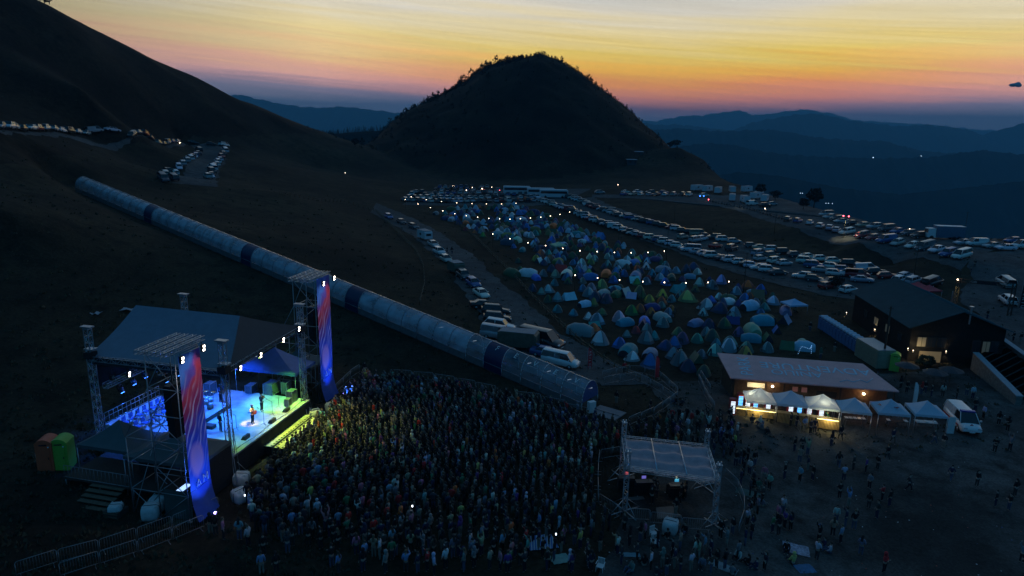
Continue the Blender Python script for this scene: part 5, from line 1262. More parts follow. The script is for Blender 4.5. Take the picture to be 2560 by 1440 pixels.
KEY = [(1403, 678, 'red', 'ridge', 1.15), (1472, 690, 'lime green', 'dome', 1.1), (1478, 688, None, None, 0), (1340, 652, 'yellow', 'dome', 1.0), (1165, 577, 'red', 'dome', .85), (1187, 584, 'orange', 'dome', .8), (1207, 592, 'green', 'dome', .95), (1232, 588, 'red', 'dome', .8),
       (1348, 585, 'lime green', 'dome', .9), (1477, 660, 'green', 'dome', .9), (1520, 629, 'green', 'porch', .95), (1545, 633, 'orange', 'dome', 1.0), (1475, 687, 'red', 'dome', .7), (1590, 655, 'lime green', 'ridge', 1.0), (1620, 702, 'red', 'dome', .85), (1592, 712, 'green', 'dome', .95),
       (1655, 743, 'yellow', 'dome', 1.15), (1623, 755, 'yellow', 'dome', 1.0), (1653, 760, 'orange', 'dome', 1.0), (1717, 752, 'lime green', 'porch', 1.35), (1504, 720, 'lime green', 'dome', 1.25), (1578, 785, 'green', 'dome', 1.15), (1484, 830, 'orange', 'porch', .95), (1590, 832, 'red', 'dome', .8),
       (1862, 892, 'orange and blue', 'dome', 1.15), (1874, 745, 'orange', 'dome', .8), (1500, 858, 'white', 'dome', 1.35), (1614, 855, 'grey', 'dome', 1.25), (1492, 808, 'pale blue', 'dome', 1.25), (1450, 835, 'grey', 'tunnel', 1.25), (1570, 885, 'teal', 'tunnel', 1.1), (1625, 915, 'blue', 'dome', 1.3), (1700, 910, 'grey', 'dome', 1.35),
       (1685, 865, 'blue', 'dome', 1.1), (1720, 925, 'dark blue', 'dome', 1.1), (1320, 690, 'white', 'tunnel', 1.2), (1358, 690, 'grey', 'dome', 1.0), (1765, 770, 'white', 'porch', 1.2), (1800, 780, 'dark blue', 'porch', 1.2), (1835, 790, 'pale blue', 'dome', 1.2), (1840, 735, 'pale blue', 'dome', 1.1), (1700, 742, 'teal', 'dome', .9),
       (1280, 690, 'dark green', 'tunnel', 1.2), (1545, 680, 'pale blue', 'dome', 1.1), (1615, 672, 'white', 'dome', 1.1), (1665, 674, 'grey', 'dome', 1.1), (1690, 682, 'pale blue', 'dome', 1.0), (1560, 690, 'blue', 'dome', 1.0), (1650, 700, 'pale blue', 'porch', 1.0), (1780, 720, 'grey', 'porch', 1.1)]
KEY = [k for k in KEY if k[2]]
TCd = {n: c for n, c, w in TC}; TCd.update(TX)
for px, py, c, kd, sc in KEY:
    p = G(px, py); TPOS.append((p.x, p.y, 1.5 * sc)); sc *= .86; put_tent(p, TCd[c], c, kd, random.uniform(0, 6.28), (sc * 1.05, sc * 1.05, sc * 1.12), zone_of(px, py))
camp = [(1085, 520), (1290, 512), (1400, 552), (1500, 590), (1590, 625), (1690, 655), (1800, 700), (1930, 735), (2010, 830), (2010, 880), (1850, 885), (1800, 880), (1770, 940), (1600, 950), (1560, 905), (1480, 855), (1410, 800), (1350, 745), (1300, 700), (1290, 660), (1290, 630), (1220, 590), (1140, 560), (1070, 535)]
campw = [tuple(G(*q).to_2d()) for q in camp]
xs_ = [q[0] for q in campw]; ys_ = [q[1] for q in campw]; tries = 0; nt_ = 0
while tries < 40000 and nt_ < 430:
    tries += 1; x, y = random.uniform(min(xs_), max(xs_)), random.uniform(min(ys_), max(ys_))
    if not inside((x, y), campw): continue
    px, py = proj((x, y, 0.3)); sc = random.uniform(.66, 1.06)
    # trodden alleys stay open
    u = (x * .8 + y * .25) % 17
    if u < 1.6 and random.random() < .7: continue
    if any((x - a) ** 2 + (y - b) ** 2 < (.98 * sc + r_ * .62) ** 2 for a, b, r_ in TPOS): continue
    if py < 545 and random.random() < .35: continue
    TPOS.append((x, y, 1.5 * sc)); t = random.uniform(0, sum(q[2] for q in TC))
    for n, c, w in TC:
        t -= w
        if t <= 0: break
    c = tuple(min(1, v * random.uniform(.9, 1.6)) for v in c)
    TQ.append((Vector((x, y, TZ(x, y) + .01)), c, n, random.choices(['dome', 'porch', 'tunnel', 'ridge'], [58, 20, 15, 7])[0], random.uniform(0, 6.28), (sc, sc, sc * random.uniform(1.0, 1.2)), zone_of(px, py))); nt_ += 1
TQ.sort(key=lambda q: (q[0] - CAM).length / q[5][0])
for q in TQ[:246]: put_tent(*q)
def far_tents():
    m = MB(); pal = {}
    for p, c, n, kd, rz, sc, z in TQ[246:]:
        pm = mat('far_tent_' + n.replace(' ', '_'), dict(TCd)[n], .6, var=.2, scale=1.0)
        for ch in [TP[kd]] + list(TP[kd].children):
            if ch.type != 'MESH': continue
            me = ch.data; ca, sa = math.cos(rz), math.sin(rz)
            for f in me.polygons:
                mt = me.materials[f.material_index]; mt = pm if mt in (M_TENT, M_TENT2) else mt
                m.add([(p.x + (v.x * ca - v.y * sa) * sc[0], p.y + (v.x * sa + v.y * ca) * sc[0], p.z + v.z * sc[2]) for v in (me.vertices[i].co for i in f.vertices)], [tuple(range(len(f.vertices)))], mt, False)
    o = m.obj('camping_tents'); tag(o, 'packed mass of small tents farthest away in the camp', 'tents', kind='stuff')
far_tents()
peak_tent('gazebo', 'pale blue gazebo on thin legs standing between the camp and the lodge', 'gazebo', G(1982, 786), .2, 3.3, 3.0, 2.0, 2.8, mat('pale_gazebo', (.35, .55, .80), .6, var=.06))
peak_tent('gazebo', 'lime green and white gazebo in the middle of the camp', 'gazebo', G(1395, 632), .4, 3, 3, 2.0, 2.7, mat('lime_gazebo', (.45, .62, .38), .6, var=.15))
peak_tent('gazebo', 'white gazebo at the far end of the camp under the lamps', 'gazebo', G(1303, 562), .1, 3, 3, 2.0, 2.7, mat('white_gazebo', (.6, .66, .72), .6, var=.06))
# string lamps over the camp
def lampstring(label, pts, e, posts):
    P = [ptE(a, b, e) for a, b in pts]; c = P[0]; R = thing('string_lights', label, 'string lights', (c.x, c.y, TZ(c.x, c.y)))
    w = MB(); L0 = Vector(R.location); prev = None
    for a, b in zip(P, P[1:]):
        pts_ = []
        for i in range(7):
            t = i / 6; q = a.lerp(b, t); q.z += .15 - .35 * math.sin(math.pi * t) + .12; pts_.append(q - L0)
        w.path(pts_, .015, M_BLACK, 3)
    w.obj('cable', R)
    for q in P: MB().ball((0, 0, 0), .085, M_BULB, 8, 6).obj('bulb', R, q - L0)
    for i in posts:
        q = P[i]; g = TZ(q.x, q.y); MB().tube((q.x - L0.x, q.y - L0.y + .2, g - L0.z), (q.x - L0.x, q.y - L0.y + .2, q.z - L0.z + .3), .05, M_WOODD, 5).obj('post', R)
SA_ = [(1013, 499), (1045, 510), (1076, 519), (1107, 527), (1137, 534), (1166, 539), (1194, 543), (1222, 546), (1249, 547), (1275, 548), (1301, 547), (1326, 545), (1352, 543), (1376, 540), (1400, 536), (1424, 530)]
lampstring('long curved string of lamps across the far end of the camp', SA_, 4.2, (0, 4, 8, 12, 15))
lampstring('short straight string of lamps along the top of the camp', [(1028, 492), (1066, 499), (1104, 504), (1142, 507), (1180, 509), (1216, 510), (1254, 510), (1290, 508)], 4.4, (0, 3, 7))
lampstring('string of lamps hanging across the middle of the camp', [(1232, 585), (1275, 597), (1320, 607), (1364, 614), (1407, 621), (1450, 627), (1493, 629), (1536, 631), (1578, 632), (1620, 631), (1661, 628)], 4.0, (0, 5, 10))
lampstring('string of lamps hanging across the nearer camp', [(1438, 688), (1494, 695), (1549, 700), (1607, 704), (1661, 706), (1715, 707), (1770, 706), (1822, 704)], 3.8, (0, 3, 7))
# slim lamp and cable poles
def pole(px, py, h, lab, r=.075, lamp=None, nm='utility_pole'):
    p = G(px, py); R = thing(nm, lab, 'pole', p, 0, 'slim dark poles around the camp and car parks'); MB().tube((0, 0, 0), (0, 0, h), r, M_WOODD, 6, r2=r * .7).obj('shaft', R)
    if lamp: MB().box((.2, 0, h), (.5, .14, .08), M_STEEL).obj('lamp_head', R); MB().box((.22, 0, h - .05), (.3, .1, .03), lamp).obj('lit_lens', R)
    else: MB().box((0, 0, h - .25), (.7, .06, .06), M_WOODD).obj('crossarm', R)
    return R
for px, py, h, lab in ((1546, 612, 7.5, 'tall thin pole between camp and lower car park, left of middle'), (1665, 655, 8, 'tall thin pole at the camp edge right of the lamp string'), (1448, 553, 7, 'thin pole at the bend of the track by the far car park'), (1684, 567, 7, 'thin pole in front of the grassy bank'),
                    (1858, 736, 8, 'thin pole at the near corner of the lower car park'), (2284, 695, 9, 'tall thin pole rising in front of the terrace bank'), (1817, 656, 7, 'thin pole among the cars in the lower car park'), (1935, 585, 6, 'thin pole on the grassy bank of the terrace'), (2205, 918, 8.5, 'thick dark pole in front of the lodge'), (2408, 600, 7, 'dark pole behind the vans on the terrace')):
    pole(px, py, h, lab, .16 if 'thick' in lab else .07)
R = pole(2108, 596, 6.2, 'slim pole with two red-lit lamps at the terrace edge', lamp=None); MB().ball((-.7, 0, 5.9), .17, M_TAIL, 8, 6).obj('red_lamp', R); MB().ball((.7, 0, 5.8), .17, M_TAIL, 8, 6).obj('red_lamp', R); MB().tube((-.7, 0, 5.75), (.7, 0, 5.75), .03, M_STEEL, 4).obj('arm', R)
def plight(name, loc, col, e, r=.15, typ='POINT', **k):
    ld = bpy.data.lights.new(name, typ); ld.energy = e; ld.color = col; ld.shadow_soft_size = r
    o = bpy.data.objects.new(name, ld); COL.objects.link(o); o.location = loc
    if typ == 'SPOT':
        ld.spot_size = math.radians(k.get('ang', 90)); ld.spot_blend = .6; o.rotation_euler = (Vector(k['to']) - Vector(loc)).to_track_quat('-Z', 'Y').to_euler()
    return o
p = G(2108, 596); plight('terrace_lamp', p + Vector((0, -.6, 5.5)), (1, .95, .6), 900, .2, 'SPOT', to=p + Vector((.5, -1.0, 0)), ang=80)
p = G(1845, 520); plight('terrace_lamp', p + Vector((0, -.5, 4.5)), (1, .95, .6), 120, .2, 'SPOT', to=p + Vector((-1, -2, 0)), ang=90)

# ================================================================ fences and barriers
def rail_fence(pts, label, nm='wooden_fence', h=1.1, step=2.4, m=M_WOOD, rails=(.45, .85)):
    P = resample([G(*q) for q in pts], max(3, int(sum((G(*b) - G(*a)).length for a, b in zip(pts, pts[1:])) / step))); c = P[0]; P = [Vector((p.x, p.y, TZ(p.x, p.y))) for p in P]
    R = thing(nm, label, 'fence', P[0]); c = P[0]
    mb = MB()
    for i, p in enumerate(P):
        if i < 100: MB().tube(p - c, p - c + Vector((random.gauss(0, .03), random.gauss(0, .03), h)), .07, m, 5).obj('post', R)
        else: mb.tube(p - c, p - c + Vector((0, 0, h)), .07, m, 5)
    if mb.v: o = mb.obj('posts', R); o['kind'] = 'stuff'
    for z in rails:
        q = MB()
        for a, b in zip(P, P[1:]): q.tube(a - c + Vector((0, 0, z + random.gauss(0, .04))), b - c + Vector((0, 0, z + random.gauss(0, .04))), .05, m, 4)
        q.obj('rail', R)
rail_fence([(1015, 522), (1100, 540), (1160, 572), (1220, 630), (1280, 690), (1330, 745), (1390, 805), (1450, 862), (1520, 915), (1600, 955)], 'long weathered rail fence between the gravel track and the camp')
rail_fence([(700, 488), (860, 505), (940, 530), (990, 580), (1035, 625), (1058, 670), (1062, 715), (1050, 762)], 'curved rail fence left of the row of cars on the gravel track')
def barrier_proto():
    R = thing('crowd_barrier', '', 'barrier'); m = MB(); w = 1.15
    m.path([(-w, 0, .12), (-w, 0, 1.0), (-w + .1, 0, 1.1), (w - .1, 0, 1.1), (w, 0, 1.0), (w, 0, .12)], .022, M_STEEL, 5); m.tube((-w, 0, .22), (w, 0, .22), .018, M_STEEL, 4); m.obj('frame', R)
    m = MB(); m.tube((-w + .14, 0, .22), (-w + .14, 0, 1.1), .01, M_STEEL, 3)
    for i in range(13): m.tube((-w + .14 + i * (2 * w - .28) / 12, 0, .22), (-w + .14 + i * (2 * w - .28) / 12, 0, 1.1), .01, M_STEEL, 3)
    m.obj('bars', R)
    for s in (-1, 1): MB().tube((s * w * .8, -.3, .02), (s * w * .8, .3, .02), .02, M_STEEL, 4).tube((s * w * .8, 0, 0), (s * w * .8, 0, .22), .02, M_STEEL, 4).obj('foot', R)
    return R
BP = barrier_proto(); BU = [0]
def barriers(pts, where, closed=False):
    P = [G(*q) for q in pts]; L = sum((b - a).length for a, b in zip(P, P[1:])); n = max(1, round(L / 2.4)); Q = resample(P, n + 1)
    for a, b in zip(Q, Q[1:]):
        c = (a + b) / 2; c.z = TZ(c.x, c.y); h = math.atan2(b.y - a.y, b.x - a.x); sc = ((b - a).length / 2.4, 1, 1)
        if not BU[0]: BU[0] = 1; o = BP; o.location = c; o.rotation_euler.z = h; o.scale = sc
        else: o = dup(BP, c, h, sc)
        reg(o, 'steel crowd barrier ' + where, None, 'steel crowd barriers')
barriers([(40, 1445), (145, 1412), (260, 1383), (355, 1352), (450, 1318), (510, 1292)], 'in the upper line at the lower left corner')
barriers([(150, 1447), (270, 1410), (370, 1378), (450, 1348), (512, 1322)], 'in the lower line at the lower left corner')
barriers([(498, 1300), (548, 1275)], 'at the foot of the near banner')
barriers([(1505, 948), (1590, 930), (1650, 950), (1693, 990)], 'in the outer curve beyond the tunnel mouth'); barriers([(1510, 962), (1590, 952), (1640, 975), (1684, 1008)], 'in the inner curve beyond the tunnel mouth'); barriers([(1693, 1000), (1640, 1040), (1570, 1068)], 'between the tunnel mouth and the crowd')
barriers([(840, 985), (880, 945), (900, 932)], 'beyond the far end of the stage'); barriers([(975, 945), (1080, 955), (1170, 972), (1240, 990)], 'along the back edge of the crowd, left run'); barriers([(1290, 1000), (1350, 1010), (1420, 1030), (1470, 1045)], 'along the back edge of the crowd, right run')
barriers([(1498, 1150), (1493, 1200), (1495, 1260)], 'on the left side of the sound desk pen'); barriers([(1495, 1262), (1550, 1300), (1640, 1310), (1700, 1322), (1780, 1335)], 'along the near side of the sound desk pen'); barriers([(1500, 1150), (1550, 1145)], 'at the back left of the sound desk pen'); barriers([(1810, 1195), (1838, 1215), (1865, 1285), (1845, 1340)], 'on the right side of the sound desk pen')
barriers([(1745, 955), (1765, 1000), (1785, 1030)], 'left of the bar building'); barriers([(1985, 1062), (2000, 1085)], 'in front of the bar counter'); barriers([(1750, 945), (1775, 985)], 'leaning line beside the bar hut wall')
# ================================================================ BAR HUT with painted roof
M_ROOFP = mat('pink_roof_sheet', (.82, .38, .36), .6, var=.10, scale=.8); M_LETTER = mat('roof_lettering', (.52, .66, .76), .6, var=.12, scale=2)
def text_obj(body, size, parent, M_, m, name='lettering', ext=.01, align='CENTER'):
    cu = bpy.data.curves.new('t', 'FONT'); cu.body = body; cu.size = size; cu.extrude = ext; cu.align_x = align; cu.align_y = 'CENTER'; to = bpy.data.objects.new('t', cu); COL.objects.link(to)
    me = bpy.data.meshes.new_from_object(to); bpy.data.objects.remove(to); bpy.data.curves.remove(cu); me.materials.clear(); me.materials.append(m)
    o = bpy.data.objects.new(name, me); COL.objects.link(o)
    if parent: o.parent = parent
    o.matrix_local = M_; return o
def bar_hut():
    A = ptE(1793, 881, 3.7); B = ptE(2158, 910, 3.7); Cc = ptE(2248, 978, 2.9); Dd = ptE(1826, 944, 2.9)
    o = Vector((Dd.x, Dd.y, TZ(Dd.x, Dd.y) - .1)); R = thing('bar_building', 'long timber bar hut with pink roof painted with big pale letters', 'building', o)
    ux = (Cc - Dd); ux.z = 0; W_ = ux.length; ux.normalize(); uy = Vector((-ux.y, ux.x, 0)); dep = ((A - Dd).dot(uy) + (B - Cc).dot(uy)) / 2
    rz = math.atan2(ux.y, ux.x); R.rotation_euler.z = rz; zf = Dd.z - o.z; zb = A.z - o.z
    skewL = (A - Dd).dot(ux); skewR = (B - Cc).dot(ux) 
    q = [(0, 0, zf), (W_, 0, zf), (W_ + skewR, dep, zb), (skewL, dep, zb)]
    m = MB(); m.add([*q, *[(x, y, z - .14) for x, y, z in q]], [(0, 1, 2, 3), (7, 6, 5, 4), (0, 4, 5, 1), (1, 5, 6, 2), (2, 6, 7, 3), (3, 7, 4, 0)], M_ROOFP); m.obj('roof', R)
    w = MB(); i_ = .7; fl = [(i_, i_ + .6), (W_ - i_, i_ + .6), (W_ + skewR - i_, dep - i_), (skewL + i_, dep - i_)]
    for k in range(4):
        a, b = fl[k], fl[(k + 1) % 4]; za = zf - .2 if k in (0,) else zb - .25
        z0 = zf - .12 + (zb - zf) * a[1] / dep - .05; z1 = zf - .12 + (zb - zf) * b[1] / dep - .05
        w.add([(a[0], a[1], -.3), (b[0], b[1], -.3), (b[0], b[1], z1), (a[0], a[1], z0)], [(0, 1, 2, 3), (3, 2, 1, 0)], M_WOOD)
    w.obj('timber_wall', R)
    for x, ww, hh, mm, zz in ((3.1, 1.9, .55, mat('lit_serving_hatch', (1, .9, .6), .5, emit=(1, .82, .45), es=.45), 2.0), (7.4, .6, .55, M_ROOFP, 1.9), (8.4, .6, .55, M_ROOFP, 1.9), (10.8, 2.2, .7, M_BLKMET, 1.6)):
        MB().box((x, 1.27, zz), (ww, .06, hh), mm).obj('opening', R)
    for x in (4.9, 14.7): MB().box((x, 1.15, 2.05), (.22, .2, .16), M_BULB).obj('wall_lamp', R)
    for x in (.3, 6, 12, W_ - .3): MB().box((x, .35, (zf - .3) / 2), (.14, .14, zf), M_WOODD).obj('porch_post', R)
    sl = math.atan2(zb - zf, dep)
    def rm(x, y, ang):
        z = zf + (zb - zf) * y / dep + .012
        return Matrix.Translation((x, y, z)) @ Matrix.Rotation(sl, 4, 'X') @ Matrix.Rotation(ang, 4, 'Z')
    text_obj('ADVENTURE', 2.15, R, rm(9.9, dep * .64, math.pi), M_LETTER); text_obj('ANILIO', 1.75, R, rm(7.6, dep * .38, math.pi) , M_LETTER)
    text_obj('PARK', 2.0, R, rm(2.05, dep * .52, math.pi / 2) @ Matrix.Scale(1.0, 4, (1, 0, 0)), M_LETTER)
    m = MB()                                                        # mountain outline beside the words
    pk = [(12.0, 1.15), (12.9, 1.7), (13.5, 1.35), (14.4, 2.0), (15.0, 1.5), (15.9, 2.6)]
    for a, b in zip(pk, pk[1:]):
        za = zf + (zb - zf) * a[1] / dep + .02; z2 = zf + (zb - zf) * b[1] / dep + .02; m.tube((a[0], a[1], za), (b[0], b[1], z2), .045, M_LETTER, 4)
    m.obj('mountain_emblem', R)
    wp = lambda x, y, z: R.matrix_basis @ Vector((x, y, z)) if False else (o + ux * x + uy * y + Vector((0, 0, z)))
    plight('bar_lamp', wp(4.9, .7, 2.1), (1, .62, .3), 22, .1); plight('bar_lamp', wp(14.7, .7, 2.1), (1, .55, .22), 34, .1); plight('bar_lamp', wp(3.1, .4, 1.9), (1, .85, .5), 25, .2)
    return R
bar_hut()
# six white canopies
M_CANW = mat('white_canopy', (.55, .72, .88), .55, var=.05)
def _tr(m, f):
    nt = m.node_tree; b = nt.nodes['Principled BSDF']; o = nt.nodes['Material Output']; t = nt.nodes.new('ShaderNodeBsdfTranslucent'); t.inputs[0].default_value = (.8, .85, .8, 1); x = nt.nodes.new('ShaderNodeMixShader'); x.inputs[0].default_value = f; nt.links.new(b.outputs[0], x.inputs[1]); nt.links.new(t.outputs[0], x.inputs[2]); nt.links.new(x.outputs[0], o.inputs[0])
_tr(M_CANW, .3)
corn = [((1868, 1002), (1941, 1008)), ((1943, 1009), (2022, 1016)), ((2024, 1017), (2101, 1025)), ((2104, 1026), (2181, 1034)), ((2197, 1031), (2278, 1038)), ((2289, 1035), (2371, 1042))]
lab = ['white stall canopy at the left end over the lit bar counter', 'white stall canopy second from the left, bluish, over the bar', 'white stall canopy third from the left over the lit bar counter', 'white stall canopy fourth from the left over a table of trays', 'white first-aid canopy marked with two dark crosses', 'white stall canopy at the right end beside the ambulance van']
CAN = []
for i, (a, b) in enumerate(corn):
    A, B = ptE(*a, 1.9), ptE(*b, 1.9); d = (B - A).to_2d().normalized(); n = Vector((-d.y, d.x)); w = (B - A).to_2d().length; c = (A + B).to_2d() / 2 + n * (w / 2); g = TZ(c.x, c.y)
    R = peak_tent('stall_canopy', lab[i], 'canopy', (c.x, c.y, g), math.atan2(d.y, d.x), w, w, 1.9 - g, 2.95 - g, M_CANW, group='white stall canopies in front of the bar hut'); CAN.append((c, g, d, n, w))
    if i == 4:
        m = MB()
        for x, y in ((.35, -.8), (-1.0, .0)):
            z = 1.9 - g + 1.05 * (1 - max(abs(x), abs(y)) / (w / 2)) ** 1.35 + .03; m.box((x, y, z), (.14, .5, .02), M_TL, M=None); m.box((x, y, z + .004), (.5, .14, .02), M_TL)
        m.obj('red_cross', R)
# bar counter
def counter(pa, pb, lab, lit):
    A, B = ptE(*pa, .75), ptE(*pb, .75); g = TZ(A.x, A.y); d = (B - A).to_2d(); L = d.length; R = thing('bar_counter', lab, 'bar counter', (A.x, A.y, g), math.atan2(d.y, d.x), 'slatted bar counters')
    H = .75 - g; m = MB(); m.box((L / 2, .3, H / 2), (L, .55, H - .05), M_WOODD)
    slat = mat('counter_slats', (.42, .30, .13), .6, var=.2)
    for k in range(int(L / .14)): m.box((.07 + k * .14, .0, H / 2), (.09, .04, H - .06), slat)
    m.obj('slatted_front', R); MB().box((L / 2, .28, H), (L + .1, .7, .06), slat).obj('counter_top', R)
    for x0, x1 in lit: MB().box(((x0 + x1) / 2 * L, -.045, H - .06), ((x1 - x0) * L, .03, .05), M_STRIP).obj('light_strip', R)
    c = A + (B - A) * .5
    for x0, x1 in lit:
        q = A + (B - A) * ((x0 + x1) / 2); plight('counter_glow', (q.x, q.y - .5, .75), (1, .80, .32), 70, .3)
        plight('stall_lamp', (q.x, q.y + 1.2, 1.75), (.95, .92, .70), 60, .2)
    return R
counter((1838, 1018), (1943, 1030), 'slatted timber bar counter with yellow light strip under the first canopy', [(.03, .97)])
counter((1945, 1031), (2100, 1052), 'longer slatted bar counter under the second and third canopies, lit at right', [(.62, .98)])
M_FR = mat('lit_fridge_door', (1, 1, 1), .4, emit=(.75, .88, 1), es=1.1); M_FRB = mat('lit_blue_fridge', (.2, .5, 1), .4, emit=(.12, .50, 1), es=1.4); M_RED = mat('red_cooler', (.35, .02, .03), .4)
def fridge(px, py, lab, m, back=0., h=1.9):
    p = G(px, py); p.y += back; R = thing('drinks_fridge', lab, 'fridge', (p.x, p.y, TZ(p.x, p.y)), -.12, 'lit drinks fridges of the bar'); MB().box((0, 0, h / 2), (.66, .62, h), M_RED).obj('cabinet', R); MB().box((0, -.325, h * .5), (.46, .03, h * .74), m).obj('glass_door', R)
    for z in (.5, .85, 1.2, 1.5): MB().box((0, -.345, z), (.52, .01, .04), M_BLKMET).obj('shelf', R)
fridge(1829, 1036, 'upright white-lit drinks fridge at the left end of the bar', M_FR); fridge(1858, 1036, 'blue-lit drinks fridge under the left edge of the first canopy', M_FRB, 1.4)
for i, (x, m, lb) in enumerate(((1880, M_FR, 'red fridge with white-lit door behind the counter, under the first canopy'), (1900, M_FRB, 'blue-lit fridge behind the counter under the first canopy'), (1932, M_FR, 'white-lit fridge at the right of the first canopy'), (1990, M_FR, 'red fridge behind the counter under the second canopy'), (2012, M_FRB, 'blue-lit fridge at the right of the second canopy'), (2037, M_FR, 'white-lit fridge under the left of the third canopy'), (2068, M_FR, 'white-lit fridge under the right of the third canopy'))):
    fridge(x, 1045 + (x - 1880) * .09, lb, m, 1.9, 1.6)
def table(px, py, lab, n, m, hd=-.12):
    p = G(px, py); R = thing('stall_table', lab, 'table', p, hd, 'tables under the stall canopies'); MB().box((0, 0, .74), (2.2, .75, .04), M_WHITE if m else M_WOODD).obj('table_top', R)
    for x in (-1, 1):
        for y in (-.3, .3): MB().tube((x, y, 0), (x, y, .72), .02, M_STEEL, 4).obj('leg', R)
    for k in range(n): MB().box((-.9 + k * 1.8 / max(1, n - 1), 0, .80), (.34, .5, .07), M_WHITE).obj('tray', R)
table(2135, 1062, 'table with a row of white trays under the fourth canopy', 5, False); table(2240, 1068, 'dark table under the first-aid canopy', 2, False); table(2312, 1070, 'white table under the last canopy', 3, True)
# banner stand and feather flags
def feather(px, py, h, w, m, lab, txt=None):
    p = G(px, py); R = thing('feather_flag', lab, 'flag', p); MB().tube((0, 0, 0), (0, 0, h), .03, M_ALU, 5, r2=.012).obj('pole', R)
    pr = [(.05, .35), (w, .5), (w, .75 * h), (w * .8, .9 * h), (w * .4, .99 * h), (.03, h)]
    MB().add([(x, -.01, z) for x, z in pr] + [(x, .01, z) for x, z in pr], [(5, 4, 3, 2, 1, 0), (6, 7, 8, 9, 10, 11)], m).obj('sail', R)
    if txt:
        for k, ch in enumerate(txt): text_obj(ch, w * .75, R, Matrix.Translation((w * .5, -.02, h * .82 - k * w * .72)) @ Matrix.Rotation(math.pi / 2, 4, 'X') @ Matrix.Rotation(-math.pi / 2, 4, 'Z'), M_WHITE, ext=.003)
M_REDF = mat('red_flag_cloth', (.62, .04, .05), .6, var=.1)
feather(1468, 928, 3.1, .55, M_REDF, 'red feather flag with white letters behind the lower end of the tunnel', 'ANILIO'); feather(1636, 952, 3.2, .5, M_REDF, 'red feather flag among the nearest tents', None); feather(2276, 1036, 3.9, .5, M_WHITE, 'tall white feather flag between the last two stall canopies')
feather(2376, 760, 2.4, .75, mat('red_and_white_cloth', (.65, .22, .16), .6, var=.4, scale=1.2), 'small red and white feather flag beside the lit gate post'); feather(2546, 775, 6.0, 1.0, M_BLACK, 'tall black feather flag with white letters at the right edge', 'ADVENTURE')
p = G(2374, 1086); R = thing('roll_up_banner', 'narrow white roll-up banner beside the ambulance van', 'banner', p); MB().box((0, 0, 1.0), (.8, .03, 1.95), M_WHITE).obj('print', R); MB().box((0, 0, .04), (.85, .3, .08), M_BLKMET).obj('base', R)

p = G(2014, 888); R = thing('led_string', 'blue-white LED string outlining a tent at the near edge of the camp', 'string lights', p); m = MB()
for a, b in (((-1.1, 0, .1), (-.7, 0, 1.3)), ((-.7, 0, 1.3), (.5, 0, .9)), ((.5, 0, .9), (.7, 0, 1.5)), ((.7, 0, 1.5), (.75, 0, .2))):
    m.tube(a, b, .012, M_BLACK, 3)
m.obj('wire', R); MLED = mat('lit_led_dot', (.5, .8, 1), .5, emit=(.25, .55, 1), es=1.6)
for a, b in (((-1.1, 0, .1), (-.7, 0, 1.3)), ((-.7, 0, 1.3), (.5, 0, .9)), ((.5, 0, .9), (.7, 0, 1.5)), ((.7, 0, 1.5), (.75, 0, .2))):
    for k in range(5): q = Vector(a).lerp(Vector(b), (k + .5) / 5); MB().ball(q, .035, MLED, 6, 4).obj('led', R)
m = MB(); LR = random.Random(4)
for i in range(130):
    g = ptE(LR.uniform(1500, 2560), LR.uniform(1000, 1440), -.4); z = TZ(g.x, g.y) + .09; s = LR.uniform(.02, .055); a = LR.uniform(0, 3.1); m.box((g.x, g.y, z + s * .2), (s * 2, s, s * .5), LR.choice([M_WHITE, M_WHITE, M_BLUEC, M_OPLAS, M_BLACK]), rz=a)
tag(m.obj('litter'), 'cups and litter scattered over the yard', 'litter', kind='stuff')
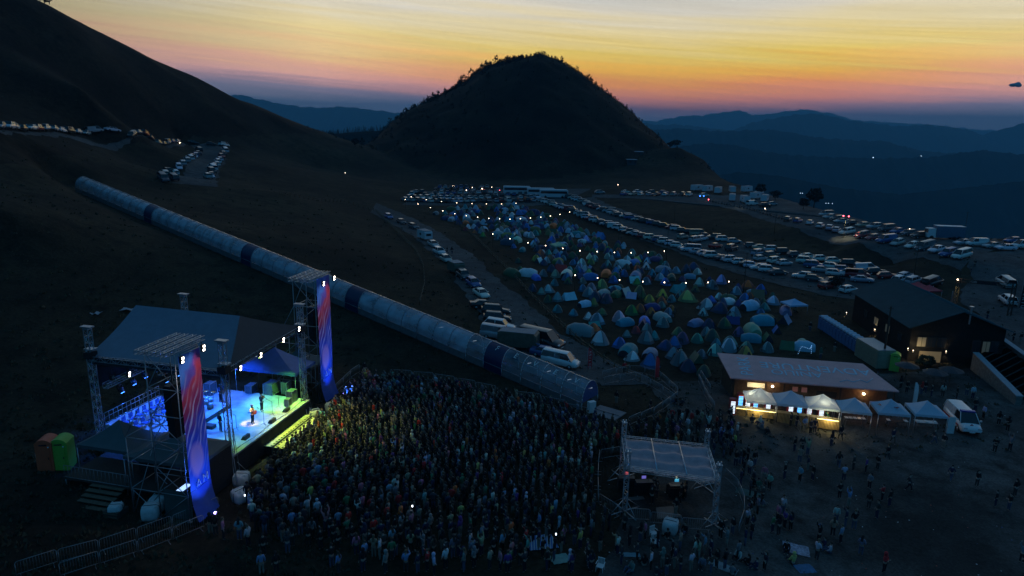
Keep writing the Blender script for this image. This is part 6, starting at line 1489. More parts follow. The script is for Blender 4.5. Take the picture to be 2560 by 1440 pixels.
# ================================================================ LODGE
M_SLATE = mat('dark_metal_roof', (.055, .13, .15), .7, .0, spec=.2, var=.12, scale=.8); M_LODGE = mat('dark_lodge_timber', (.030, .026, .022), .8, var=.3, scale=3)
def lodge():
    N1 = ptE(2272, 815, 4.6); N2 = ptE(2410, 782, 7.1); N3 = ptE(2540, 832, 4.6); F1 = ptE(2120, 722, 4.6); F2 = ptE(2222, 705, 7.1)
    c = Vector((N1.x, N1.y, 0)); c.z = min(TZ(N1.x, N1.y), TZ(N3.x, N3.y)) - .2; R = thing('lodge', 'big dark timber lodge with steep slate-blue gable roof and small wall lamps', 'building', c)
    ax = (F1 - N1); ax.z = 0; Ln = (ax.length + (F2 - N2).to_2d().length) / 2; ax.normalize(); gx_ = (N3 - N1); gx_.z = 0; Wd = gx_.length; gx_.normalize()
    gx_ = (gx_ - ax * gx_.dot(ax)).normalized() if abs(gx_.dot(ax)) < .5 else gx_
    e = 4.6 - c.z; r = 7.1 - c.z; hw = Wd / 2
    def P(s, l, z): v = gx_ * s + ax * l; return (v.x, v.y, z)
    ov = .5
    m = MB()
    for (s0, z0, s1, z1) in ((-ov * .2, e - .08, hw, r), (Wd + ov * .2, e - .08, hw, r)):
        a = [P(s0, -ov, z0), P(s1, -ov, z1), P(s1, Ln + ov, z1), P(s0, Ln + ov, z0)]; lo = [(x, y, z - .14) for x, y, z in a]
        m.add(a + lo, [(0, 1, 2, 3), (3, 2, 1, 0), (7, 6, 5, 4), (4, 5, 1, 0), (5, 6, 2, 1), (6, 7, 3, 2), (7, 4, 0, 3)], M_SLATE)
    m.obj('roof', R)
    sm = MB()
    for k in range(28):
        l = -ov + (Ln + 2 * ov) * k / 27
        for s0 in (0, Wd): sm.tube(P(s0, l, e - .06), P(hw, l, r + .02), .025, M_SLATE, 3)
    sm.obj('standing_seam', R)
    w = MB(); i_ = .55
    cs = [(i_, .1), (Wd - i_, .1), (Wd - i_, Ln), (i_, Ln)]
    for k in range(4):
        a, b = cs[k], cs[(k + 1) % 4]
        if k in (0, 2): vs_ = [P(a[0], a[1], -.5), P(b[0], b[1], -.5), P(b[0], b[1], e), P(hw, a[1], r - .25), P(a[0], a[1], e)]; w.add(vs_, [(0, 1, 2, 3, 4), (4, 3, 2, 1, 0)], M_LODGE)
        else: w.add([P(a[0], a[1], -.5), P(b[0], b[1], -.5), P(b[0], b[1], e), P(a[0], a[1], e)], [(0, 1, 2, 3), (3, 2, 1, 0)], M_LODGE)
    w.obj('timber_wall', R)
    ang = math.atan2(gx_.y, gx_.x); ang2 = math.atan2(ax.y, ax.x)
    mg = mat('lodge_window_glass', (.03, .035, .04), .08, spec=.8); warm = mat('dim_interior', (.5, .4, .25), .5, emit=(1, .75, .4), es=.012)
    def win(s, l, z, w_, h, face):
        q = P(s, l, z); f = MB().box((0, 0, 0), (w_ + .16, .08, h + .16), M_WOODD).obj('window', R, q, ang if face == 'g' else ang2); MB().box((0, (-.06 if face == 'g' else .06), 0), (w_, .04, h), mg if random.random() < .6 else warm).obj('pane', f)
        MB().box((0, (-.085 if face == 'g' else .085), 0), (.05, .03, h), M_WOODD).obj('mullion', f)
    for s, z in ((2.0, 3.1), (3.3, 3.1), (4.6, 3.1)): win(s, .02, z, 1.1, 1.3, 'g')
    for s in (9.2, 10.5, 11.6): win(s, .02, 2.6, .9, 1.8, 'g')
    for l in (3, 7, 11, 15): win(i_ - .06, l, 2.8, 1.3, 1.1, 's')
    # recessed lit opening low in the gable
    q = P(3.4, .0, .9); MB().box((0, 0, 0), (2.9, .1, 1.7), mat('lit_opening', (.3, .2, .1), .7, emit=(1, .75, .40), es=.07)).obj('lit_opening', R, q, ang)
    MB().box(P(hw + .9, -.35, r - .6), (.16, .16, 2.4), M_ALU).box(P(hw + .9, -.35, r + .65), (.45, .45, .1), M_ALU).obj('stove_pipe', R)
    for (px, py, fc, sv) in ((2118, 783, 's', None), (2189, 825, 's', None), (2269, 872, 'g', .7), (2282, 877, 'g', 1.2), (2364, 879, 'g', 5.6)):
        d = ray(px, py); 
        if fc == 'g': nrm = ax; p0 = c + ax * .0
        else: nrm = gx_; p0 = c + gx_ * (i_ - .1)
        t = (p0 - CAM).dot(nrm) / d.dot(nrm); q = CAM + d * t; out = (-ax if fc == 'g' else -gx_) * .22; lq = q - c + out * .5
        o = MB().box((0, 0, 0), (.14, .14, .2), M_BLKMET).obj('wall_lamp', R, lq); MB().box((0, 0, .11), (.1, .1, .02), M_BULB).box((0, 0, -.11), (.1, .1, .02), M_BULB).obj('lit_lens', o)
        for dz, e_ in ((1.5, 34), (-1.5, 26)): plight('lodge_lamp', q + out * 1.3 + Vector((0, 0, .12 * (1 if dz > 0 else -1))), (1, .78, .42), e_, .04, 'SPOT', to=q + out * .9 + Vector((0, 0, dz)), ang=75)
    return R
lodge()
# blue portable toilets in a row, container, tank, small toilets by the stage
def toilet_proto():
    R = thing('portable_toilet', '', 'toilet'); R.color = (1, 1, 1, 1); m = mat('toilet_plastic', objcol=True, rough=.5, var=.08)
    mr = m; b = MB(); b.box((0, 0, 1.05), (1.12, 1.15, 2.1), m); b.obj('cabin', R)
    rows = [[(-.58 + 1.16 * j / 6, y, 2.1 + .30 * math.sin(math.pi * j / 6) ** .7) for j in range(7)] for y in (-.6, -.3, 0, .3, .6)]; MB().sheet(rows, mr).add(rows[0], [tuple(range(6, -1, -1))], mr).add(rows[-1], [tuple(range(7))], mr).obj('domed_roof', R)
    d = MB().box((0, -.59, 1.0), (.78, .05, 1.8), m).obj('door', R); MB().box((.3, -.63, 1.0), (.05, .05, .14), M_BLKMET).obj('handle', d); MB().box((0, -.60, 2.0), (.5, .04, .08), M_BLKMET).obj('vent', R); MB().ball((.35, -.62, 1.85), .06, M_WHITE, 6, 4).obj('sign', R)
    return R
TO = toilet_proto()
def toilet(loc, rz, col, lab=None, base=None, first=[1], sc=1.):
    if first[0]: first[0] = 0; o = TO; o.location = loc; o.rotation_euler.z = rz; o.scale = (sc,) * 3
    else: o = dup(TO, loc, rz, sc)
    for q in [o] + list(o.children): q.color = (*(col if not (base and 'roof' in q.name) else (.35, .50, .62)), 1)
    o['group'] = 'portable toilets'
    if lab: o['label'] = lab
    else: reg(o, base)
    return o
for (px, py, c, lb, sc) in ((126, 1168, (.80, .12, .05), 'orange-red portable toilet left of the stage, behind the ballast bag', 1.12), (163, 1166, (.22, .50, .06), 'yellow-green portable toilet left of the stage', 1.12), (2234, 925, (.33, .62, .10), 'yellow-green portable toilet before the lodge corner', 1.05)): toilet(G(px, py) - Vector((0, 0, .05)), AN - 1.2 if px < 500 else -.5, c, lb, sc=sc)
A_, B_ = G(2056, 822), G(2142, 878)
for i in range(12):
    q = A_.lerp(B_, i / 11); q.z = TZ(q.x, q.y); toilet(q, math.atan2(B_.y - A_.y, B_.x - A_.x), (.05, .16, .34), base='blue portable toilet in the row beside the lodge', sc=.93)
p = G(2183, 905); R = thing('storage_container', 'beige corrugated storage container in front of the lodge side wall', 'container', p, math.atan2(B_.y - A_.y, B_.x - A_.x)); MC = mat('beige_container', (.36, .32, .22), .6, var=.15)
m = MB().box((0, 0, 1.3), (5.6, 2.4, 2.5), MC)
for k in range(22): m.box((-2.65 + k * .25, -1.22, 1.3), (.1, .06, 2.3), MC)
m.obj('body', R); MB().box((2.83, 0, 1.25), (.06, 2.1, 2.2), MC).obj('door', R); MB().box((0, 0, 2.58), (5.62, 2.42, .06), M_STEEL).obj('roof', R)
plight('tank_glow', p + Vector((3.4, -2.4, 2.6)), (1, .8, .45), 16, .1)
# shrubs lit by the lodge lamps and dark parasols
def leaf_cloud(name, c, rx, ry, rz_, n, s, m, parent=None, seed=1, hollow=.35):
    r = random.Random(seed); V = []; Fs = []
    for i in range(n):
        while True:
            x, y, z = r.uniform(-1, 1), r.uniform(-1, 1), r.uniform(-1, 1); d = x * x + y * y + z * z
            lump = .72 + .28 * math.sin(x * 5 + seed) * math.sin(y * 4.3 + seed * 2) + .2 * math.sin(z * 6 + seed)
            if hollow < d < lump: break
        p = Vector((c[0] + x * rx, c[1] + y * ry, c[2] + z * rz_)); a = Vector((r.gauss(0, 1), r.gauss(0, 1), r.gauss(0, 1))).normalized(); b = a.orthogonal(); k = s * r.uniform(.6, 1.4); cc = a.cross(b); o = len(V)
        V += [p - b * k, p + cc * k * .6, p + b * k, p - cc * k * .6]; Fs.append((o, o + 1, o + 2, o + 3))
    return MB().add(V, Fs, m).obj(name, parent)
M_LEAF = mat('dark_foliage', (.045, .065, .035), .8, var=.35, scale=2); M_LEAFD = mat('hill_tree_foliage', (.012, .018, .012), .9, var=.3, scale=1)
p = G(2312, 918); R = thing('shrub', 'lit leafy shrub in front of the glowing lodge opening', 'shrub', p); leaf_cloud('foliage', (0, 0, .9), 1.5, .8, .8, 900, .12, M_LEAF, R, 3); MB().tube((0, 0, 0), (.1, 0, .7), .08, M_WOODD, 5).obj('stem', R)
plight('opening_glow', p + Vector((-.2, .9, 1.9)), (1, .85, .5), 45, .15)
for i, (px, py, lb) in enumerate(((2262, 950, 'dark parasol left of the lit shrub'), (2332, 968, 'dark parasol in front of the lodge, right of the lit shrub'), (2372, 962, 'dark parasol farthest right in front of the lodge'))):
    R = thing('parasol', lb, 'parasol', G(px, py), 0, 'dark parasols in front of the lodge'); MB().tube((0, 0, 0), (0, 0, 2.3), .03, M_WOODD, 5).obj('pole', R); MB().lathe((0, 0, 0), [(1.5, 1.95), (.9, 2.2), (.03, 2.45)], M_TARPD, 8, False).obj('canopy', R)
# stone-walled stairs at right
def stairs():
    a, b, c_, d_ = G(2432, 925), G(2545, 1015), G(2500, 885), G(2640, 965); R = thing('stone_stairs', 'wide stone stairs between pale-topped walls right of the lodge', 'stairs', a); ms = mat('stone_masonry', (.20, .18, .16), .9, var=.35, scale=3, bump=.4); mc = mat('pale_wall_coping', (.30, .36, .40), .7, var=.1)
    o = Vector(a)
    for (s, e, nm) in ((a, b, 0), (c_, d_, 1)):
        s0 = s - o; e0 = e - o; dr = (e0 - s0); dr.z = 0; L = dr.length; h = math.atan2(dr.y, dr.x); top0, top1 = (2.4, .9) if nm == 0 else (2.4, 1.0)
        dn = dr.normalized(); nn = Vector((-dn.y, dn.x, 0)); w = .35
        P = [s0 - nn * w, e0 - nn * w, e0 + nn * w, s0 + nn * w]; lo = [(q.x, q.y, -.6) for q in P]; hi = [(P[0].x, P[0].y, top0), (P[1].x, P[1].y, top1), (P[2].x, P[2].y, top1), (P[3].x, P[3].y, top0)]
        MB().add(lo + hi, [(0, 1, 5, 4), (1, 2, 6, 5), (2, 3, 7, 6), (3, 0, 4, 7)], ms).obj('side_wall', R)
        k = 1.15; P2 = [s0 - nn * w * k, e0 - nn * w * k, e0 + nn * w * k, s0 + nn * w * k]; z = [top0, top1, top1, top0]
        MB().add([(q.x, q.y, zz + .002) for q, zz in zip(P2, z)] + [(q.x, q.y, zz + .12) for q, zz in zip(P2, z)], [(3, 2, 1, 0), (4, 5, 6, 7), (0, 1, 5, 4), (1, 2, 6, 5), (2, 3, 7, 6), (3, 0, 4, 7)], mc).obj('coping', R)
    n = 9
    for i in range(n):
        t0, t1 = i / n, (i + 1) / n; l0 = (a.lerp(b, t0)) - o; l1 = a.lerp(b, t1) - o; r0 = c_.lerp(d_, t0) - o; r1 = c_.lerp(d_, t1) - o; z = 1.9 * (1 - t0) + .0
        MB().add([(l0.x, l0.y, z), (r0.x, r0.y, z), (r1.x, r1.y, z), (l1.x, l1.y, z), (l0.x, l0.y, -.6), (r0.x, r0.y, -.6), (r1.x, r1.y, -.6), (l1.x, l1.y, -.6)], [(3, 2, 1, 0), (0, 1, 2, 3), (3, 7, 6, 2), (2, 6, 7, 3)], mat('stair_tread', (.12, .16, .15), .8, var=.3, scale=3)).obj('step', R)
stairs()
# timber gateway
def gateway():
    a, b = G(2384, 775), G(2522, 790); R = thing('timber_gateway', 'dark timber truss gateway over the entrance track, its left post lit yellow', 'gateway', a); o = Vector(a); H = 5.6
    for q in (a, b):
        v = q - o; m = MB()
        for dx in (-.3, .3): m.box((v.x + dx, v.y, v.z + H / 2), (.16, .16, H), M_WOODD)
        for k in range(6): m.tube((v.x - .3, v.y, v.z + k * .9), (v.x + .3, v.y, v.z + k * .9 + .9), .05, M_WOODD, 4)
        m.obj('post', R)
    v = b - o; m = MB()
    for z in (H - .55, H): m.tube((0, 0, z), (v.x, v.y, v.z + z), .09, M_WOODD, 4)
    for k in range(10): q0 = v * (k / 10); q1 = v * ((k + 1) / 10); m.tube((q0.x, q0.y, q0.z + (H if k % 2 else H - .55)), (q1.x, q1.y, q1.z + (H - .55 if k % 2 else H)), .05, M_WOODD, 4)
    m.obj('beam', R); MB().box((v.x * .5, v.y * .5 - .12, H - .27 + v.z * .5), (2.8, .06, .5), M_BLKMET, rz=math.atan2(v.y, v.x)).obj('sign_board', R)
    MB().box((-.32, -.2, H - .1), (.2, .14, .14), M_BULB).obj('post_lamp', R); plight('gate_lamp', a + Vector((-.35, -.9, H - .3)), (1, .85, .35), 260, .1, 'SPOT', to=a + Vector((-.1, 0, 2.4)), ang=50)
gateway()
for px, py, lb in ((2290, 742, 'red and white canopy behind the lodge roof, the left one'), (2318, 750, 'red and white canopy behind the lodge roof, the right one')): peak_tent('stall_canopy', lb, 'canopy', G(px, py), .3, 3, 3, 2.1, 2.9, mat('red_canopy', (.55, .04, .06), .6, var=.2), group='red canopies behind the lodge')
# ================================================================ sound desk shelter
def foh():
    NL, NR, FLp, FR = G(1561, 1280), G(1784, 1314), G(1553, 1196), G(1757, 1218); R = thing('sound_desk_shelter', 'sagging grey canvas shelter on four silver truss towers over the sound desk', 'shelter', NL); o = Vector(NL)
    H = {}
    for q, tp, nm in ((NL, (1580, 1128), 'near left'), (NR, (1802, 1152), 'near right'), (FLp, (1571, 1052), 'far left'), (FR, (1781, 1082), 'far right')):
        v = q - o; h = 5.2
        m = MB(); truss(m, v, v + Vector((0, 0, h)), .34, 12, M_ALU, .03, .018); m.box((v.x, v.y, v.z + h + .08), (.42, .42, .1), M_ALU)
        for s in (-.12, .12): m.tube((v.x + s, v.y, v.z + h + .1), (v.x + s, v.y, v.z + h + .35), .06, M_ALU, 5)
        t = m.obj('truss_tower', R); t['label'] = 'silver truss tower at the %s corner' % nm
        f = MB()
        for k in range(4): a = k * math.pi / 2 + .5; f.tube((v.x, v.y, v.z + .12), (v.x + 1.5 * math.cos(a), v.y + 1.5 * math.sin(a), v.z + .08), .05, M_ALU, 4); f.tube((v.x, v.y, v.z + 1.3), (v.x + 1.5 * math.cos(a), v.y + 1.5 * math.sin(a), v.z + .1), .03, M_ALU, 4)
        f.obj('foot_frame', t); H[nm] = v
    z0 = 3.85
    c = [H['near left'] + Vector((0, 0, z0)), H['near right'] + Vector((0, 0, z0)), H['far right'] + Vector((0, 0, z0)), H['far left'] + Vector((0, 0, z0))]
    for a, b in ((0, 1), (1, 2), (2, 3), (3, 0)): m = MB(); truss(m, c[a], c[b], .3, 14, M_ALU, .028, .016); m.obj('roof_beam', R)
    rows = []; n, k = 20, 26
    for i in range(n + 1):
        u = i / n; r = []
        for j in range(k + 1):
            v = j / k; p = c[0].lerp(c[1], v).lerp(c[3].lerp(c[2], v), u); sg = .10 + .34 * abs(math.sin(u * math.pi * 3.5)) ** 1.5 + .12 * abs(math.sin(v * math.pi * 3 + .6 + .3 * math.sin(u * 4))) + .04 * math.sin(v * 23 + u * 7)
            r.append((p.x, p.y, p.z + .42 - sg - (.35 * (1 - u) ** 4)))
        rows.append(r)
    MB().sheet(rows, mat('grey_canvas', (.50, .33, .34), .6, var=.14, scale=2), thick=0).obj('canvas_roof', R)
    m = MB()
    for v in (.33, .66): m.tube(c[0].lerp(c[1], v) + Vector((0, 0, .2)), c[3].lerp(c[2], v) + Vector((0, 0, .2)), .05, M_ALU, 4)
    m.obj('ridge_pole', R)
foh()
for (px, py, lb, s, nm, hd) in ((1600, 1222, 'sound desk with small red screen at the left under the shelter', (1.5, .8, .95), 'sound_desk', .0), (1608, 1232, 'sound desk with blue-lit faders under the shelter', (1.6, .9, .95), 'sound_desk', .1), (1690, 1240, 'lighting desk with yellow and blue glow at the middle of the shelter', (1.5, .9, .95), 'sound_desk', .1)):
    R = thing(nm, lb, 'mixing desk', G(px - (35 if 'red' in lb else 0), py), hd); MB().box((0, 0, s[2] / 2), (s[0], s[1], s[2]), M_BLACK).obj('table', R); MB().box((0, 0, s[2] + .08), (s[0] * .9, s[1] * .7, .14), M_BLKMET).obj('console', R)
    MB().box((0, .1, s[2] + .45), (.36, .04, .24), mat('lit_red_screen', (1, .2, .2), .5, emit=(1, .15, .18), es=.4) if 'red' in lb else mat('lit_violet_screen', (.4, .4, 1), .5, emit=(.3, .25, 1), es=.4) if 'faders' in lb else mat('lit_cyan_screen', (.2, .7, 1), .5, emit=(.08, .55, .9), es=.5)).obj('screen', R)
    for x in (-.4, .4): MB().tube((x, .1, s[2]), (x, .1, s[2] + .3), .02, M_BLKMET, 4).obj('screen_arm', R)
p = G(1688, 1236); R = thing('desk_lamp', 'small warm lamp glowing over the lighting desk', 'lamp', p); MB().tube((0, 0, 0), (0, 0, 1.7), .02, M_BLKMET, 4).obj('stand', R); MB().ball((0, 0, 1.72), .11, mat('lit_desk_lamp', (1, 1, 1), .5, emit=(1, .9, .6), es=5), 8, 6).obj('bulb', R); plight('desk_glow', p + Vector((0, -.2, 1.9)), (1, .85, .5), 8, .1)
for px, py, lb in ((1645, 1285, 'plywood sheet lying under the sound desk shelter'), (1585, 1248, 'pale bench lying left of the sound desk')):
    R = thing('floor_sheet', lb, 'board', G(px, py), .2); MB().box((0, 0, .06), (3.2 if 'ply' in lb else 1.7, 1.6 if 'ply' in lb else .5, .04), mat('plywood', (.16, .15, .14), .7, var=.2)).obj('sheet', R); MB().box((0, 0, .02), (2.6 if 'ply' in lb else 1.4, .1, .04), M_WOODD).obj('batten', R)
bag(G(1675, 1330), 'white bulk bag standing by the barriers under the sound desk shelter')
# chairs, blankets
def patio(px, py, rz, lab):
    R = thing('patio_chair', lab, 'chair', G(px, py), rz, 'white plastic chairs near the sound desk'); MB().box((0, 0, .43), (.5, .48, .04), M_WHITE).obj('seat', R); b = MB()
    for i in range(5): b.box((-.2 + i * .1, .24, .66), (.05, .03, .42), M_WHITE)
    b.box((0, .25, .88), (.5, .04, .07), M_WHITE); b.obj('backrest', R)
    for x in (-.23, .23):
        for y in (-.21, .21): MB().tube((x * 1.1, y * 1.1, 0), (x, y, .42), .022, M_WHITE, 4).obj('leg', R)
        MB().box((x * 1.15, 0, .64), (.05, .46, .03), M_WHITE).obj('armrest', R)
patio(1634, 1345, .5, 'white plastic chair behind the other, below the sound desk'); patio(1636, 1368, .2, 'white plastic chair in front, below the sound desk'); patio(1500, 1428, -.4, 'white plastic chair alone near the bottom edge')
def blanket(px, py, rz, w, h, m, lab):
    p = G(px, py); r = []
    for i in range(9):
        q = []
        for j in range(9):
            x, y = -w / 2 + w * i / 8, -h / 2 + h * j / 8; X = p.x + x * math.cos(rz) - y * math.sin(rz); Y = p.y + x * math.sin(rz) + y * math.cos(rz); q.append((X - p.x, Y - p.y, TZ(X, Y) + .09 - p.z + .02 * math.sin(i * 2 + j)))
        r.append(q)
    o = MB().sheet(r, m, thick=.02).obj('picnic_blanket', None, p); tag(o, lab, 'blanket', 'picnic blankets on the ground')
def stripe_mat():
    m = mat('striped_blanket', (.1, .25, .6), .9); nt = m.node_tree; b = nt.nodes['Principled BSDF']; w = nt.nodes.new('ShaderNodeTexWave'); w.inputs['Scale'].default_value = 1.6; tc = nt.nodes.new('ShaderNodeTexCoord'); nt.links.new(tc.outputs['Object'], w.inputs[0]); cr = nt.nodes.new('ShaderNodeValToRGB'); cr.color_ramp.interpolation = 'CONSTANT'; cr.color_ramp.elements[0].color = (.05, .18, .5, 1); cr.color_ramp.elements[1].position = .5; cr.color_ramp.elements[1].color = (.5, .55, .6, 1); nt.links.new(w.outputs[1], cr.inputs[0]); nt.links.new(cr.outputs[0], b.inputs['Base Color']); return m
blanket(1352, 1358, .3, 2.2, 1.7, stripe_mat(), 'blue and white striped blanket at the back of the crowd'); blanket(1990, 1375, -.3, 1.9, 1.4, mat('patterned_blanket', (.34, .34, .42), .9, var=.6, scale=6), 'large patterned pale blanket at the bottom right'); blanket(1808, 1420, 1.0, .9, 2.0, mat('pale_mat', (.20, .30, .34), .8, var=.3), 'narrow pale mat near the bottom edge')
blanket(2012, 1425, .2, 1.4, 1.0, mat('blue_mat', (.04, .16, .30), .8, var=.2), 'small blue mat below the patterned blanket'); blanket(1575, 1390, .1, 1.5, .5, mat('teal_mat', (.12, .28, .34), .8, var=.2), 'thin teal mat left of the white chairs'); blanket(1870, 1235, -.5, 2.0, 1.2, mat('green_mat', (.08, .14, .12), .8, var=.3), 'dark green mat right of the sound desk pen'); blanket(1400, 1400, .4, 1.4, 1.0, mat('mint_mat', (.25, .42, .36), .8, var=.2), 'mint green mat at the bottom centre')

# ================================================================ hill buildings, trees, cattle
for (a, b, e1, lb, w, h) in (((1530, 362), (1598, 372), 440, 'long low building with pale flat roof on the right shoulder of the cone hill', 8, 3.2), ((1566, 376), (1606, 382), 420, 'smaller pale-roofed building just below the long one', 5, 3), ((1568, 398), (1590, 400), 400, 'tiny shed on the slope below the two hill buildings', 4, 2.6)):
    A, B = ptD(*a, e1), ptD(*b, e1); d = B - A; L = d.to_2d().length; c = (A + B) / 2; R = thing('hill_building', lb, 'building', c - Vector((0, 0, h)), math.atan2(d.y, d.x), 'buildings on the hill shoulder')
    MB().box((0, 0, h / 2 - 3), (L, w, h + 6), mat('dark_render_wall', (.06, .07, .08), .8, var=.2)).obj('wall', R); MB().box((0, 0, h + .1), (L + .8, w + .8, .2), mat('pale_sheet_roof', (.30, .40, .50), .4, var=.1)).obj('roof', R)
    for k in range(max(2, int(L / 3))): f = MB().box((-L / 2 + 1.5 + k * 3, -w / 2 - .03, h * .6), (1.1, .06, 1.0), M_WOODD).obj('window', R); MB().box((-L / 2 + 1.5 + k * 3, -w / 2 - .07, h * .6), (.9, .03, .8), M_GLASS).obj('pane', f)
def tree_at(p, h, w, lab, kind='round', seed=1, grp='single trees on the slopes'):
    R = thing('conifer_tree' if kind == 'conifer' else 'broadleaf_tree', lab, 'tree', p, 0, grp); MB().tube((0, 0, -.4), (0, 0, h * .5), h * .035, M_WOODD, 5, r2=h * .015).tube((0, 0, h * .3), (w * .25, .1, h * .6), h * .015, M_WOODD, 4).tube((0, 0, h * .35), (-w * .22, -.1, h * .62), h * .015, M_WOODD, 4).obj('trunk', R)
    if kind == 'conifer':
        r = random.Random(seed); V = []; Fs = []
        for i in range(420):
            t = r.random() ** .7; z = h * (1 - t * .86); rr = w * .5 * t * r.uniform(.5, 1.1); a = r.uniform(0, 6.28); q = Vector((rr * math.cos(a), rr * math.sin(a), z)); o = len(V); k = h * .05; tv = Vector((math.cos(a), math.sin(a), -.45)) * k; sd = Vector((-math.sin(a), math.cos(a), .1)) * k * .45; V += [q - tv, q + sd, q + tv, q - sd]; Fs.append((o, o + 1, o + 2, o + 3))
        MB().add(V, Fs, M_LEAFD).obj('crown', R)
    else: leaf_cloud('crown', (0, 0, h * .62), w / 2, w / 2, h * .4, 520, h * .05, M_LEAFD, R, seed, .1)
for i, (px, py, D_, h, w, kd, lb) in enumerate(((2034, 520, 0, 7, 6, 'round', 'round dark tree at the edge of the ridge against the blue valley'), (1900, 490, 0, 5, 5, 'round', 'round dark tree between the camper vans'), (2008, 524, 0, 4, 4, 'round', 'low bushy tree left of the round tree on the ridge'), (1652, 366, 430, 6, 5, 'conifer', 'pointed tree on the hill shoulder above the buildings'), (1690, 372, 430, 5, 7, 'round', 'spreading bush at the tip of the hill shoulder'), (1676, 374, 430, 4, 5, 'round', 'low bush left of the spreading bush on the shoulder'),
        (888, 368, 400, 5, 5, 'round', 'lone dark bush on the left flank below the saddle'), (1112, 246, 560, 7, 4.5, 'conifer', 'pointed tree standing out on the left skyline of the cone hill'), (1146, 226, 560, 6, 4, 'conifer', 'second pointed tree up the left skyline of the cone hill'), (1060, 270, 560, 5, 4, 'conifer', 'pointed tree low on the left skyline of the cone hill'), (2090, 722, 0, 2.6, 3.2, 'round', 'dark bush at the corner of the lodge roof'), (1938, 500, 0, 4, 5, 'round', 'dark bush in front of the campers'))):
    p = G(px, py) if not D_ else ptD(px, py, D_); 
    if D_: p.z = TZ(p.x, p.y)
    tree_at(p, h, w, lb, kd, i + 2)
# scrubby wood along the crest of the cone hill
def hill_wood():
    r = random.Random(5); V = []; Fs = []
    xs = np.interp(np.linspace(0, 1, 900), np.linspace(0, 1, len(_hx) - 2), _hx[1:-1])
    HX = [r.uniform(_hx[1], _hx[-3]) for _ in range(2600)]; HY = [560 + r.gauss(4, 18) if i < 2000 else r.uniform(400, 555) for i in range(2600)]; HZ = T(np.array(HX), np.array(HY)); 
    for i in range(2600):
        x, y, base = HX[i], HY[i], float(HZ[i]); left = x < 5; h = r.uniform(1.0, 2.8) * (1.3 if left else .8) * (1 + (r.random() < .06) * .9) * (1 if i < 2000 else .7)
        for k in range(34):
            t = r.random(); z = base + h * (1 - t * 1.0) - .1; rr = h * .5 * (t ** .45) * r.uniform(.3, 1.1); a = r.uniform(0, 6.28); q = Vector((x + rr * math.cos(a), y + rr * math.sin(a), z)); n = Vector((r.gauss(0, 1), r.gauss(0, 1), r.gauss(0, 1))).normalized(); b = n.orthogonal() * h * .13; c = n.cross(b); o = len(V); V += [q - b, q + c, q + b]; Fs.append((o, o + 1, o + 2))
    o = MB().add(V, Fs, M_LEAFD).obj('scrub_wood'); tag(o, 'scrubby wood covering the crest of the cone hill', 'wood', kind='stuff')
    V = []; Fs = []
    for i in range(700):
        x = r.uniform(-330, -60); y = r.uniform(885, 915); base = float(zf2(np.array(x), np.array(y))); h = r.uniform(3, 7.5)
        for k in range(10):
            t = (k + r.random()) / 10; z = base + h * (1 - t * .9); rr = h * .2 * t
            for a0 in (0, 2.1, 4.2):
                a = a0 + r.random(); q = Vector((x + rr * math.cos(a), y + rr * math.sin(a), z)); tv = Vector((math.cos(a), math.sin(a), -.5)) * h * .08; sd = Vector((-math.sin(a), math.cos(a), 0)) * h * .06; o = len(V); V += [q - tv, q + sd, q + tv, q - sd]; Fs.append((o, o + 1, o + 2, o + 3))
    o = MB().add(V, Fs, M_LEAFD).obj('conifer_wood'); tag(o, 'far conifer wood on the dark ridge left of the cone hill', 'wood', kind='stuff')
hill_wood()
# tufts of grass and stones on the nearer slopes
def tufts():
    r = random.Random(9); V = []; Fs = []
    A = []
    while len(A) < 5200:
        px, py = r.uniform(-40, 2560), r.uniform(430, 1440)
        if (900 < px < 2100 and py > 960) or (px > 1900 and py > 930): continue
        A.append((px, py, r.random()))
    for px, py, u in A:
        e = 3; d = ray(px, py); t = (8 - CAMH) / d.z if d.z < 0 else 200; x, y = CAM.x + d.x * t, CAM.y + d.y * t
        if y > 230 or inside((x, y), campw): continue
        V.append((x, y))
    Z = T(np.array([v[0] for v in V]), np.array([v[1] for v in V])); vv = []; ff = []
    for (x, y), z in zip(V, Z):
        s = r.uniform(.10, .34)
        for k in range(4):
            a = r.uniform(0, 6.28); q = Vector((x + r.gauss(0, .2), y + r.gauss(0, .2), z)); o = len(vv); w = Vector((math.cos(a), math.sin(a), 0)) * s * .6; vv += [q - w, q + w, q + Vector((r.gauss(0, .06), r.gauss(0, .06), s))]; ff.append((o, o + 1, o + 2))
    o = MB().add(vv, ff, mat('grass_tuft', (.075, .068, .038), .95, var=.4, scale=.4)).obj('grass_tufts'); tag(o, 'scattered dry grass tufts on the slopes', 'grass', kind='stuff')
tufts()
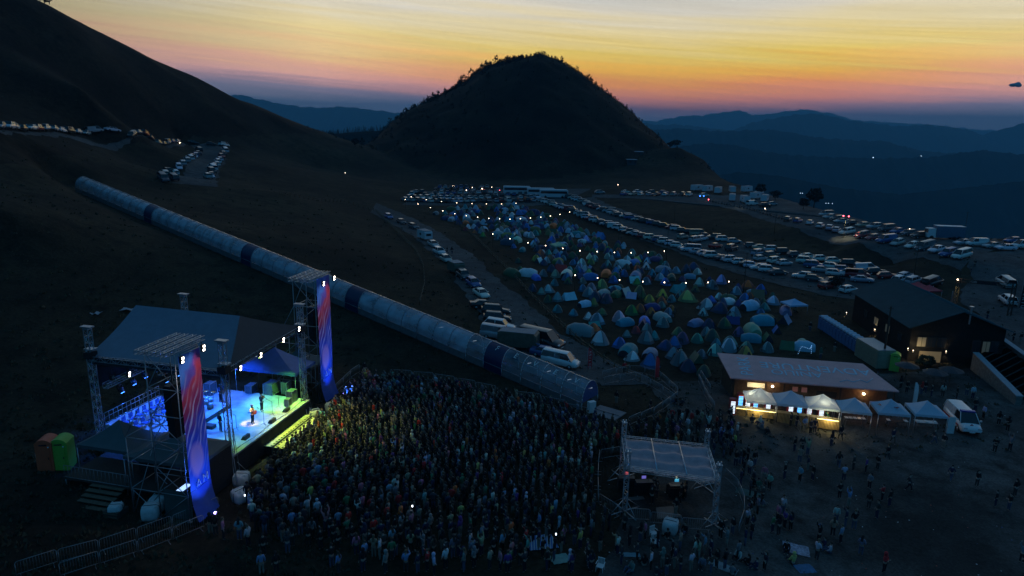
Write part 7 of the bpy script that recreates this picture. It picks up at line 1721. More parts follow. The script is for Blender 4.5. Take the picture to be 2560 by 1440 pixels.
# roof-sheet scraps behind the stage and the far valley lights
for px, py, w, lb in ((312, 775, 3.2, 'crumpled pale sheet lying behind the stage roof'), (240, 785, 1.2, 'small pale scrap lying behind the stage')):
    p = G(px, py); o = MB().sheet([[(-w / 2 + w * i / 6, -.5 + j * .33, .12 + .1 * math.sin(i * 2 + j)) for i in range(7)] for j in range(4)], mat('pale_plastic_sheet', (.30, .34, .38), .6)).obj('plastic_sheet', None, p); tag(o, lb, 'sheet', 'plastic sheets on the slope')
for px, py, s in ((2183, 394, .9), (2303, 390, .6)):
    p = ptD(px, py, 1500); o = MB().ball((0, 0, 0), s, mat('faint_lamp', (1, 1, 1), .5, emit=(.5, .75, 1), es=3), 6, 4).obj('valley_lamp', None, p); tag(o, 'tiny distant light in the valley, the %s of two' % ('left' if px < 2200 else 'right'), 'lamp')
for px, py, s in ((2001, 483, .5), (2006, 483, .5), (2065, 508, .5), (2071, 508, .5), (2081, 509, .5), (2029, 492, .6)):
    p = ptD(px, py, 1150); o = MB().ball((0, 0, 0), s, mat('faint_lamp', (1, 1, 1), .5, emit=(.5, .75, 1), es=3), 6, 4).obj('village_lamp', None, p); reg(o, 'faint village light in the blue valley behind the ridge', px, 'faint village lights')
p = ptD(2543, 212, 4200); o = MB()
for k in range(9): o.ball((random.uniform(-30, 30), random.uniform(-8, 8), random.uniform(-6, 8)), random.uniform(9, 17), mat('small_cloud', (.38, .44, .52), 1., var=.2, scale=.05), 10, 8, .6)
o = o.obj('cloud', None, p); tag(o, 'tiny dark grey cloud at the right edge of the sunset sky', 'cloud')
# ================================================================ bodies by skin modifier
def skin_mesh(name, joints, edges, m, sub=1, shoe=None):
    me = bpy.data.meshes.new(name); me.from_pydata([j[:3] for j in joints], edges, []); o = bpy.data.objects.new('tmp', me); COL.objects.link(o)
    md = o.modifiers.new('s', 'SKIN'); md.use_smooth_shade = True
    for i, j in enumerate(joints): me.skin_vertices[0].data[i].radius = (j[3], j[4] if len(j) > 4 else j[3])
    me.skin_vertices[0].data[0].use_root = True
    if sub: s = o.modifiers.new('u', 'SUBSURF'); s.levels = sub; s.render_levels = sub
    dg = bpy.context.evaluated_depsgraph_get(); dg.update(); r = bpy.data.meshes.new_from_object(o.evaluated_get(dg)); bpy.data.objects.remove(o); r.name = name
    r.materials.clear(); r.materials.append(m)
    if shoe:
        r.materials.append(shoe)
        for f in r.polygons:
            if f.center.z < .10: f.material_index = 1
    return r
M_SK = mat('skin', objcol=True, rough=.6); M_CL = mat('cloth', objcol=True, rough=.85, var=.12, scale=6); M_HR = mat('hair', objcol=True, rough=.7); M_SH = mat('shoe', (.03, .03, .035), .6); M_SHW = mat('white_shoe', (.5, .5, .5), .6)
def pose(kind):
    """joint positions: arms (elbow, wrist) and legs (knee, ankle) for each side"""
    P = dict(pelvis=(0, 0, .94), hip=.09, lean=0)
    el = {-1: (-.24, -.02, 1.16), 1: (.24, -.02, 1.16)}; wr = {-1: (-.25, .06, .92), 1: (.25, .06, .92)}; kn = {-1: (-.10, .02, .50), 1: (.10, .02, .50)}; an = {-1: (-.11, -.02, .09), 1: (.11, -.02, .09)}
    if kind == 'pockets': el = {-1: (-.27, -.06, 1.18), 1: (.27, -.06, 1.18)}; wr = {-1: (-.16, .10, .98), 1: (.16, .10, .98)}
    if kind == 'raised': el = {-1: (-.27, .10, 1.60), 1: (.27, .10, 1.60)}; wr = {-1: (-.22, .14, 1.86), 1: (.22, .14, 1.86)}
    if kind == 'filming': el = {-1: (-.24, -.02, 1.16), 1: (.25, .20, 1.36)}; wr = {-1: (-.22, .10, .95), 1: (.14, .32, 1.60)}
    if kind == 'folded': el = {-1: (-.26, .04, 1.16), 1: (.26, .04, 1.16)}; wr = {-1: (.04, .22, 1.18), 1: (-.04, .23, 1.22)}
    if kind == 'walking': kn = {-1: (-.09, .20, .52), 1: (.10, -.06, .50)}; an = {-1: (-.10, .26, .09), 1: (.10, -.34, .15)}; el = {-1: (-.25, -.16, 1.18), 1: (.25, .12, 1.17)}; wr = {-1: (-.25, -.20, .94), 1: (.24, .28, .99)}
    if kind == 'sitting': P['pelvis'] = (0, 0, .16); kn = {-1: (-.20, .36, .40), 1: (.20, .36, .40)}; an = {-1: (-.12, .60, .08), 1: (.12, .60, .08)}
    if kind == 'guitar': el = {-1: (-.30, -.04, 1.18), 1: (.34, .08, 1.20)}; wr = {-1: (-.08, .22, 1.10), 1: (.42, .30, 1.34)}
    if kind == 'violin': el = {-1: (-.30, .16, 1.22), 1: (.26, .24, 1.26)}; wr = {-1: (-.02, .34, 1.40), 1: (.22, .42, 1.46)}
    dz = P['pelvis'][2] - .94
    if kind == 'sitting': el = {s: (.24 * s, .08, 1.14 + dz) for s in (-1, 1)}; wr = {s: (.20 * s, .30, 1.0 + dz) for s in (-1, 1)}
    return P, el, wr, kn, an, dz
def body_meshes(kind):
    P, el, wr, kn, an, dz = pose(kind)
    J = [(0, 0, .94 + dz, .115, .10), (0, -.01, 1.12 + dz, .115, .09), (0, 0, 1.33 + dz, .14, .10), (0, 0, 1.47 + dz, .055), (0, .01, 1.55 + dz, .055), (0, .02, 1.61 + dz, .078, .088), (0, .01, 1.68 + dz, .076, .088), (0, 0, 1.74 + dz, .05, .06), (0, .115, 1.62 + dz, .016, .02)]
    E = [(0, 1), (1, 2), (2, 3), (3, 4), (4, 5), (5, 6), (6, 7), (5, 8)]
    def add(p, r, par): J.append((*p, r)); E.append((par, len(J) - 1)); return len(J) - 1
    for s in (-1, 1):
        a = add((s * .17, -.01, 1.40 + dz), .058, 2); b = add(el[s], .042, a); c = add(wr[s], .027, b)
        d = (Vector(wr[s]) - Vector(el[s])).normalized(); sd = d.cross(Vector((0, 1, .2))).normalized() if abs(d.y) < .9 else Vector((1, 0, 0)); nn = d.cross(sd).normalized()
        pm = add(tuple(Vector(wr[s]) + d * .055), .030, c)
        for k, ln in enumerate((.058, .072, .078, .072)):
            q = Vector(wr[s]) + d * .085 + sd * (-.030 + .020 * k); f = add(tuple(q), .0095, pm); f = add(tuple(q + d * ln * .55 + nn * .012), .0085, f); add(tuple(q + d * ln + nn * .034), .0075, f)
        q = Vector(wr[s]) + d * .04 + sd * .042 * (1); t = add(tuple(q), .011, c); add(tuple(q + d * .04 + sd * .022 + nn * .01), .009, t)
        h = add((s * .09, 0, .86 + dz), .088, 0); k_ = add(kn[s], .055, h); n_ = add(an[s], .036, k_); add((an[s][0], an[s][1] + .14, max(.04, an[s][2] - .05)), .036, n_)
    body = skin_mesh('body', J, E, M_SK, 1, M_SH)
    Jk = [(0, 0, .92 + dz, .15, .125), (0, -.01, 1.12 + dz, .15, .12), (0, 0, 1.34 + dz, .165, .125), (0, 0, 1.46 + dz, .07)]; Ek = [(0, 1), (1, 2), (2, 3)]
    for s in (-1, 1):
        Jk.append((s * .175, -.01, 1.405 + dz, .078)); i = len(Jk) - 1; Ek.append((2, i)); Jk.append((*el[s], .062)); Ek.append((i, i + 1)); w = Vector(el[s]).lerp(Vector(wr[s]), .93); Jk.append((*w, .048)); Ek.append((i + 1, i + 2))
    jk = skin_mesh('jacket', Jk, Ek, M_CL)
    Jt = [(0, 0, .93 + dz, .135, .118)]; Et = []
    for s in (-1, 1):
        Jt.append((s * .09, 0, .84 + dz, .108)); i = len(Jt) - 1; Et.append((0, i)); Jt.append((*kn[s], .074)); Et.append((i, i + 1)); w = Vector(kn[s]).lerp(Vector(an[s]), .92); Jt.append((*w, .060)); Et.append((i + 1, i + 2))
    tr = skin_mesh('trousers', Jt, Et, M_CL)
    return body, jk, tr, dz
def hair_mesh(kind, dz):
    m = MB(); n = 14; rows = []
    for j in range(7):
        t = j / 6; ph = t * (1.75 if kind == 'short' else 2.05); rows.append([])
        for i in range(n + 1):
            a = 2 * math.pi * i / n; front = max(0, math.sin(a)); r = math.sin(min(ph, 1.9)) * .108; z = math.cos(ph * (1 - .30 * front)) * .125; rows[-1].append((r * math.cos(a) * .92, r * math.sin(a) - .005 + .004, 1.665 + dz + z))
    m.sheet(rows, M_HR)
    if kind == 'long': m.sheet([[(x * (1 - .0 * k), -.085 - .02 * k - .02 * abs(math.cos(x * 12)), 1.66 + dz - .09 * k) for x in (-.09, -.045, 0, .045, .09)] for k in range(5)], M_HR)
    if kind == 'hood': m = MB().ball((0, -.02, 1.65 + dz), .135, M_CL, 12, 8, 1.1); m.tube((0, -.03, 1.45 + dz), (0, -.03, 1.6 + dz), .11, M_CL, 10)
    if kind == 'cap': m = MB().ball((0, 0, 1.70 + dz), .112, M_CL, 12, 8, .85); m.box((0, .13, 1.70 + dz), (.15, .12, .015), M_CL)
    return m.mesh(kind + '_hair' if kind in ('short', 'long') else kind)
POSES = ['standing', 'pockets', 'raised', 'filming', 'folded', 'walking', 'sitting']; BM = {k: body_meshes(k) for k in POSES}
HM = {(k, s): hair_mesh(k, -.78 if s else 0) for k in ('short', 'long', 'hood', 'cap') for s in (0, 1)}
SKINS = [(.50, .32, .24), (.42, .26, .19), (.56, .38, .30)]; HAIRS = [(.015, .012, .01), (.03, .02, .015), (.06, .035, .02), (.14, .09, .05), (.02, .016, .014)]
JC = {'black': (.010, .010, .012), 'dark grey': (.05, .05, .055), 'navy': (.015, .025, .07), 'white': (.62, .62, .64), 'pale blue': (.22, .36, .52), 'red': (.55, .03, .03), 'pink': (.60, .20, .28), 'green': (.05, .20, .10), 'beige': (.40, .34, .24), 'yellow': (.55, .50, .15), 'orange': (.65, .16, .04), 'mint': (.2, .5, .4), 'purple': (.16, .05, .22), 'brown': (.10, .06, .04), 'grey': (.22, .23, .25)}
JW = [('black', 46), ('dark grey', 20), ('navy', 14), ('white', 5), ('pale blue', 3), ('red', 4), ('pink', 3), ('green', 3), ('beige', 5), ('yellow', 1.5), ('orange', 1), ('mint', 1), ('purple', 2), ('brown', 5), ('grey', 8)]
TRC = [(.01, .012, .02), (.02, .03, .07), (.015, .015, .015), (.08, .10, .16), (.04, .04, .04), (.25, .22, .18)]
def wpick(L):
    t = random.uniform(0, sum(w for _, w in L))
    for n, w in L:
        t -= w
        if t <= 0: return n
    return L[0][0]
NP = [0]
def person(p, face, kind=None, jacket=None, where='', hair=None, lab=None, group=None, h=None, skirt=None):
    NP[0] += 1; kind = kind or random.choices(['standing', 'pockets', 'folded', 'filming', 'raised'], [34, 28, 14, 14, 5])[0]; jn = jacket or wpick(JW); jc = tuple(c * random.uniform(.8, 1.15) for c in JC[jn]); hair = hair or random.choices(['short', 'long', 'hood', 'cap'], [45, 32, 15, 8])[0]
    R = thing('person', None, 'person', p, face - math.pi / 2, group); s = h or random.uniform(.93, 1.06); R.scale = (s, s, s); sit = kind == 'sitting'
    if kind in BM: b, j, t, dz = BM[kind]
    else: b, j, t, dz = EXTRA[kind]
    for nm, me, c in (('body', b, random.choice(SKINS)), ('jacket', j, jc), ('trousers', t, random.choice(TRC)), (HM[(hair, sit)].name.split('.')[0], HM[(hair, sit)], jc if hair == 'hood' else (random.choice(TRC) if hair == 'cap' else random.choice(HAIRS)))):
        o = bpy.data.objects.new(nm, me); COL.objects.link(o); o.parent = R; o.color = (*c, 1)
    if lab: R['label'] = lab
    else: reg(R, 'person in %s %s%s %s' % (jn, 'hood' if hair == 'hood' else 'jacket' if hair != 'cap' else 'top and cap', {'standing': '', 'pockets': '', 'folded': '', 'filming': ' with phone', 'raised': ' arms raised', 'walking': ' walking', 'sitting': ' sitting'}[kind] , where))
    return R
# --- musicians and crew
EXTRA = {k: body_meshes(k) for k in ('guitar', 'violin')}
def guitar(p, rz, lab, col, sc=1., nm='guitar'):
    R = thing(nm, lab, nm, p, rz); m = MB(); prof = [(-.24, .10), (-.20, .17), (-.10, .19), (0, .13), (.08, .15), (.17, .12), (.20, .05)]; V = []
    for x, w in prof: V.append((x, w))
    P = V + [(x, -w) for x, w in reversed(V)]; n = len(P); m.add([(x * sc, -.045 * sc, z * sc) for x, z in P] + [(x * sc, .045 * sc, z * sc) for x, z in P], [tuple(range(n)), tuple(range(2 * n - 1, n - 1, -1))] + [(i, n + i, n + (i + 1) % n, (i + 1) % n) for i in range(n)], mat(nm + '_wood', col, .3)); m.obj('body', R)
    MB().box((.45 * sc, -.03, 0), (.55 * sc, .03, .05 * sc), M_WOODD).obj('neck', R); MB().box((.76 * sc, -.03, 0), (.12 * sc, .03, .08 * sc), M_WOODD).obj('headstock', R); return R
aud = math.atan2(-SB.y, -SB.x)
def on_stage(s, t, kind, jacket, hair, lab, face=None): return person(SL(s, t, 2.0), aud if face is None else face, kind, jacket, hair=hair, lab=lab, group='people on the stage', h=1.04)
JC['straw'] = (.70, .45, .18)
on_stage(-.31, -4.62, 'guitar', 'straw', 'cap', 'singer in pale yellow shirt and hat playing a red-brown guitar in the spotlight'); g = SL(-.31, -4.62, 3.13); guitar(g + Vector((-SB.x, -SB.y, 0)) * .24, AN + math.pi - .1, 'red-brown acoustic guitar held by the singer', (.50, .08, .03)).rotation_euler.y = -.35
on_stage(2.28, -3.87, 'violin', 'dark grey', 'short', 'violinist in dark clothes on the green-lit part of the stage'); v = guitar(SL(2.28, -3.87, 3.50) + Vector((-SB.x, -SB.y, 0)) * .26, AN + math.pi, 'small violin held by the dark-clothed player', (.22, .09, .04), .5, 'violin')
on_stage(3.1, 1.0, 'guitar', 'navy', 'long', 'guitarist in blue light at the back of the stage'); guitar(SL(3.1, 1.0, 3.1) + Vector((-SB.x, -SB.y, 0)) * .24, AN + math.pi, 'dark guitar held by the player at the back of the stage', (.05, .03, .03)).rotation_euler.y = -.3
on_stage(-2.5, -3.0, 'pockets', 'black', 'short', 'crew member in black seen from behind near the front tower', aud + 1.2); on_stage(1.2, 1.9, 'folded', 'black', 'short', 'drummer in black behind the drum kit'); on_stage(5.2, 2.2, 'standing', 'navy', 'short', 'crew member in dark blue under the blue tent')
# --- scattered people on the right; (px, py of the feet, pose, jacket)
W_, S_ = 'walking', 'sitting'
zl = lambda px, py: 'on the yard below the stalls' if px > 1800 and py < 1250 and px < 2330 else 'at the right edge of the yard' if px >= 2330 else 'in the lower right yard' if px > 1800 else 'near the sound desk shelter' if py < 1330 else 'at the bottom, below the sound desk'
right = [(1625, 1030, 'standing', 'black'), (2077, 1120, 'standing', 'black'), (2100, 1104, W_, 'black'), (2025, 1088, 'pockets', 'dark grey'), (2035, 1086, None, 'navy'), (2066, 1068, 'filming', 'green'), (1975, 1070, None, 'dark grey'), (1990, 1072, None, 'black'), (2010, 1082, None, 'pale blue'), (1985, 1132, None, 'black'), (2003, 1134, None, 'black'), (2018, 1142, None, 'beige'), (1868, 1155, None, 'black'), (1885, 1170, None, 'black'), (1872, 1190, None, 'white'), (1848, 1165, None, 'dark grey'), (1998, 1160, None, 'beige'), (2018, 1180, None, 'navy'), (2030, 1204, None, 'black'), (1960, 1202, None, 'black'), (1998, 1208, None, 'pale blue'), (1909, 1206, None, 'pink'), (1922, 1228, None, 'mint'),
         (2095, 1172, W_, 'black'), (2108, 1205, 'folded', 'white'), (2132, 1180, None, 'dark grey'), (2163, 1185, None, 'purple'), (2192, 1178, None, 'black'), (2217, 1152, W_, 'black'), (2230, 1112, W_, 'navy'), (2333, 1113, W_, 'dark grey'), (2357, 1122, 'pockets', 'black'), (2270, 1230, W_, 'dark grey'), (2375, 1205, W_, 'navy'), (2440, 1220, 'filming', 'black'), (2485, 1134, 'folded', 'black'), (2523, 1130, None, 'grey'), (2517, 1082, None, 'black'), (2495, 1065, 'pockets', 'black'), (2457, 1050, 'standing', 'white'), (2436, 1032, None, 'black'), (2487, 1270, None, 'black'), (2520, 1280, 'folded', 'black'), (2535, 1245, None, 'black'), (2552, 1410, None, 'grey'), (2560, 1440, None, 'black'),
         (2097, 1250, None, 'black'), (2120, 1270, 'raised', 'pale blue'), (2170, 1275, None, 'black'), (2204, 1255, 'folded', 'red'), (2222, 1270, None, 'black'), (2172, 1225, None, 'grey'), (2190, 1300, None, 'dark grey'), (2088, 1310, 'standing', 'white'), (2112, 1322, None, 'navy'), (2133, 1328, None, 'black'), (2080, 1345, None, 'beige'), (2100, 1362, None, 'pale blue'), (2150, 1392, None, 'grey'), (2208, 1436, 'folded', 'red'), (2045, 1362, None, 'black'), (2060, 1372, S_, 'navy'), (2040, 1405, 'folded', 'white'), (2075, 1385, S_, 'white'), (1982, 1412, S_, 'yellow'), (1965, 1380, S_, 'black'), (1930, 1335, 'standing', 'green'), (1943, 1310, None, 'pink'), (1955, 1290, 'filming', 'white'), (1975, 1330, None, 'navy'), (1945, 1342, None, 'black'), (1960, 1325, None, 'purple'), (1905, 1260, None, 'dark grey'), (1910, 1238, 'pockets', 'brown'), (1880, 1218, S_, 'black'), (1895, 1222, S_, 'green'), (1885, 1262, S_, 'black'), (1905, 1268, S_, 'grey'),
         (1866, 1318, 'filming', 'white'), (1880, 1335, None, 'navy'), (1875, 1300, 'filming', 'black'), (1838, 1170, None, 'black'), (1822, 1060, None, 'black'), (1818, 1085, None, 'dark grey'), (1780, 1100, None, 'black'), (1800, 1110, 'filming', 'pale blue'), (1790, 1075, None, 'red'), (1770, 1080, 'raised', 'white'), (1815, 1120, None, 'black'), (1905, 1075, S_, 'grey'), (1917, 1088, S_, 'black'), (1880, 1058, S_, 'dark grey'), (1900, 1062, S_, 'white'), (1540, 1010, 'standing', 'black'), (1690, 1010, S_, 'black'), (1705, 1015, S_, 'dark grey'),
         (2390, 1000, None, 'black'), (2355, 995, None, 'white'), (2415, 992, 'folded', 'brown'), (2430, 1000, None, 'white'), (2327, 995, None, 'black'), (2302, 990, None, 'red'), (2310, 985, W_, 'black'), (2467, 800, 'pockets', 'black'), (2425, 690, None, 'black'), (2435, 672, None, 'black'), (2532, 855, None, 'black'), (2550, 860, None, 'black'), (2500, 840, None, 'dark grey'), (2024, 830, 'standing', 'black'), (1118, 635, W_, 'black'), (1130, 637, W_, 'black'), (1355, 880, None, 'black'), (1345, 885, None, 'pale blue'), (1560, 935, None, 'red'), (2085, 882, 'standing', 'black'), (2140, 870, None, 'dark grey'), (2250, 975, None, 'black'), (2190, 962, None, 'dark grey'), (2265, 985, None, 'black'), (2050, 900, None, 'green'), (1700, 900, None, 'white'), (855, 1030, 'standing', 'black'), (912, 938, 'standing', 'black'),
         (1640, 1240, None, 'black'), (1628, 1262, None, 'black'), (1642, 1248, 'pockets', 'brown'), (1700, 1260, None, 'black'), (1712, 1250, None, 'dark grey'), (1688, 1290, None, 'black'),
         (1612, 1350, 'standing', 'pink'), (1600, 1358, None, 'black'), (1540, 1385, 'filming', 'beige'), (1500, 1380, None, 'black'), (1560, 1330, None, 'dark grey'), (1668, 1350, S_, 'black'), (1712, 1335, S_, 'black'), (1738, 1400, 'filming', 'white'), (1760, 1390, None, 'pale blue'), (1775, 1400, None, 'navy'), (1800, 1350, None, 'black'), (1830, 1340, None, 'black'), (1755, 1420, S_, 'grey'), (1790, 1425, 'standing', 'black'), (1845, 1400, S_, 'white'), (1870, 1415, S_, 'black'), (1890, 1425, S_, 'navy'), (1910, 1430, None, 'dark grey'), (1830, 1440, S_, 'grey'), (1700, 1435, None, 'black'), (1655, 1420, None, 'grey'), (1610, 1415, S_, 'black'), (1640, 1440, S_, 'dark grey'), (1580, 1430, S_, 'grey'), (1470, 1420, None, 'black'), (1423, 1428, 'standing', 'white'), (1450, 1375, 'filming', 'yellow'), (1370, 1425, None, 'brown'),
         (655, 1438, 'standing', 'pale blue'), (692, 1436, None, 'black'), (830, 1420, None, 'black'), (912, 1410, 'standing', 'pale blue'), (950, 1400, None, 'white'), (935, 1395, 'folded', 'beige'), (980, 1402, None, 'green'), (1015, 1432, None, 'pale blue'), (1045, 1434, 'filming', 'navy'), (1085, 1440, None, 'white'), (1160, 1430, 'filming', 'grey'), (1185, 1420, None, 'grey'), (1250, 1428, None, 'pink'), (1275, 1425, None, 'green'), (1300, 1415, None, 'black'), (560, 1350, 'standing', 'pink'), (600, 1352, None, 'pale blue'), (622, 1368, None, 'white'), (540, 1340, 'filming', 'black'), (527, 1335, None, 'black'), (660, 1390, None, 'black'), (720, 1385, None, 'dark grey')]
STG = Vector((-22, 57, 0))
for q in right:
    p = G(q[0], q[1]); p.z = TZ(p.x, p.y) + (.07 if q[0] > 1700 else 0)
    d = math.atan2(STG.y - p.y, STG.x - p.x); f = random.uniform(0, 6.28) if q[2] == W_ else random.gauss(d, .8) if q[0] < 1750 else random.gauss(d, 1.5)
    person(p, f, q[2], q[3], where=zl(q[0], q[1]) if q[0] > 1480 or q[1] < 1300 else 'at the bottom edge', group='people scattered around the yard' if q[0] > 1480 else 'crowd facing the stage')
# --- the crowd: nearest ones as individuals, the rest as one mass
crowd = [(618, 1262), (640, 1230), (700, 1160), (760, 1105), (800, 1068), (845, 1025), (880, 985), (920, 958), (980, 962), (1100, 975), (1230, 1000), (1330, 1020), (1430, 1040), (1530, 1075), (1590, 1105), (1555, 1135), (1480, 1140), (1478, 1270), (1530, 1320), (1500, 1350), (1380, 1395), (1150, 1405), (900, 1390), (760, 1380), (640, 1330)]
cw = [tuple(G(*q).to_2d()) for q in crowd]; bx = (min(q[0] for q in cw), max(q[0] for q in cw), min(q[1] for q in cw), max(q[1] for q in cw)); PC = []; cell = {}
def okc(x, y, r):
    ci, cj = int(x), int(y)
    for a in (-1, 0, 1):
        for b in (-1, 0, 1):
            for (u, v) in cell.get((ci + a, cj + b), ()):
                if (x - u) ** 2 + (y - v) ** 2 < r * r: return False
    return True
for _ in range(60000):
    x, y = random.uniform(bx[0], bx[1]), random.uniform(bx[2], bx[3])
    if not inside((x, y), cw): continue
    near = (Vector((x, y)) - Vector((-20, 58))).length; r = .46 + .008 * max(0, near - 6) + .014 * max(0, 54 - y) + .14 * max(0, _vn(x, y, 3.5, 2))
    if okc(x, y, min(r, .9)): cell.setdefault((int(x), int(y)), []).append((x, y)); PC.append((x, y))
for poly, r in (([(1570, 1085), (1700, 1052), (1830, 1050), (1850, 1130), (1800, 1150), (1600, 1112)], .82), ([(1850, 1130), (1905, 1250), (1885, 1380), (1800, 1440), (1640, 1450), (1500, 1410), (1560, 1350), (1700, 1370), (1835, 1350), (1868, 1280), (1838, 1180)], 1.1), ([(1130, 1395), (1480, 1390), (1500, 1440), (800, 1440)], 1.15)):
    pw = [tuple(G(*q).to_2d()) for q in poly]
    for _ in range(2500):
        x, y = random.uniform(min(q[0] for q in pw), max(q[0] for q in pw)), random.uniform(min(q[1] for q in pw), max(q[1] for q in pw))
        if inside((x, y), pw) and all((x - a) ** 2 + (y - b) ** 2 > r * r for a, b in PC[-500:]): PC.append((x, y))
PC.sort(key=lambda q: (Vector((q[0], q[1], 1.5)) - CAM).length)
CZ = T(np.array([q[0] for q in PC]), np.array([q[1] for q in PC]))
NI = max(0, 300 - NP[0])
def czone(px, py):
    a = 'at the stage-side crowd edge' if px < 760 else 'in the nearest crowd, left part' if px < 950 else 'in the nearest crowd rows, middle' if px < 1180 else 'in the nearest crowd, right part' if px < 1400 else 'at the crowd end by the sound desk'
    return a
for (x, y), z in zip(PC[:NI], CZ[:NI]):
    px, py = proj((x, y, z)); person(Vector((x, y, float(z))), math.atan2(STG.y - y, STG.x - x) + random.gauss(0, .3), None, None, where=czone(px, py), group='crowd facing the stage')
def crowd_mass():
    def tmpl(arms):
        m = MB(); g = []
        def part(k, n0): g.extend([k] * (len(m.v) - n0))
        n0 = 0
        for s in (-1, 1): n0 = len(m.v); m.tube((s * .09, 0, .02), (s * .085, 0, .88), .06, None, 5, .09); part(2, n0)
        n0 = len(m.v); m.lathe((0, 0, 0), [(.15, .84), (.155, 1.05), (.17, 1.28), (.19, 1.40), (.08, 1.49)], None, 7); 
        for i in range(n0, len(m.v)): v = m.v[i]; m.v[i] = (v[0] * 1.1, v[1] * .72, v[2])
        part(1, n0)
        for s in (-1, 1):
            n0 = len(m.v); el = (s * .25, -.02, 1.15) if not arms else (s * .26, .12, 1.52); wr = (s * .24, .12, .98) if not arms else (s * .2, .16, 1.78)
            if arms == 1 and s == -1: el = (s * .25, -.02, 1.15); wr = (s * .2, .15, 1.0)
            m.tube((s * .19, 0, 1.39), el, .055, None, 5, .045); m.tube(el, wr, .045, None, 5, .035); part(1, n0); n0 = len(m.v); m.ball(wr, .045, None, 5, 3); part(0, n0)
        n0 = len(m.v); m.tube((0, 0, 1.45), (0, 0, 1.56), .05, None, 5); m.ball((0, .02, 1.63), .095, None, 8, 6, 1.2); part(0, n0)
        n0 = len(m.v); m.ball((0, -.015, 1.67), .108, None, 8, 6, 1.05); part(3, n0)
        return np.array(m.v), m.f, np.array(g)
    TM = [tmpl(0), tmpl(0), tmpl(0), tmpl(1), tmpl(2)]; V = []; Fs = []; Cc = []; off = 0
    for (x, y), z in zip(PC[NI:], CZ[NI:]):
        v, f, g = TM[random.choices(range(5), [30, 30, 30, 8, 3])[0]]; s = random.uniform(.92, 1.07); a = math.atan2(STG.y - y, STG.x - x) - math.pi / 2 + random.gauss(0, .3); ca, sa = math.cos(a), math.sin(a)
        w = np.stack([(v[:, 0] * ca - v[:, 1] * sa) * s + x, (v[:, 0] * sa + v[:, 1] * ca) * s + y, v[:, 2] * s + z], 1); V.append(w)
        Fs += [tuple(i + off for i in q) for q in f]; off += len(v)
        jn = wpick(JW); jc = tuple(c * random.uniform(.8, 1.15) for c in JC[jn]); cs = np.array([random.choice(SKINS), jc, random.choice(TRC), jc if random.random() < .12 else random.choice(HAIRS)]); Cc.append(cs[g])
    me = bpy.data.meshes.new('crowd'); me.from_pydata(np.concatenate(V).tolist(), [], Fs); C_ = np.concatenate(Cc); at = me.color_attributes.new('col', 'FLOAT_COLOR', 'POINT'); at.data.foreach_set('color', np.hstack([C_, np.ones((len(C_), 1))]).ravel())
    me.materials.append(mat('crowd_clothing', vcol='col', rough=.8)); me.polygons.foreach_set('use_smooth', [True] * len(Fs)); me.update(); o = bpy.data.objects.new('crowd', me); COL.objects.link(o); tag(o, 'dense standing concert crowd in front of the stage', 'crowd', kind='stuff')
    print('crowd', len(PC), 'people', NP[0])
crowd_mass()
# phones glowing in the crowd
for px, py, lb in ((1031, 1265, 'bright phone screen held up in the middle of the crowd'), (612, 1238, 'phone screen near the lower ballast bag'), (1390, 1335, 'phone screen beside the striped blanket')):
    p = ptE(px, py, 3.3); o = MB().box((0, 0, 0), (.09, .02, .17), M_BLKMET).box((0, -.012, 0), (.08, .006, .15), mat('lit_phone', (1, 1, 1), .5, emit=(.8, .9, 1), es=6)).obj('phone', None, p); tag(o, lb, 'phone', 'glowing phones in the crowd')
for px, py, e, lb in ((856, 984, 3.6, 'bluish white torch at the far stage corner beyond the crowd'), (538, 1282, 3.4, 'violet torch lighting people at the foot of the near banner')):
    p = ptE(px, py, e); o = MB().ball((0, 0, 0), .10, mat('lit_torch', (.5, .5, 1), .5, emit=(.30, .25, 1), es=14), 8, 6).obj('torch_lamp', None, p); tag(o, lb, 'lamp')
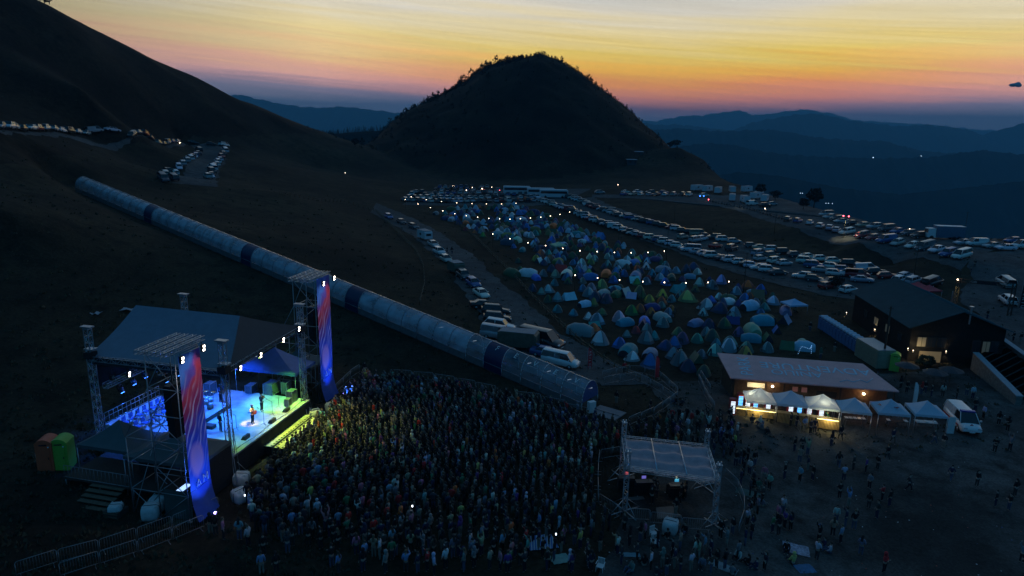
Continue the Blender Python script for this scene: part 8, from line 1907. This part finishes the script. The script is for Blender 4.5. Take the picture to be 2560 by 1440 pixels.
# --- cattle on the left skyline
def cow_mesh():
    J = [(0, 0, 1.10, .30, .34), (.55, 0, 1.12, .28, .33), (.85, 0, 1.20, .20, .24), (1.10, 0, 1.38, .12, .15), (1.35, 0, 1.34, .11), (1.60, 0, 1.22, .075), (-.55, 0, 1.12, .29, .31), (-.80, 0, 1.18, .18, .2), (-.92, 0, 1.0, .03), (-.95, 0, .6, .03)]
    E = [(0, 1), (1, 2), (2, 3), (3, 4), (4, 5), (0, 6), (6, 7), (7, 8), (8, 9)]
    for x, par, hind in ((.62, 1, 0), (-.62, 6, 1)):
        for s in (-1, 1):
            n = len(J); J.append((x, s * .17, .78, .12)); E.append((par, n)); J.append((x + (.06 if hind else .02), s * .17, .48, .065) if not hind else (x - .10, s * .17, .50, .06)); E.append((n, n + 1)); J.append((x + .0, s * .17, .06, .05)); E.append((n + 1, n + 2))
    n = len(J)
    for s in (-1, 1): J.append((1.28, s * .2, 1.44, .04)); E.append((4, len(J) - 1))
    return skin_mesh('body', J, E, mat('dark_hide', (.03, .022, .018), .8, var=.3))
CM = cow_mesh()
for i, (px, py, hd, lb) in enumerate(((86, 30, .1, 'dark cow standing on the left skyline ridge, leftmost of four'), (94, 33, 3.3, 'dark cow on the skyline ridge, second from the left'), (107, 37, .4, 'dark cow on the skyline ridge, third from the left'), (118, 41, .3, 'dark cow on the skyline ridge, rightmost of four'))):
    p = None
    for yy in range(60, -20, -1):
        g = G(px, yy)
        if g.y > 690 or g.z < -50: break
        p = g
    R = thing('cow', lb, 'cow', p, hd, 'cattle on the skyline'); R.scale = (1.25,) * 3; o = bpy.data.objects.new('body', CM); COL.objects.link(o); o.parent = R
    for s in (-1, 1): MB().tube((1.30, s * .1, 1.46), (1.32, s * .24, 1.62), .025, M_WHITE, 5, r2=.008).obj('horn', R)
finish_labels()

for o in list(scene.objects):
    if not o.parent and o.get('label') and len(o['label'].replace(',', ' ').split()) > 16: print('LONG', o.name, o['label'])

_c = {}
for o in scene.objects:
    if not o.parent: _c[o.get('category')] = _c.get(o.get('category'), 0) + 1
print('COUNTS', sorted(_c.items(), key=lambda q: -q[1])[:8])
